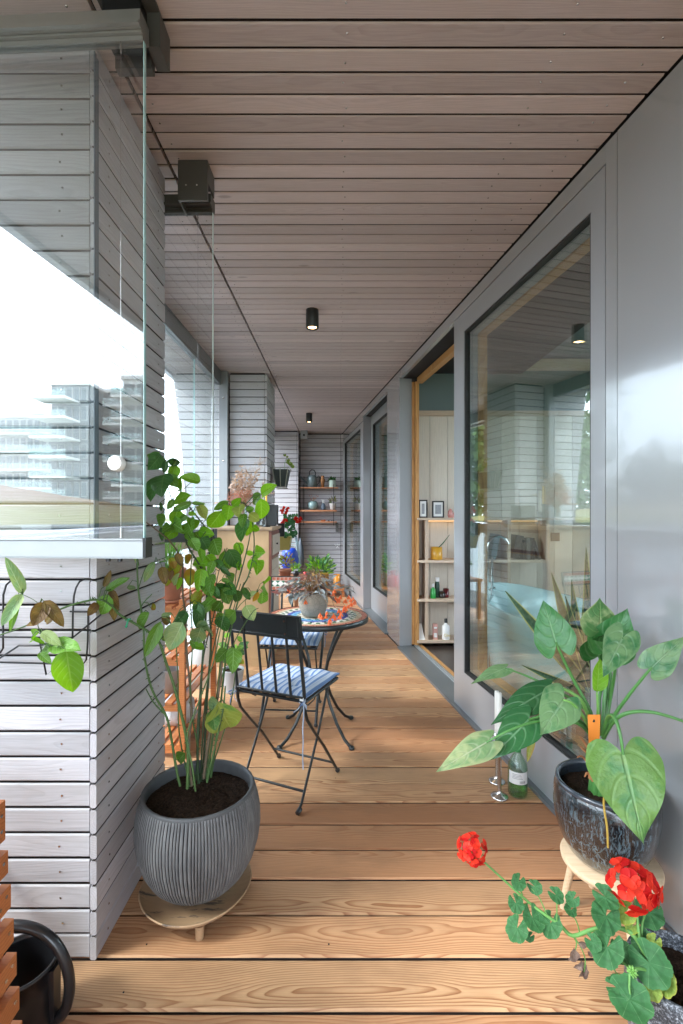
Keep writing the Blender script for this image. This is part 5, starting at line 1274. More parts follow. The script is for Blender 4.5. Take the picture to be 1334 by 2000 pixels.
def germat(name, base, rim, vein):
    t = NT(name); uv = t.n('TexCoord').outputs['UV']; sp = t.n('SeparateXYZ'); t.l(uv, sp.inputs[0])
    dx = t.math('SUBTRACT', sp.outputs[0], .5); dy = t.math('SUBTRACT', sp.outputs[1], .5)
    a = t.math('ARCTAN2', dx, dy); r = t.math('MULTIPLY', t.math('SQRT', t.math('ADD', t.math('POWER', dx, 2.0), t.math('POWER', dy, 2.0))), 2.0)
    v = t.ramp(t.math('ABSOLUTE', t.math('SINE', t.math('MULTIPLY', a, 3.57))), [(0, 1.0), (.05, .6), (.12, 0.0)])
    co = t.n('TexCoord').outputs['Object']; n = t.noise(co, 60, 4); n2 = t.noise(co, 300, 3)
    zone = t.ramp(t.math('ADD', r, t.math('MULTIPLY', t.math('SUBTRACT', n, .5), .25)), [(.45, 0.0), (.58, .5), (.70, 0.0)])
    c = t.mix(t.math('MULTIPLY', v, .8), base, vein); c = t.mix(zone, c, tuple(q*.62 for q in base)); c = t.mix(t.ramp(r, [(.86, 0.0), (1, .6)]), c, rim)
    sc = t.n('VectorMath', operation='SCALE'); t.l(c, sc.inputs[0]); t.l(t.math('ADD', t.math('MULTIPLY', n2, .35), .82), sc.inputs['Scale'])
    p = t.bsdf(sc.outputs[0], .6, 0, t.bump(t.math('SUBTRACT', n2, v), .4, .0015), 0, .3); tl2 = t.n('BsdfTranslucent'); t.l(sc.outputs[0], tl2.inputs[0])
    m = t.n('MixShader'); m.inputs[0].default_value = .28; t.l(p.outputs[0], m.inputs[1]); t.l(tl2.outputs[0], m.inputs[2]); return t.done(m)
M['ger_mid'] = germat('geranium_leaf', (.04, .15, .05), (.07, .21, .07), (.12, .27, .11)); M['ger_yel'] = germat('yellowing_geranium_leaf', (.20, .30, .05), (.42, .36, .06), (.34, .40, .12))
M['ger_stem'] = simple('geranium_stem', (.10, .26, .06), .6, 0, 0, .25, 16, .1)
GLs = [(450,475,45,1.13,'m'),(535,500,42,1.13,'m'),(435,590,46,1.12,'m'),(440,725,64,1.12,'m'),(525,668,66,1.11,'m'),(620,700,66,1.10,'m'),(650,545,44,1.10,'m'),(742,568,38,1.09,'m'),(730,625,36,1.09,'m'),(510,770,28,1.12,'m'),
 (915,555,68,1.07,'m'),(920,660,82,1.06,'m'),(925,825,98,1.03,'m'),(1025,640,62,1.07,'y'),(1150,640,78,1.08,'m'),(1000,845,62,1.05,'m'),(1120,800,72,1.05,'m'),(1150,910,108,1.01,'m'),(985,1040,66,1.0,'m'),(1045,1105,108,.98,'m'),
 (1180,800,42,1.04,'y'),(1230,1000,74,1.0,'y'),(1170,1060,46,.99,'y'),(850,800,44,1.04,'m'),(1060,715,40,1.06,'y')]
for i, (x, y, r, z, k) in enumerate(GLs):
    rg = random.Random(i * 13); c = P(*c4b(x, y), z); R_ = r / 2.756 / F * z * 1.05
    nn = (Vector((0,0,EYE)) - c).normalized() + Vector((rg.uniform(-.5,.5), rg.uniform(-.2,.2), rg.uniform(0,.6)))
    an = rg.uniform(-2.6, -.5); lobed(c, R_, nn, Vector((math.cos(an), .1, math.sin(an))), M['ger_mid' if k == 'm' else 'ger_yel'], ger, i, rg.uniform(-.3, .4), rg.uniform(.8, 1))
def gs(pts, r0, r1, m_='ger_stem', n=8): return stem([(*c4b(x, y), z) for x, y, z in pts], r0, r1, M[m_], ger, n=n)
gs([(1250,1080,1.02),(1180,960,1.03),(1080,775,1.05),(985,722,1.07),(860,728,1.08),(740,765,1.09),(670,705,1.10),(590,650,1.11),(510,590,1.13),(430,520,1.14),(265,370,1.16)], .0062, .0022)
gs([(1220,1040,1.03),(1120,830,1.04),(1095,740,1.05),(1085,640,1.06)], .004, .003)
gs([(1110,770,1.05),(1115,700,1.06),(1130,650,1.07)], .0028, .002)
gs([(1240,1080,1.02),(1150,960,1.01),(1060,950,1.0),(1045,1030,.99),(1050,1080,.98)], .0032, .002)
gs([(1200,1000,1.02),(1080,960,1.02),(1000,900,1.03),(940,840,1.04)], .003, .002)
for pts in ([(740,765,1.09),(760,800,1.09),(755,840,1.09),(745,850,1.09)], [(745,765,1.09),(790,840,1.08),(808,900,1.08),(800,960,1.08)], [(600,650,1.11),(560,560,1.12),(515,510,1.13)], [(655,700,1.10),(655,600,1.10),(652,560,1.1)], [(780,760,1.09),(765,700,1.09),(740,650,1.09)],
            [(860,728,1.08),(900,700,1.07),(920,670,1.06)], [(500,590,1.13),(470,600,1.12),(445,600,1.12)], [(1000,890,1.04),(965,930,1.03),(975,965,1.02),(1010,975,1.02)], [(470,545,1.13),(455,510,1.13),(450,480,1.13)]): gs(pts, .0016, .0011, 'ger_stem', 6)
for (a, b, c, d, w_) in [(745,830,725,905,.75),(765,800,830,820,.45),(790,900,750,945,.6),(790,930,815,1008,.5),(800,905,785,1005,.35),(820,850,850,880,.6)]:
    p0 = P(*c4b(a, b), 1.085); p1 = P(*c4b(c, d), 1.08); leaf('dried_leaf', p0, p1, (p1-p0).length*w_*1.2, M['ger_dry'], ger, (.2,-1,.2), 'ovate', .9, .2, wave=.12)
# flower heads
def petalmat():
    t = NT('scarlet_petal'); oi = t.n('NewGeometry').outputs['Random Per Island']; c = t.mix(oi, (.50, .006, .008), (.85, .06, .025))
    p = t.bsdf(c, .55, 0, None, 0, .25); tl2 = t.n('BsdfTranslucent'); t.l(c, tl2.inputs[0]); m = t.n('MixShader'); m.inputs[0].default_value = .35; t.l(p.outputs[0], m.inputs[1]); t.l(tl2.outputs[0], m.inputs[2]); return t.done(m)
M['petal'] = petalmat(); M['bud'] = simple('dark_pink_bud', (.45, .01, .05), .5)
def floret(c, n, rad, parent, seed):
    rg = random.Random(seed); n = Vector(n).normalized(); a0 = rg.uniform(0, 6.28); u = n.orthogonal().normalized(); v = n.cross(u); m = MB()
    for k in range(5):
        a = a0 + k * 1.2566 + rg.uniform(-.12, .12); d = u * math.cos(a) + v * math.sin(a); s = n.cross(d); L = rad * rg.uniform(.92, 1.08); W_ = rad * .50; cup = rg.uniform(-.1, .2); n = (n + d * 0).normalized(); tl_p = rg.uniform(-.18, .22)
        vs_ = []; NU, NV = 6, 10
        for j in range(NV + 1):
            t = j / NV; hw = W_ * (max(0, math.sin(math.pi * t ** 1.5)) ** .5 * .96 + .04 * (1 - t))
            for i in range(NU + 1):
                q = -1 + 2*i/NU; ro = -abs(q) ** 2.2 * .13 * L * t
                vs_.append(c + d * (t * L + ro + .0006) + s * (q * hw) + n * (tl_p * t * L + .0004 * k + cup * L * t * t * .8 + .12 * W_ * (q*q) + .02*L*math.sin(q*2+k)))
        m.add(vs_, [(j*(NU+1)+i, j*(NU+1)+i+1, (j+1)*(NU+1)+i+1, (j+1)*(NU+1)+i) for j in range(NV) for i in range(NU)], True)
    o = obj('floret', m, M['petal'], parent); return o
def head(cx, cy, z, rx, n, axis, seed, fr):
    rg = random.Random(seed); c = P(*c4b(cx, cy), z); ax = Vector(axis).normalized(); Rr = rx / 2.756 / F * z; k = 0
    for i in range(n):
        ph = math.acos(1 - 2 * (i + .5) / n * .80); th = i * 2.39996; u = ax.orthogonal().normalized(); v = ax.cross(u)
        d = ax * math.cos(ph) + (u * math.cos(th) + v * math.sin(th)) * math.sin(ph); d = (d + Vector((rg.uniform(-.15,.15), rg.uniform(-.15,.15), rg.uniform(-.15,.15)))).normalized()
        p = c + d * Rr * rg.uniform(.70, 1.0); floret(p, d + ax * .35, fr * rg.uniform(.85, 1.1), ger, seed * 100 + i)
        m = MB(); m.tube([c - ax * Rr * .5, c + d * Rr * .4, p], .0009, 5, cap=False); obj('flower_stalk', m, M['ger_stem'], ger)
    for i in range(5):
        a = rg.uniform(0, 6.28); p = c + ax*Rr*.2 + Vector((math.cos(a), 0, math.sin(a)*.7)) * Rr * .5 - ax*Rr*.2; m = MB(); m.ball(p, .004, 8, 6, 1.4); obj('bud', m, M['bud'], ger)
head(198, 305, 1.16, 72, 17, (-.3,-1,.35), 1, .0150)
head(1065, 490, 1.06, 112, 15, (.1,-1,.75), 2, .0225)
m = MB(); c = P(*c4b(1060, 960), 1.0)
for k in range(40): a = k*2.4; ph = math.acos(1 - 2*(k+.5)/40); d = Vector((math.sin(ph)*math.cos(a), math.sin(ph)*math.sin(a), math.cos(ph))); m.tube([c, c + d*.008, c + d*.0115], [.002, .0018, .0003], 5, cap=False)
obj('green_bud_cluster', m, M['petiole_lt'], ger)

# ================================================================== LEFT FOREGROUND
# ---- orange slatted planter, corner turned to us
pt = thing('slatted_planter', 'orange stained slatted wooden planter at the lower left edge, nearest the camera', 'planter', (-.80, .98, 0))
def corner(z): # world x of the corner edge at a height, the planter widens towards the ground
    return 0
hs = [.606, .5195, .4493, .379, .309, .2387, .1685, .098, .03]
for i, z in enumerate(hs):
    # corner position: flares slightly outward downwards
    cx = -.688 + .0058 * i; cy = 1.0; hh = .041 if i == 0 else .0235
    # side facing right-back and front facing the camera: boards meet at the corner
    fb = i % 1
    m = MB(); m.obox((cx - .010, cy - .20, z), (0,1,0), (1,0,0), (0,0,1), .20, .010, hh); obj('slat', m, M['orange'], pt)
    m = MB(); m.obox((cx - .325, cy - .013, z), (1,0,0), (0,1,0), (0,0,1), .300, .010, hh); obj('slat', m, M['orange'], pt)
    m = MB()
    for (dy, dz) in (((-.012, .014), (-.022, .024), (-.012, -.018)) if i == 0 else (((-.014, .004),) if i % 2 else ((-.014, .008), (-.032, -.006)))): m.tube([(cx, cy + dy, z + dz), (cx + .0012, cy + dy, z + dz)], .0036, 12)
    obj('screw', m, M['steel'], pt)
m = MB(); m.hexa([(-.80,.64,.02),(-.70,.64,.02),(-.70,1.005,.02),(-.80,1.005,.02),(-.83,.66,.76),(-.7655,.66,.76),(-.7655,1.03,.76),(-.83,1.03,.76)]); 
m = MB()
for by_ in (.96, .66): m.hexa([(-.70, by_ - .03, 0), (-.663, by_ - .03, 0), (-.663, by_ + .024, 0), (-.70, by_ + .024, 0), (-.745, by_ - .03, .63), (-.7095, by_ - .03, .63), (-.7095, by_ + .024, .63), (-.745, by_ + .024, .63)])
obj('corner_post', m, M['orange'], pt)
# ---- black watering can
def crv(q, k=4):
    q = [Vector(p) for p in q]; s = []
    for i in range(len(q) - 1):
        p0 = q[max(0, i-1)]; p1 = q[i]; p2 = q[i+1]; p3 = q[min(len(q)-1, i+2)]
        for j in range(k):
            t = j / k; s.append(.5 * ((2*p1) + (p2-p0)*t + (2*p0-5*p1+4*p2-p3)*t*t + (-p0+3*p1-3*p2+p3)*t*t*t))
    return s + [q[-1]]
WC = Vector((-.768, 1.165, 0)); wc = thing('watering_can', 'black plastic watering can with a big loop handle at the lower left', 'watering can', WC[:])
m = MB(); m.lathe([(.0001, .0), (.078, .0), (.084, .006), (.080, .10), (.081, .152), (.085, .154), (.085, .162), (.079, .162), (.077, .15), (.077, .012), (.0001, .010)], WC, 48); obj('can_body', m, M['plastic'], wc)
m = MB(); hp = [(-.035, .0, .242), (.0, .0, .246), (.045, .0, .235), (.085, .0, .205), (.112, .0, .155), (.121, .0, .105), (.115, .0, .06), (.10, 0, .03), (.076, 0, .022)]
m.tube(crv([WC + Vector((-.082, .0, .155)), WC + Vector((-.066, 0, .215))] + [WC + Vector(p) for p in hp], 5), .0125, 16); obj('handle', m, M['plastic'], wc)
m = MB(); m.tube([WC + Vector((-.07,.03,.05)), WC + Vector((-.16,.10,.18)), WC + Vector((-.24,.16,.31))], [.02,.015,.012], 12); obj('spout', m, M['plastic'], wc)
m = MB(); m.obox(WC + Vector((.083, 0, .09)), (1,0,0), (0,1,0), (0,0,1), .008, .015, .06); obj('handle_web', m, M['plastic'], wc)
# small white hook beside pillar foot
# ---- black wire planter holder on the front of the first pillar
wr = thing('wire_pot_holder', 'empty black wire flower box holder hung on the front of the nearest pillar', 'pot holder', P(80, 1230, 1.3)[:])
def wire(pts, name='wire', r=.0026): 
    m = MB(); m.tube([P(*c1(x, y), z) for x, y, z in pts], r, 6); obj(name, m, M['black'], wr)
wire([(525,240,1.335),(490,240,1.30),(460,255,1.285),(440,290,1.28),(428,340,1.28),(422,440,1.28),(420,580,1.28)])
wire([(60,252,1.30),(35,275,1.28),(20,330,1.28),(18,430,1.28),(18,640,1.28),(0,668,1.28)])
wire([(-40,575,1.28),(420,580,1.28),(585,445,1.335)])
wire([(405,428,1.34),(560,430,1.34)]); wire([(-30,420,1.34),(30,420,1.34)])
wire([(510,450,1.335),(508,600,1.335),(500,705,1.335),(485,728,1.335),(380,732,1.33),(0,722,1.33)])
wire([(-20,710,1.27),(110,625,1.24),(230,625,1.24),(420,580,1.28)]); wire([(225,575,1.28),(268,795,1.26),(340,740,1.27),(360,690,1.28)])
# ================================================================== LEFT, MIDDLE DISTANCE
# ---- folding orange shelf stand
sh = thing('plant_shelf_stand', 'orange slatted wooden plant shelf stand behind the nearest pillar', 'shelf stand', (-.86, 2.75, 0))
SX0, SX1, SY0, SY1 = -1.04, -.79, 2.45, 3.05
for (x, y) in ((SX1, SY0), (SX1, SY1), (SX0, SY0), (SX0, SY1), (SX1, (SY0+SY1)/2)):
    if x == SX1 and abs(y - 2.75) < .01: continue
    m = MB(); m.box(x - .014, x + .014, y - .014, y + .014, 0, .80); obj('upright', m, M['orange'], sh)
for z in (.06, .27, .50, .755):
    for k in range(5):
        x = SX0 + .012 + (SX1 - SX0 - .024) * k / 4
        m = MB(); m.box(x - .018, x + .018, SY0 - .012, SY1 + .012, z, z + .012); o = obj('slat', m, M['orange'], sh)
    for y in (SY0, SY1): m = MB(); m.box(SX0 + .015, SX1 - .015, y - .009, y + .009, z - .032, z - .001); obj('rail', m, M['orange'], sh)
# terracotta pot with grass on top
TC = Vector((-.905, 2.58, .768)); tp = thing('potted_grass', 'terracotta pot of chives on the top of the orange shelf stand', 'potted plant', TC[:])
m = MB(); m.lathe([(.0001,.0),(.085,.0),(.09,.008),(.088,.012),(.06,.012)], TC, 32); obj('saucer', m, M['terracotta'], tp)
m = MB(); m.lathe([(.055,.013),(.078,.13),(.079,.135),(.088,.136),(.091,.175),(.083,.176),(.08,.15)], TC, 36); obj('pot', m, M['terracotta'], tp)
m = MB(); m.lathe([(.0001,.16),(.08,.155)], TC, 24); obj('soil', m, M['soil'], tp)
M['grass'] = foliage('grass_blade', (.07, .22, .03), (.20, .42, .06)); m = MB(); rg = random.Random(8)
for i in range(90):
    a = rg.uniform(0, 6.28); r = .06 * rg.random() ** .5; b = TC + Vector((r*math.cos(a), r*math.sin(a), .16)); h = rg.uniform(.10, .24); l = Vector((rg.uniform(-.06,.06), rg.uniform(-.05,.05), 0)); m.tube([b, b + l*.3 + Vector((0,0,h*.6)), b + l + Vector((0,0,h))], [.0018,.0015,.0003], 4, cap=False)
o = obj('grass_blade', m, M['grass'], tp); o['kind'] = 'stuff'
# things on the stand shelves
def potx(name, label, cat, c, prof, mat, n=32, group=None):
    t = thing(name, label, cat, c, group=group); m = MB(); m.lathe(prof, c, n); obj('pot', m, mat, t); return t
M['jar'] = cglass('clear_jar_glass', (.90,.94,.94), .1)
t = thing('glass_jar', 'clear glass jar on the second shelf of the orange stand', 'jar', (-.86, 2.95, .512)); m = MB(); m.lathe([(.0001,0),(.045,0),(.047,.01),(.047,.10),(.038,.115),(.040,.13)], (-.86,2.95,.512), 28); obj('jar_body', m, M['jar'], t); m = MB(); m.lathe([(.041,.125),(.041,.142),(.0001,.142)], (-.86,2.95,.512), 24); obj('lid', m, M['alu'], t)
t = thing('tray', 'white tray lying on the upper shelf of the orange stand', 'tray', (-.88, 2.7, .512)); m = MB(); m.lathe([(.0001,.0),(.07,.0),(.088,.02),(.09,.021),(.07,.004),(.0001,.004)], (-.90,2.70,.513), 32); obj('dish', m, M['white_gloss'], t)
t = thing('grey_pot', 'empty grey metal pot on the lowest shelf of the orange stand', 'pot', (-.89, 2.6, .283)); m = MB(); m.lathe([(.0001,.0),(.06,.0),(.075,.12),(.078,.125),(.07,.12),(.056,.006),(.0001,.006)], (-.90,2.62,.2835), 32); obj('pot', m, M['alu'], t)
t = thing('plastic_bag', 'crumpled pale plastic bag on the bottom shelf of the orange stand', 'bag', (-.9, 2.7, .073)); m = MB(); 
m.lathe([(.0001,.0),(.08,.002),(.095,.05),(.08,.11),(.04,.15),(.03,.16)], (-.9,2.72,.0735), 30, lambda a, z, i: 1 + .12*math.sin(a*5+z*40) + .06*math.sin(a*11-z*90)); obj('bag_body', m, simple('grey_white_plastic_film', (.62,.63,.65), .3, 0, .2, .1, 10, .1), t)
# white woven basket outside the glass, behind the stand
wb = thing('woven_basket', 'white woven basket between the stand and the beige cabinet', 'basket', (-.98, 3.45, 0)); m = MB(); c = Vector((-.985, 3.5, 0))
for i in range(16):
    for j in range(26):
        a = 2*math.pi*(j + (i % 2)*.5)/26; r = .085 + .012*i/16; z = .62 + i*.021; d = Vector((math.cos(a), math.sin(a), 0)); m.obox(c + d*r + Vector((0,0,z)), d.cross(Vector((0,0,1))), (0,0,1), d, .0105, .008, .002)
M['rattan'] = simple('whitewashed_rattan', (.62,.50,.42), .8, 0, 0, .25, 30, .1); o = obj('weave', m, M['rattan'], wb); o['kind'] = 'stuff'
m = MB(); m.lathe([(.07,.61),(.082,.62),(.094,.96),(.098,.965),(.094,.97),(.085,.96)], c, 26); obj('basket_body', m, M['rattan'], wb)
m = MB(); m.lathe([(.0001,0),(.10,0),(.10,.60),(.0001,.60)], c, 24); t = thing('side_pedestal', 'white round pedestal carrying the woven basket', 'pedestal', (c.x, c.y, 0)); obj('column', m, M['white'], t)

# ---- small grey pot on the deck by the cabinet
c = Vector((-.735, 3.36, 0)); t = thing('small_potted_rose', 'small light grey pot with a leafy shoot on the deck by the cabinet', 'potted plant', c[:])
m = MB(); m.lathe([(.0001,0),(.052,0),(.055,.005),(.077,.155),(.079,.160),(.072,.160),(.07,.15)], c, 36); obj('pot', m, simple('pale_grey_pot', (.42,.44,.47), .5, 0, 0, .06, 6, 0), t)
m = MB(); m.lathe([(.0001,.145),(.071,.142)], c, 24); obj('soil', m, M['soil'], t)
rg = random.Random(12)
for i in range(4): a = i*1.6; m = MB(); e = c + Vector((.05*math.cos(a), .05*math.sin(a), .26 + .04*i)); m.tube([c + Vector((0,0,.14)), c + Vector((.02*math.cos(a), .02*math.sin(a), .2)), e], .0022, 5); obj('stem', m, M['rose_stem'], t)
for i in range(16):
    a = rg.uniform(0,6.28); b = c + Vector((.04*math.cos(a), .04*math.sin(a), rg.uniform(.19,.38))); e = b + Vector((.07*math.cos(a), .05*math.sin(a), rg.uniform(-.03,.04))); leaf('leaf', b, e, .04, M[rg.choice(['rose_mid','rose_dark','rose_light'])], t, (0,-1,.6))

# ---- beige cabinet
cb = thing('painted_cabinet', 'old beige painted wooden cabinet with worn red brown edges, left behind the table', 'cabinet', (-.78, 4.2, 0))
M['beige'] = None
def beige():
    t = NT('worn_beige_paint'); co = t.n('TexCoord').outputs['Object']; n = t.noise(t.mapping(co, (1,1,.5)), 7, 5, .7); n2 = t.noise(co, 60, 3)
    c = t.mix(t.ramp(n, [(.3,0.0),(.7,1.0)]), (.50,.335,.18), (.42,.265,.14)); c = t.mix(t.ramp(n2, [(.70,0.0),(.76,.6)]), c, (.6,.5,.35))
    return t.done(t.bsdf(c, .55, 0, t.bump(n2,.15,.002), 0, .4))
M['beige'] = beige(); M['red_edge'] = simple('worn_red_brown_edge', (.16, .055, .035), .6, 0, 0, .35, 14, .2); M['cream'] = simple('cream_drawer_paint', (.42,.36,.28), .55, 0, 0, .2, 12, .1)
CX0, CX1, CY0, CY1 = -1.02, -.548, 3.92, 4.50
m = MB(); m.box(CX0, CX1 - .02, CY0, CY1, .06, 1.095); obj('carcass', m, M['beige'], cb)
m = MB(); m.box(CX0 - .005, CX1 - .012, CY0 - .008, CY1 + .002, 0, .058); obj('plinth', m, M['beige'], cb)
m = MB(); m.box(CX0 - .012, CX1 + .012, CY0 - .022, CY1 + .012, 1.1045, 1.122); m.box(CX0 - .006, CX1 + .004, CY0 - .012, CY1 + .006, 1.0955, 1.104); obj('top', m, wood('worn_cabinet_top', (.44,.30,.19), (.30,.18,.10), .009, .5, None, 0, (.5,.42,.32), .5, .5), cb)
m = MB()
# scalloped front edge pilaster
N = 60; v = []
for i in range(N + 1):
    z = .06 + 1.03 * i / N; e = .012 if z > .80 else .004 + .010 * abs(math.sin(z * 9)) ** .7
    v += [(CX1 - .018, CY0 - .002, z), (CX1 - .018 + e + .008, CY0 - .002, z), (CX1 - .018, CY0 + .035, z), (CX1 - .018 + e + .008, CY0 + .035, z)]
m.add(v, [f for i in range(N) for f in ((4*i, 4*i+1, 4*i+5, 4*i+4), (4*i+1, 4*i+3, 4*i+7, 4*i+5), (4*i+3, 4*i+2, 4*i+6, 4*i+7))]); obj('front_edge', m, M['red_edge'], cb)
m = MB(); m.box(CX1 - .0195, CX1 - .004, CY0 + .0355, CY1 - .02, .86, 1.085); dr = obj('drawer', m, M['red_edge'], cb)
m = MB(); m.box(CX1 - .0035, CX1 + .006, CY0 + .07, CY1 - .05, .89, 1.055); obj('drawer_front', m, M['cream'], dr)
m = MB(); m.tube([(CX1 + .0065, 4.2, .975), (CX1 + .014, 4.2, .975), (CX1 + .02, 4.2, .975)], [.006,.006,.013], 14); obj('knob', m, M['black'], dr)
m = MB(); m.box(CX1 - .0195, CX1 - .008, CY0 + .0355, CY1 - .02, .08, .845); d2 = obj('door', m, M['cream'], cb)
m = MB(); m.box(CX1 - .0075, CX1 - .002, CY0 + .09, CY1 - .07, .16, .76); obj('door_panel', m, M['cream'], d2)
# on the cabinet: vase with dried flowers
TOPZ = 1.1225
vc = Vector((-.815, 4.10, TOPZ)); vs2 = thing('vase_of_dried_flowers', 'clear glass vase of dried grasses and rusty flowers on the beige cabinet', 'vase', vc[:])
m = MB(); m.lathe([(.0001,.0),(.038,.0),(.042,.01),(.036,.06),(.034,.10),(.040,.15),(.050,.185),(.047,.185),(.037,.15),(.031,.10),(.033,.06),(.038,.014),(.0001,.012)], vc, 24, lambda a,z,i: 1 + .03*math.cos(a*12)); obj('glass_vase', m, M['clear_vase'], vs2)
M['dry_rust'] = foliage('rusty_dried_flower', (.42,.13,.07), (.60,.28,.19)); M['dry_cream'] = foliage('papery_dried_leaf', (.62,.46,.38), (.46,.30,.20)); M['dry_stem'] = simple('dried_stem', (.42,.27,.15), .8, 0, 0, .2, 20, 0)
rg = random.Random(21)
m = MB(); mr = MB(); mc = MB()
for i in range(46):
    a = rg.uniform(0,6.28); s = rg.uniform(.02,.11); h = rg.uniform(.20,.30); e = vc + Vector((s*math.cos(a)*1.1, s*math.sin(a), h)); m.tube([vc + Vector((0,0,.03)), vc + Vector((s*.2*math.cos(a), s*.2*math.sin(a), .17)), e], .0012, 4, cap=False)
    for k in range(26):
        p = e + Vector((rg.gauss(0,.018), rg.gauss(0,.018), rg.gauss(0,.02))); u = Vector((rg.gauss(0,1), rg.gauss(0,1), rg.gauss(0,1))).normalized()*rg.uniform(.004,.009); v_ = u.orthogonal().normalized()*.003; mr.add([p-u, p-v_, p+u, p+v_], [(0,1,2,3)])
for i in range(34):
    x = rg.gauss(0,.075); yv = rg.gauss(0,.05); h = rg.uniform(.30,.52) - abs(x)*.5; e = vc + Vector((x, yv, h)); m.tube([vc + Vector((0,0,.05)), vc + Vector((x*.3, yv*.3, .2)), e], .0011, 4, cap=False)
    for k in range(9):
        f = rg.uniform(.55,1.02); p = vc + Vector((x*f, yv*f, .2 + (h-.2)*f)) + Vector((rg.gauss(0,.012), rg.gauss(0,.012), 0)); u = Vector((rg.gauss(0,1), rg.gauss(0,1), rg.gauss(0,1))).normalized()*rg.uniform(.010,.018); v_ = u.orthogonal().normalized()*.010; mc.add([p-u, p-v_, p+u, p+v_], [(0,1,2,3)])
for i in range(12):     # fine sprays reaching right
    dx = rg.uniform(.04,.22); h = rg.uniform(.30,.56); e = vc + Vector((dx, rg.uniform(-.05,.05), h)); m.tube([vc + Vector((0,0,.05)), vc + Vector((dx*.35, 0, h*.6)), e], .0009, 4, cap=False)
    for k in range(16):
        p = e + Vector((rg.gauss(0,.025), rg.gauss(0,.02), rg.gauss(0,.03))); m.tube([e - Vector((dx*.1,0,.03)), p], .0005, 3, cap=False); mc.ball(p, .0028, 4, 3)
for s in (-1, 1):
    m.tube([vc + Vector((0,0,.18)), vc + Vector((.045*s,0,.33)), vc + Vector((.07*s+.01,0,.40)), vc + Vector((.055*s+.02,.0,.44)), vc + Vector((.02,0,.45))], .004, 6)
o = obj('dried_stem', m, M['dry_stem'], vs2); o['kind'] = 'stuff'; o = obj('dried_flower', mr, M['dry_rust'], vs2); o['kind'] = 'stuff'; o = obj('dried_leaf', mc, M['dry_cream'], vs2); o['kind'] = 'stuff'
# candles on the cabinet
t = thing('yellow_candle', 'yellow taper candle in a black holder on the beige cabinet', 'candle', (-.60, 4.02, TOPZ)); m = MB(); m.lathe([(.009,.20),(.0088,.355),(.004,.358),(.0001,.357)], (-.602,4.02,TOPZ), 14, None, True); obj('wax', m, M['yellow_candle'], t)
m = MB(); m.lathe([(.0001,0),(.034,0),(.034,.006),(.009,.012),(.007,.09),(.014,.10),(.007,.11),(.007,.175),(.015,.182),(.013,.199),(.0001,.199)], (-.602,4.02,TOPZ), 22); obj('holder', m, M['black'], t)
t = thing('white_candle', 'thick white candle standing beside the yellow one on the beige cabinet', 'candle', (-.65, 4.1, TOPZ)); m = MB(); m.lathe([(.013,.13),(.0125,.315),(.006,.318),(.0001,.317)], (-.648,4.12,TOPZ), 18, None, True); obj('wax', m, M['candle'], t); m = MB(); m.lathe([(.0001,0),(.03,0),(.028,.02),(.014,.05),(.016,.129),(.0001,.129)], (-.648,4.12,TOPZ), 20); obj('holder', m, M['jar'], t)
t = thing('flat_black_screen', 'flat black box standing at the right end of the beige cabinet', 'box', (-.62, 4.3, TOPZ)); m = MB(); m.box(-.735,-.552,4.30,4.42,TOPZ + .012,TOPZ + .188); obj('casing', m, simple('matte_black_casing', (.02,.022,.024), .35, 0, 0, .06, 5, 0), t); m = MB(); m.box(-.715,-.57,4.31,4.41,TOPZ,TOPZ+.011); obj('foot', m, M['black'], t)

# ---- potted begonia on the table
bc = Vector((-.143, 2.70, .664)); bg_ = thing('potted_begonia', 'dark leaved begonia with orange drooping flowers in a stone coloured pot on the mosaic table', 'potted plant', bc[:])
def stone():
    t = NT('crackled_stone_pot'); co = t.n('TexCoord').outputs['Object']; v = t.n('TexVoronoi', feature='DISTANCE_TO_EDGE'); v.inputs['Scale'].default_value = 40; t.l(co, v.inputs['Vector']); n = t.noise(co, 25, 5, .7)
    c = t.mix(n, (.22,.20,.16), (.38,.35,.29)); c = t.mix(t.ramp(v.outputs['Distance'], [(0,.5),(.06,0.0)]), c, (.12,.11,.09)); return t.done(t.bsdf(c,.8,0,t.bump(v.outputs['Distance'],.2,.003)))
m = MB(); m.lathe([(.0001,.002),(.050,.002),(.062,.010),(.078,.05),(.083,.085),(.079,.115),(.077,.128),(.080,.134),(.074,.136),(.07,.125)], bc, 48); obj('pot', m, stone(), bg_)
m = MB(); m.lathe([(.0001,.122),(.072,.12)], bc, 24); obj('soil', m, M['soil'], bg_)
M['beg_dark'] = leafmat('begonia_leaf_grey_green', (.075,.095,.085), (.16,.19,.17), (.16,.05,.045), .5, 6, 1.6, .1, .35, .4, (.03,.04,.04)); M['beg_red'] = leafmat('begonia_leaf_red_brown', (.20,.06,.045), (.30,.14,.10), (.08,.03,.03), .5, 6, 1.6, .2, .4, .4); M['beg_grey'] = leafmat('begonia_leaf_silvery', (.20,.25,.25), (.30,.36,.36), (.12,.05,.05), .4, 6, 1.6, .1, .35, .3)
M['beg_flower'] = foliage('orange_begonia_petal', (.80,.13,.03), (.85,.26,.10)); M['beg_stem'] = simple('begonia_stem', (.22,.12,.05), .6, 0, 0, .3, 20, 0)
rg = random.Random(31)
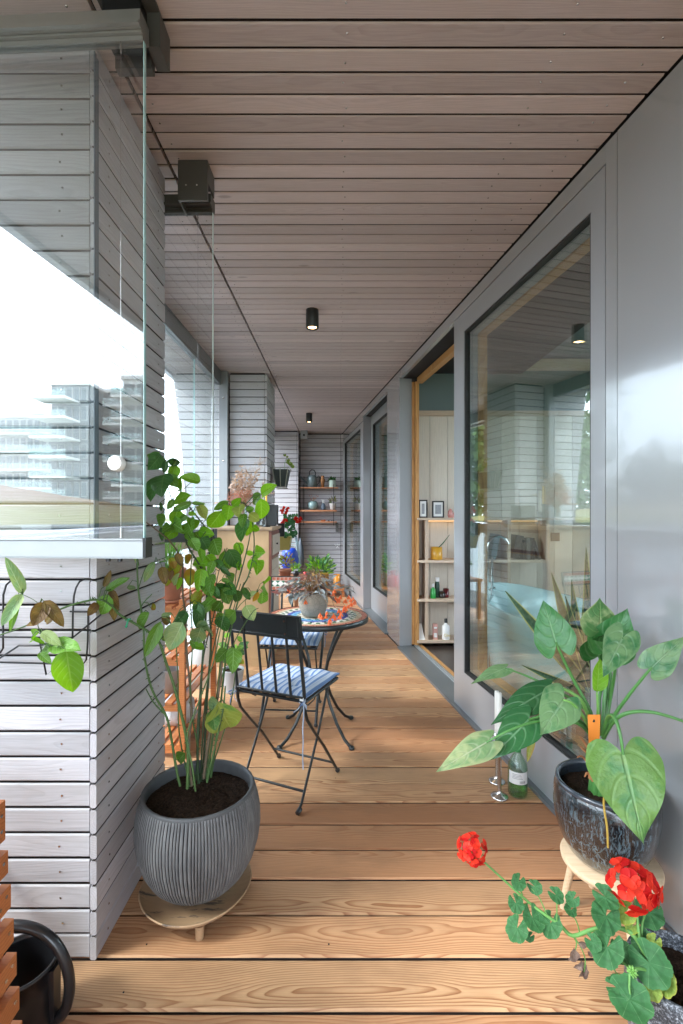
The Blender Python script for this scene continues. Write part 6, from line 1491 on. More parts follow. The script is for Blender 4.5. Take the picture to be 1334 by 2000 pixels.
for i in range(135):
    a = rg.uniform(0, 6.283); s = rg.uniform(.02, .17) * (1.15 if math.cos(a) < .2 else 1.0); h = .15 + rg.uniform(.02,.10) * (1.25 - s/.2) + .02
    b = bc + Vector((s*math.cos(a)*1.1, s*math.sin(a)*.75, h - .045)); L = rg.uniform(.032,.07); d = Vector((math.cos(a) + rg.uniform(-.9,.9), math.sin(a)*.8 + rg.uniform(-.8,.8), rg.uniform(-.8,.6))).normalized()
    if i < 60: m = MB(); m.tube([bc + Vector((.02*math.cos(a), .02*math.sin(a), .12)), bc + Vector((s*.5*math.cos(a), s*.4*math.sin(a), h + .01)), b], .0014, 4, cap=False); obj('stem', m, M['beg_stem'], bg_)
    leaf('leaf', b, b + d*L, L*rg.uniform(.28,.46), M['beg_red' if (math.cos(a) < -.5 and rg.random() < .45) else rg.choice(['beg_dark','beg_grey','beg_grey'])], bg_, (rg.uniform(-.3,.3),-.5,1), 'ovate', .35, .2, wave=.08, nu=4, nv=7)
def begflower(p, s, seed):
    r2 = random.Random(seed); m = MB()
    for k in range(4):
        a = k*1.571 + r2.uniform(-.3,.3); d = Vector((math.cos(a)*.45, math.sin(a)*.45, -1)).normalized(); e = p + d*s; u = d.orthogonal().normalized(); n_ = d.cross(u)
        u = (u*math.cos(a*1.3) + n_*math.sin(a*1.3))*s*.2; m.add([p, p + d*s*.35 - u, p + d*s*.75 - u*.9, e, p + d*s*.75 + u*.9, p + d*s*.35 + u], [(0,1,2,3,4,5)]); m.tube([p - d*.004, p], [.001,.003], 4, cap=False)
    obj('flower', m, M['beg_flower'], bg_)
def c3z(x, y): return (500 + x/6.064, 1120 + y/6.064)
for i, (x, y, z) in enumerate([(380,210,2.68),(400,240,2.66),(470,250,2.62),(485,270,2.62),(590,345,2.60),(930,215,2.6),(910,250,2.6),(1000,290,2.62),(985,320,2.6),(1060,330,2.62),(1090,400,2.6),(1120,330,2.63),(1150,310,2.64),(1175,350,2.64),(1160,360,2.62),(1050,410,2.58),(1070,430,2.58),(1040,440,2.58),(840,480,2.52),(830,520,2.52),(780,530,2.5),(880,560,2.5),(920,510,2.52),(870,590,2.5),(985,450,2.54),(1010,490,2.54),(990,520,2.54),(760,500,2.52),(945,300,2.6),(970,330,2.6),(1100,290,2.62),(1130,370,2.62),(940,540,2.52)]):
    begflower(P(*c3z(x, y - 25), z), rg.uniform(.020,.030), i)
for pts in ([(830,240,2.62),(900,200,2.6),(1000,230,2.61),(1090,300,2.62)], [(820,260,2.6),(930,300,2.6),(1030,350,2.6),(1050,400,2.58)], [(800,280,2.58),(850,380,2.54),(840,460,2.52)], [(850,230,2.62),(1000,180,2.62),(1130,150,2.64),(1160,200,2.64)], [(900,250,2.58),(920,380,2.55),(1000,450,2.54)], [(700,210,2.6),(580,300,2.6),(590,330,2.6)], [(600,200,2.64),(480,220,2.62),(470,240,2.62)], [(640,130,2.66),(700,60,2.66),(770,5,2.66)]):
    stem([(*c3z(x, y), z) for x, y, z in pts], .0018, .001, M['beg_stem'], bg_, n=5)

# ================================================================== FAR END OF THE BALCONY
sf = thing('wall_shelf', 'three tier wooden string shelf on the back wall of the niche', 'shelf', (-.33, 7.88, 1.1))
SHX0, SHX1 = -.628, -.03
for z, d in ((1.635, .20), (1.262, .22), (1.085, .20)):
    m = MB(); m.box(SHX0, SHX1 + (.02 if z > 1.5 else -.005), 7.965 - d, 7.965, z, z + .018 + (.008 if z == 1.262 else 0)); obj('shelf_board', m, M['shelf_wood'], sf)
for x in (SHX0 + .055, SHX1 - .055):
    m = MB()
    for y in (7.76, 7.955): m.tube([(x, y, 1.04), (x, y, 1.84 if y > 7.9 else 1.70)], .004, 6)
    for z in (1.08, 1.25, 1.62): m.tube([(x, 7.76, z), (x, 7.955, z)], .0035, 6)
    obj('string_ladder', m, M['black'], sf)
m = MB(); m.box(-.055, -.01, 7.93, 7.975, .93, 1.08); t = thing('wall_bracket', 'small grey metal bracket on the niche wall below the shelf', 'bracket', (-.03, 7.95, .93)); obj('plate', m, M['bracket'], t)
def W(px, py, d): return P(px, py, d)
S1, S2, S3 = 1.6535, 1.2885, 1.1035
# watering can grey
t = thing('grey_watering_can', 'grey metal watering can with long spout on the top shelf', 'watering can', (-.435, 7.86, S1)); c = Vector((-.435, 7.86, S1))
m = MB(); m.lathe([(.0001,.0),(.078,.0),(.076,.15),(.066,.19),(.05,.195)], c, 32); obj('can_body', m, simple('blue_grey_zinc', (.17,.22,.23), .4, .3, 0, .15, 8, 0), t)
M['zinc'] = t.children[0].data.materials[0]
m = MB(); m.tube([c + Vector((-.065,0,.05)), c + Vector((-.14,0,.12)), c + Vector((-.235,-.01,.225))], [.016,.012,.009], 10); m.tube([c + Vector((-.235,-.01,.225)), c + Vector((-.255,-.012,.245))], [.01,.028], 12); obj('spout', m, M['zinc'], t)
m = MB(); m.tube([c + Vector((-.045,0,.19)), c + Vector((-.045,0,.25)), c + Vector((-.01,0,.285)), c + Vector((.03,0,.28)), c + Vector((.055,0,.24)), c + Vector((.05,0,.19))], .007, 8); m.tube([c + Vector((.07,0,.15)), c + Vector((.11,0,.19)), c + Vector((.13,0,.15)), c + Vector((.115,0,.08)), c + Vector((.078,0,.04))], .006, 8); obj('handle', m, M['black'], t)
c = Vector((-.265,7.86,S1)); t = thing('brown_vase', 'small amber brown ceramic vase on the top shelf between can and succulent', 'vase', c[:]); m = MB(); m.lathe([(.0001,.0),(.022,.0),(.028,.05),(.034,.09),(.040,.115),(.032,.14),(.022,.15),(.028,.17),(.024,.188),(.016,.186)], c, 24); obj('vase_body', m, simple('amber_brown_glaze', (.38,.16,.05), .25, 0, .3, .4, 15, 0), t)
def leafball(c, rx, rz, n, L, w, mats, parent, seed, up=.3):
    r2 = random.Random(seed)
    for i in range(n):
        a = r2.uniform(0,6.283); e = r2.uniform(-.2,1.2); d = Vector((math.cos(a)*math.cos(e), math.sin(a)*math.cos(e), math.sin(e))); p = Vector(c) + Vector((d.x*rx, d.y*rx, d.z*rz)) * r2.uniform(.35,1.0)
        dd = (d + Vector((r2.uniform(-.6,.6), r2.uniform(-.6,.6), up))).normalized(); LL = L*r2.uniform(.7,1.2); leaf('leaf', p, p + dd*LL, LL*w, M[r2.choice(mats)], parent, (r2.uniform(-.5,.5),-1,.6), 'ovate', .3, .15, nu=4, nv=5)
c = Vector((-.105,7.86,S1)); t = thing('potted_succulent', 'dark green succulent in a pale mint pot on the top shelf', 'potted plant', c[:]); m = MB(); m.lathe([(.0001,0),(.052,0),(.056,.006),(.056,.115),(.052,.115),(.05,.1),(.0001,.1)], c, 32); obj('pot', m, simple('pale_mint_glaze', (.55,.66,.56), .35, 0, 0, .05, 8, 0), t)
leafball(c + Vector((0,0,.11)), .045, .035, 34, .05, .35, ['rose_dark','alo_dark'], t, 5, .5)
c = Vector((-.42,7.85,S2)); t = thing('round_vase', 'round blue green glazed pot with dry twigs on the middle shelf', 'pot', c[:]); m = MB(); m.lathe([(.0001,0),(.035,0),(.06,.015),(.083,.05),(.087,.075),(.078,.115),(.055,.138),(.052,.142),(.048,.136)], c, 36); obj('pot', m, simple('blue_green_celadon', (.22,.33,.33), .2, 0, .4, .3, 18, 0), t)
m = MB(); mf = MB(); r2 = random.Random(4)
for i in range(16): e = c + Vector((r2.gauss(0,.05), r2.gauss(0,.03), .14 + r2.uniform(.02,.10))); m.tube([c + Vector((0,0,.13)), e], .0016, 4, cap=False); mf.ball(e, .007, 5, 4)
o = obj('dry_twig', m, M['dry_stem'], t); o['kind'] = 'stuff'; o = obj('dry_bud', mf, M['dry_rust'], t); o['kind'] = 'stuff'
c = Vector((-.255,7.85,S2)); t = thing('spray_bottle', 'slate grey plant mister with white trigger on the middle shelf', 'spray bottle', c[:]); m = MB(); m.lathe([(.0001,0),(.038,0),(.041,.01),(.038,.07),(.022,.105),(.014,.11)], c, 28); obj('bottle_body', m, simple('slate_blue', (.10,.14,.19), .35), t); m = MB(); m.tube([c + Vector((0,0,.11)), c + Vector((0,0,.135)), c + Vector((-.01,0,.15))], .010, 10); m.tube([c + Vector((.02,0,.15)), c + Vector((-.03,0,.165))], .008, 8); m.tube([c + Vector((.005,0,.14)), c + Vector((.02,0,.11))], .004, 6); obj('trigger', m, M['white'], t)
c = Vector((-.10,7.85,S2)); t = thing('potted_dry_plant', 'white pot of withered spider plant at the right of the middle shelf', 'potted plant', c[:]); m = MB(); m.lathe([(.0001,0),(.040,0),(.056,.105),(.058,.11),(.052,.11),(.05,.1),(.0001,.1)], c, 28); obj('pot', m, M['white_gloss'], t)
leafball(c + Vector((0,0,.12)), .055, .07, 40, .07, .14, ['rose_brown','rose_bicolor','ger_dry'], t, 9, .4)
c = Vector((-.545,7.86,S3)); t = thing('small_bowl', 'small grey bowl at the left of the lowest shelf', 'bowl', c[:]); m = MB(); m.lathe([(.0001,0),(.02,0),(.038,.025),(.036,.026),(.018,.004),(.0001,.004)], c, 24); obj('bowl_body', m, M['alu'], t)
c = Vector((-.255,7.86,S3)); t = thing('orange_dish', 'flat orange dish on the lowest shelf', 'dish', c[:]); m = MB(); m.lathe([(.0001,0),(.03,0),(.05,.02),(.048,.021),(.028,.004),(.0001,.004)], c, 24); obj('dish_body', m, simple('orange_glaze', (.6,.2,.07), .3), t)
for k, xx in enumerate((-.165,-.12,-.09)): c = Vector((xx,7.86,S3)); t = thing('pebble', ['dark pebble left of the others on the lowest shelf','grey pebble in the middle of three on the lowest shelf','pale pebble rightmost on the lowest shelf'][k], 'pebble', c[:], group='pebbles on the lowest shelf'); m = MB(); m.ball(c + Vector((0,0,.008)), .013, 10, 7, .6); obj('stone', m, M['black'] if k == 0 else M['zinc'], t)
# white double hook on the niche wall
c = P(659, 1066, 7.98); t = thing('wall_hook', 'white double hook on the boards at the niche corner', 'hook', c[:]); m = MB()
for s in (-1, 1): m.tube([c + Vector((0,-.01,.03)), c + Vector((s*.03,-.03,.01)), c + Vector((s*.045,-.035,.03))], .006, 6); m.tube([c + Vector((0,-.01,.0)), c + Vector((s*.015,-.02,-.035))], .005, 6)
obj('hook', m, M['white'], t)
# yellow pot with bush, amber jar, red can
c = P(624, 1150, 7.3); c.z = .0; c.x = -.29; bench = thing('low_bench', 'low wooden bench along the end of the balcony under the plants', 'bench', (-.3, 7.3, 0))
m = MB(); m.box(-.64, .10, 7.12, 7.55, .10, .125); obj('bench_top', m, M['orange'], bench)
for x in (-.60, .06): 
    for y in (7.16, 7.5): m = MB(); m.box(x-.02, x+.02, y-.02, y+.02, 0, .0995); obj('leg', m, M['orange'], bench)
c = Vector((-.285, 7.3, .126)); t = thing('potted_bush', 'dense green bush in a mustard yellow pot at the far end', 'potted plant', c[:]); m = MB(); m.lathe([(.0001,0),(.11,0),(.12,.01),(.130,.115),(.132,.165),(.134,.17),(.132,.215),(.124,.215),(.12,.2),(.0001,.195)], c, 36); obj('pot', m, simple('mustard_yellow', (.60,.36,.07), .5), t)
leafball(c + Vector((0,0,.24)), .21, .23, 230, .075, .42, ['rose_mid','rose_dark','rose_light','alo_mid'], t, 17, .4)
c = Vector((-.03, 7.22, .126)); t = thing('amber_jar', 'amber orange glass jar at the far end beside the window', 'jar', c[:]); m = MB(); m.lathe([(.0001,0),(.05,0),(.052,.01),(.052,.20),(.048,.20),(.048,.012),(.0001,.01)], c, 28); obj('jar_body', m, simple('amber_glass', (.75,.28,.02), .2, 0, .4), t)
c = Vector((-.50, 7.2, .126)); t = thing('red_can', 'red glass like jug with narrow neck at the far end', 'jug', c[:]); m = MB(); m.lathe([(.0001,0),(.085,0),(.092,.01),(.092,.13),(.07,.155),(.03,.17),(.022,.20),(.03,.235),(.02,.24),(.0001,.24)], c, 28); obj('jug_body', m, simple('bright_red_plastic', (.55,.02,.03), .25, 0, .4, .15, 10, 0), t); m = MB(); m.tube([c + Vector((.03,0,.2)), c + Vector((.08,0,.22)), c + Vector((.10,0,.17)), c + Vector((.088,0,.11))], .008, 8); obj('handle', m, M['black'], t)
# geranium in a hanging box, black box, blue tub, tubular loungers
c = Vector((-.575, 5.25, .985)); hb = thing('hanging_geranium', 'red geranium in a yellow green pot hung on the far side of the second pillar', 'potted plant', (-.575, 5.25, .82))
m = MB(); m.hexa([(-.635,5.18,.84),(-.535,5.18,.84),(-.535,5.34,.84),(-.635,5.34,.84),(-.655,5.15,.985),(-.515,5.15,.985),(-.515,5.37,.985),(-.655,5.37,.985)]); obj('pot', m, simple('olive_yellow_pot', (.42,.34,.09), .5), hb)
leafr = random.Random(6)
for i in range(46):
    p = P(leafr.uniform(556,578), leafr.uniform(1004,1048), 5.2 + leafr.uniform(-.08,.08)); an = leafr.uniform(0,6.28); lobed(p, leafr.uniform(.018,.03), (leafr.uniform(-.5,.5),-1,leafr.uniform(0,.8)), Vector((math.cos(an),0,math.sin(an))), M['ger_mid'], hb, i)
for i, (px, py) in enumerate([(554,994),(558,999),(551,1001),(561,992),(553,1021),(549,1025),(557,1018),(580,1012),(584,1015),(577,1015),(582,1018),(586,1011)]):
    p = P(px, py, 5.18)
    for k in range(3): q2 = p + Vector((leafr.gauss(0,.010), leafr.gauss(0,.008), leafr.gauss(0,.010))); floret(q2, (leafr.uniform(-.6,.6),-1,leafr.uniform(-.3,.8)), .017, hb, i*9+k)
m = MB()
for (px, py) in ((556,1000),(553,1022),(580,1015)): m.tube([P(564,1048,5.22), P((px+566)/2,1024,5.2), P(px,py,5.19)], .003, 5)
obj('stem', m, M['ger_stem'], hb)
t = thing('black_crate', 'black box hung between the cabinet and the geranium', 'box', (-.62,5.0,.96)); m = MB(); m.box(-.640,-.575,5.10,5.14,.99,1.13); obj('box_body', m, M['plastic'], t)
# wire holder with dark pot on pillar two
c = Vector((-.575, 4.83, 1.47)); wp = thing('hanging_pot', 'dark green pot in a pale wire holder on the side of the second pillar', 'potted plant', c[:])
px_ = lambda x, y, d: P(x, y, d)
m = MB(); m.hexa([(-.615,4.74,1.50),(-.525,4.74,1.50),(-.525,4.92,1.50),(-.615,4.92,1.50),(-.645,4.70,1.665),(-.495,4.70,1.665),(-.495,4.96,1.665),(-.645,4.96,1.665)]); obj('pot', m, simple('dark_green_black_plastic', (.012,.022,.018), .5), wp)
m = MB()
for s in (0, .5, 1):
    x = -.645 + .15*s; xb = -.615 + .09*s; m.tube([(x, 4.69, 1.675), (xb, 4.73, 1.49)], .004, 6)
for (z, e) in ((1.675, 0), (1.488, .03)): m.tube([(-.648+e,4.69+e,z),(-.49-e,4.69+e,z),(-.49-e,4.97-e,z),(-.648+e,4.97-e,z),(-.648+e,4.69+e,z)], .004, 6)
for y in (4.72, 4.94): m.tube([(-.648,y,1.675),(-.66,y,1.73),(-.672,y,1.735)], .004, 6)
obj('wire_holder', m, simple('khaki_wire', (.25,.25,.19), .5), wp)
m = MB(); m.tube([P(556,920,4.8), P(556,905,4.8), P(560,893,4.8)], .0025, 5); obj('stem', m, M['ger_stem'], wp)
for i, (x, y, r) in enumerate([(556,889,.016),(561,892,.013),(563,899,.02),(567,906,.025),(562,903,.018),(571,911,.022)]): p = P(x, y, 4.78); lobed(p, r, (.2,-1,.4), Vector((.5,0,-1)), M['ger_yel'], wp, i)
# blue ball and folded tubular chairs
t = thing('blue_tub', 'bright blue round tub behind the second pillar', 'tub', P(568,1095,6.2)[:]); c = P(566, 1112, 6.2); m = MB(); m.lathe([(.0001,0),(.08,.0),(.11,.06),(.115,.13),(.10,.22),(.07,.27),(.0001,.28)], c, 30); obj('tub_body', m, simple('bright_blue_plastic', (.01,.07,.55), .35, 0, .2, .1, 8, 0), t)
t = thing('folded_chair', 'folded tubular metal garden chairs leaning in the far corner', 'chair', P(575,1160,6.6)[:])
for k in range(4):
    d0 = 6.45 + k*.06; m = MB(); pts = [P(x + k*1.2, y, d0) for x, y in ((563,1062),(564,1050),(569,1044),(575,1048),(579,1060),(581,1085),(582,1120),(583,1160))]; m.tube(pts, .009, 8); obj('tube_frame', m, simple('pale_blue_grey_tube', (.40,.50,.54), .25, .5), t)
m = MB()
for k in range(9): m.tube([P(565, 1055 + k*5, 6.5), P(580, 1058 + k*5, 6.5)], .004, 5)
o = obj('woven_seat', m, M['glass_edge'], t); o['kind'] = 'stuff'
t = thing('grey_bag', 'grey blue cloth bag hanging at the niche corner', 'bag', P(586,1100,7.6)[:]); c = P(587, 1108, 7.62); m = MB(); m.lathe([(.02,.0),(.05,.03),(.055,.15),(.04,.30),(.018,.42),(.008,.46)], c, 20, lambda a,z,i: 1 + .15*math.sin(a*4+z*20)); obj('cloth', m, simple('grey_blue_cloth', (.13,.16,.20), .9, 0, 0, .2, 20, .1), t)
# dried plant in terracotta + bench behind the cabinet
bn = thing('wooden_bench', 'brown wooden bench behind the cabinet carrying a dried plant', 'bench', (-.60,5.7,0)); m = MB(); m.box(-.80,-.44,5.3,6.15,.44,.47); obj('seat', m, M['shelf_wood'], bn)
for (x, y) in ((-.77,5.34),(-.47,5.34),(-.77,6.1),(-.47,6.1)): m = MB(); m.box(x-.02,x+.02,y-.02,y+.02,0,.4395); obj('leg', m, M['shelf_wood'], bn)
c = Vector((-.60,5.42,.471)); t = thing('potted_dried_plant', 'withered brown and green plant in a terracotta pot on the bench behind the cabinet', 'potted plant', c[:]); m = MB(); m.lathe([(.0001,0),(.05,0),(.066,.11),(.074,.112),(.075,.14),(.068,.14),(.066,.12),(.0001,.12)], c, 28); obj('pot', m, M['terracotta'], t)
leafball(c + Vector((.01,-.02,.17)), .09, .15, 90, .045, .4, ['rose_brown','rose_bicolor','ger_dry','rose_yellow','rose_pale'], t, 23, .3)
c = Vector((-.52,5.9,.471)); t = thing('potted_herb', 'small green herb plant on the far end of the bench', 'potted plant', c[:]); m = MB(); m.lathe([(.0001,0),(.035,0),(.045,.06),(.0001,.06)], c, 20); obj('pot', m, M['plastic'], t); leafball(c + Vector((0,0,.07)), .06, .08, 50, .04, .5, ['rose_mid','rose_light'], t, 29, .3)

# ================================================================== INSIDE THE BATHROOM
si = thing('wooden_shelf_unit', 'pale wooden shelf unit along the bathroom wall', 'shelf', (1.5, 4.5, 0))
YS0, YS1 = 4.42, 4.6235
def bd_(name, *b): m = MB(); m.box(*b); return obj(name, m, M['int_shelf'], si)
for z, x1 in ((1.172, 2.9), (.785, 1.9), (.43, 1.45), (.052, 1.45)): bd_('shelf_board', .715, x1, YS0, YS1, z, z + .022)
for x in (.79, 1.545, 1.90): bd_('divider', x, x + .028, YS0 + .02, YS1, .8075 if x > .8 else .075, 1.1715)
bd_('divider', 1.545, 1.573, YS0 + .02, YS1, .018, .7845); 
m = MB(); m.box(.82, 1.88, YS1 - .03, YS1 - .02, 1.155, 1.1695); led = obj('led_strip', m, emit('warm_strip', (1,.60,.28), .25), si)
al = bpy.data.lights.new('strip_light', 'AREA'); al.shape = 'RECTANGLE'; al.size = 1.1; al.size_y = .02; al.energy = .05; al.color = (1,.70,.42); ao = bpy.data.objects.new('strip_light', al); col.objects.link(ao); ao.parent = si; ao.location = Vector((1.35, YS1 - .035, 1.15)) - si.location
def pic(x0, x1, y, z0, z1, label):
    t = thing('picture_frame', label, 'picture frame', ((x0+x1)/2, y, z0)); yb = y + .04
    def L_(a, b, z): f = (z - z0)/(z1 - z0); return f
    for nm, (a, b, c_, d_) in (('frame_side', (x0, x0+.012, z0, z1)), ('frame_side', (x1-.012, x1, z0, z1)), ('frame_rail', (x0+.012, x1-.012, z0, z0+.012)), ('frame_rail', (x0+.012, x1-.012, z1-.012, z1))):
        m = MB(); m.box(a, b, y, y + .014, c_, d_); obj(nm, m, M['black'], t)
    m = MB(); m.box(x0+.012, x1-.012, y+.004, y+.008, z0+.012, z1-.012); mt_ = obj('mount', m, M['white'], t)
    m = MB(); m.box(x0+.028, x1-.028, y+.001, y+.0035, z0+.035, z1-.035); obj('print', m, simple('grey_photo_print', (.30,.31,.33), .5, 0, 0, .5, 60, 0), mt_)
T1 = 1.1945
pic(.735, .815, 4.46, T1, T1 + .165, 'narrow black picture frame at the left on the top bathroom shelf'); pic(.862, .972, 4.48, T1, T1 + .155, 'black picture frame with white mount on the top bathroom shelf')
t = thing('pink_crystal', 'pink crystal on the top bathroom shelf', 'ornament', (1.04,4.5,T1)); m = MB(); m.lathe([(.02,0),(.028,.02),(.022,.06),(.01,.08),(.0001,.085)], (1.035,4.5,T1), 6); m.lathe([(.015,0),(.018,.02),(.0001,.055)], (1.065,4.49,T1), 5); obj('crystal', m, simple('pink_quartz', (.6,.25,.22), .2, 0, .3, .2, 20, .1), t)
c = Vector((.905,4.50,.8075)); t = thing('yellow_cup', 'mustard yellow ceramic cup with a long leaf on the bathroom shelf', 'cup', c[:]); m = MB(); m.lathe([(.0001,0),(.05,0),(.054,.006),(.054,.115),(.050,.115),(.05,.01),(.0001,.01)], c, 30); obj('cup_body', m, simple('mustard_glaze', (.58,.30,.03), .3, 0, .2, .1, 8, 0), t)
m = MB(); m.tube([c + Vector((0,0,.09)), c + Vector((.06,0,.15)), c + Vector((.12,-.01,.23))], [.004,.005,.002], 6, flat=.3); obj('leaf', m, M['alo_dark'], t)
def bott(x, z, label, r, h, mat, capm, y=4.5, neck=.4, name='bottle', ch=.02):
    t = thing(name, label, 'bottle', (x, y, z)); m = MB(); m.lathe([(.0001,0),(r,0),(r*1.02,.004),(r,h*.72),(r*neck,h*.84),(r*neck,h)], (x,y,z), 24); obj('bottle_body', m, mat, t); m = MB(); m.lathe([(r*neck*1.15,h*.9),(r*neck*1.15,h+ch),(.0001,h+ch)], (x,y,z), 18); obj('cap', m, capm, t); return t
z2 = .4525
bott(.868, z2, 'bright green bottle with white cap on the lower bathroom shelf', .024, .115, simple('bright_green', (.01,.30,.04), .3, 0, .3), M['white'], 4.47)
bott(.915, z2, 'tall dark green bottle with pale cap on the lower bathroom shelf', .023, .165, simple('dark_green', (.01,.05,.03), .25, 0, .3), M['white'], 4.52, .8)
for k, (x, r, h, mt_, lb_) in enumerate(((.955,.026,.06,simple('brown_jar',(.03,.02,.012),.25,0,.3),'small dark jar with lid on the lower bathroom shelf'), (.998,.026,.082,simple('dark_red_candle_glass',(.10,.008,.012),.2,0,.4),'dark red candle glass on the lower bathroom shelf'))):
    t = thing('jar', lb_, 'jar', (x,4.50,z2)); m = MB(); m.lathe([(.0001,0),(r,0),(r*1.03,.006),(r*1.03,h),(r*.9,h),(.0001,h-.01)], (x,4.50 + .02*k,z2), 24); obj('jar_body', m, mt_, t)
z3 = .0745
wbx = bott(.985, z3, 'white bottle with yellow script and black cap on the bottom bathroom shelf', .034, .17, M['white'], M['black'], 4.47, .35)
t = thing('pink_box', 'small pink carton on the bottom bathroom shelf', 'box', (.89,4.5,z3)); m = MB(); m.box(.868,.908,4.46,4.50,z3,z3+.14); obj('carton', m, simple('salmon_card', (.62,.33,.28), .6), t); m = MB(); m.box(.874,.902,4.4585,4.4595,z3+.02,z3+.06); obj('print', m, M['white'], t); m = MB(); m.box(.874,.902,4.4585,4.4595,z3+.10,z3+.115); obj('print', m, M['white'], t)
t = thing('paper_bag', 'white paper bag at the left of the bottom bathroom shelf', 'bag', (.76,4.5,z3)); m = MB(); m.hexa([(.725,4.45,z3),(.79,4.45,z3),(.79,4.55,z3),(.725,4.55,z3),(.735,4.49,z3+.14),(.765,4.49,z3+.14),(.765,4.51,z3+.14),(.735,4.51,z3+.14)]); obj('bag_body', m, M['white'], t)
def text(s, loc, size, mat, parent, rot=(R(90),0,0), name='lettering'):
    cu_ = bpy.data.curves.new(name, 'FONT'); cu_.body = s; cu_.size = size; cu_.extrude = .0003; cu_.align_x = 'CENTER'; cu_.shear = .3
    tmp = bpy.data.objects.new('tmp', cu_); col.objects.link(tmp); bpy.context.view_layer.update()
    me = bpy.data.meshes.new_from_object(tmp.evaluated_get(bpy.context.evaluated_depsgraph_get())); bpy.data.objects.remove(tmp); bpy.data.curves.remove(cu_)
    me.materials.clear(); me.materials.append(mat); o = bpy.data.objects.new(name, me); col.objects.link(o); o.parent = parent; o.location = Vector(loc) - rootloc(parent); o.rotation_euler = rot; return o
text('Cou', (.985, 4.4335, z3 + .035), .034, simple('yellow_ink', (.7,.5,.05), .5), wbx)
# books and odds behind the glass
bk = [(1.30,.030,.20,.0,'black'),(1.42,.05,.235,.16,'zinc'),(1.60,.07,.22,.18,'plastic'),(1.70,.03,.20,.05,'black'),(1.745,.035,.20,.0,'bracket'),(1.79,.02,.20,.0,'black'),(1.85,.02,.18,-.3,'plastic')]
for k, (x, wd_, h, tilt, mt_) in enumerate(bk):
    if 1.54 < x - wd_/2 < 1.58: x += .03
    m = MB(); u = Vector((math.cos(tilt), 0, -math.sin(tilt))); up2 = Vector((math.sin(tilt), 0, math.cos(tilt))); cc = Vector((x, 4.53, .8078)) + up2*h/2 + Vector((0,0,abs(math.sin(tilt))*wd_/2)); m.obox(cc, u, (0,1,0), up2, wd_/2, .07, h/2)
    o = obj('book', m, M[mt_], None); tag(o, ['thin black book upright at the left end of the bathroom shelf','grey book leaning right of the thin black one','thick dark book leaning past the divider','black book beside the thick leaning one','bronze grey book in the middle of the row','thin black book next to the bronze grey one','dark book leaning left at the end of the row'][k], 'book', 'books on the bathroom shelf')
t = thing('wall_socket', 'dark square switch plate on the bathroom wall', 'switch', (1.95,4.62,1.0)); m = MB(); m.box(2.02,2.10,4.612,4.6245,.97,1.05); obj('plate', m, M['black'], t)
# bathtub
tbx = Vector((1.44, 3.15, 0)); tub = thing('bathtub', 'pale blue freestanding oval bathtub behind the big window', 'bathtub', tbx[:]); ang = math.atan2(1, -.16)
m = MB(); NA = 72; prof_t = [(.70, .0), (.78, .02), (.84, .2), (.92, .4), (1.0, .55), (1.03, .60), (1.02, .612), (.98, .612), (.955, .60), (.90, .45), (.80, .2), (.62, .12), (.001, .11)]; v = []
for (f, z) in prof_t:
    for j in range(NA):
        a = 2*math.pi*j/NA; lx = .90*f*math.cos(a); ly = .40*f*math.sin(a); sag = .0 if z < .5 else .05*(math.cos(a)**2)
        v.append((tbx.x + lx*math.cos(ang) - ly*math.sin(ang), tbx.y + lx*math.sin(ang) + ly*math.cos(ang), z + sag))
m.add(v, [(i*NA+j, i*NA+(j+1)%NA, (i+1)*NA+(j+1)%NA, (i+1)*NA+j) for i in range(len(prof_t)-1) for j in range(NA)], True); obj('tub_shell', m, M['tub'], tub)
fp = P(952, 1200, 3.75); t = thing('tub_faucet', 'chrome gooseneck floor faucet at the end of the bathtub', 'faucet', (fp.x, fp.y, 0))
m = MB(); m.tube([(fp.x, fp.y, 0), (fp.x, fp.y, .95)], .011, 12); cxx = fp.x + .085; m.tube([(fp.x + .085 - .085*math.cos(k*math.pi/14), fp.y - .0, .95 + .11*math.sin(k*math.pi/14)) for k in range(13)], .010, 12); obj('pipe', m, M['chrome'], t)
m = MB(); m.tube([(fp.x - .05, fp.y, .62), (fp.x + .06, fp.y, .66)], .008, 10); m.tube([(fp.x + .03, fp.y - .02, .90), (fp.x + .03, fp.y - .02, .60), (fp.x - .02, fp.y - .02, .52)], .010, 10); obj('mixer', m, M['chrome'], t)
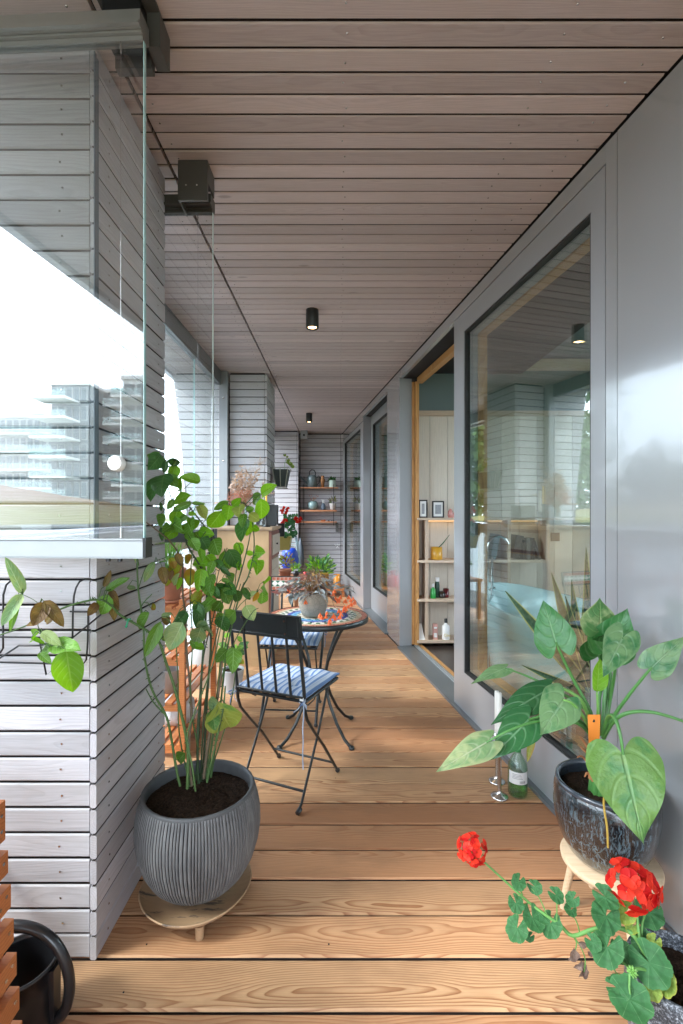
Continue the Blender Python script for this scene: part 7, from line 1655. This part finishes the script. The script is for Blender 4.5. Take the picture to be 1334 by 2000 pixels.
# snake plant on a stool inside the glass
sn = Vector((1.085, 2.12, 0)); t0 = thing('round_stool', 'dark round stool inside the window under the snake plant', 'stool', sn[:]); m = MB(); m.lathe([(.0001,.26),(.14,.26),(.15,.27),(.15,.285),(.0001,.285)], sn, 36); obj('seat', m, M['black'], t0)
for a in (20,140,260): m = MB(); m.tube([sn + Vector((.13*math.cos(R(a)),.13*math.sin(R(a)),0)), sn + Vector((.10*math.cos(R(a)),.10*math.sin(R(a)),.2595))], .011, 8); obj('leg', m, M['black'], t0)
sp_ = thing('snake_plant', 'tall snake plant with yellow edged leaves in a brown pot inside the big window', 'potted plant', (sn.x, sn.y, .286)); m = MB(); m.lathe([(.0001,.286),(.075,.286),(.085,.30),(.095,.40),(.09,.46),(.08,.48),(.074,.475),(.076,.42)], sn, 40); obj('pot', m, simple('brown_ceramic', (.13,.065,.04), .35, 0, .3, .3, 10, .05), sp_)
m = MB(); m.lathe([(.0001,.455),(.077,.45)], sn, 24); obj('soil', m, M['soil'], sp_)
def snakemat():
    t = NT('snake_plant_leaf'); uv = t.n('TexCoord').outputs['UV']; s_ = t.n('SeparateXYZ'); t.l(uv, s_.inputs[0]); a = t.math('MULTIPLY', t.math('ABSOLUTE', t.math('SUBTRACT', s_.outputs[0], .5)), 2.0)
    n = t.noise(t.mapping(uv, (2, 26, 1)), 1, 3, .7); c = t.mix(t.ramp(n, [(.42,0.0),(.6,1.0)]), (.030,.085,.045), (.09,.17,.10)); c = t.mix(t.ramp(a, [(.70,0.0),(.78,1.0)]), c, (.48,.50,.17)); return t.done(t.bsdf(c,.4,0,None,0,.4))
M['snake'] = snakemat()
for i, (x0, y0, x1, y1, wd_, dd, tw) in enumerate([(1128,1330,990,1158,.060,-.02,0),(1112,1320,1078,1120,.055,.0,.4),(1118,1325,1117,1132,.055,.05,.9),(1130,1325,1146,1070,.050,.0,.3),(1105,1325,1098,1190,.045,.03,1.2),(1120,1320,1105,1165,.042,-.04,.2),(1100,1300,1020,1300,.035,-.03,.5),(1135,1325,1140,1170,.045,.04,.7)]):
    b = P(x0, y0, 2.12 + dd*.4); b.z = .46; b.x = sn.x + (x0 - 1118)*.0012; b.y = sn.y + dd; e = P(x1, y1, 2.1 + dd); leaf('leaf', b, e, wd_, M['snake'], sp_, (-.3,-1,.1), 'strap', .3, .02 if i else .05, nu=8, nv=18, twist=tw)

# round sticker/hidden: toy ends
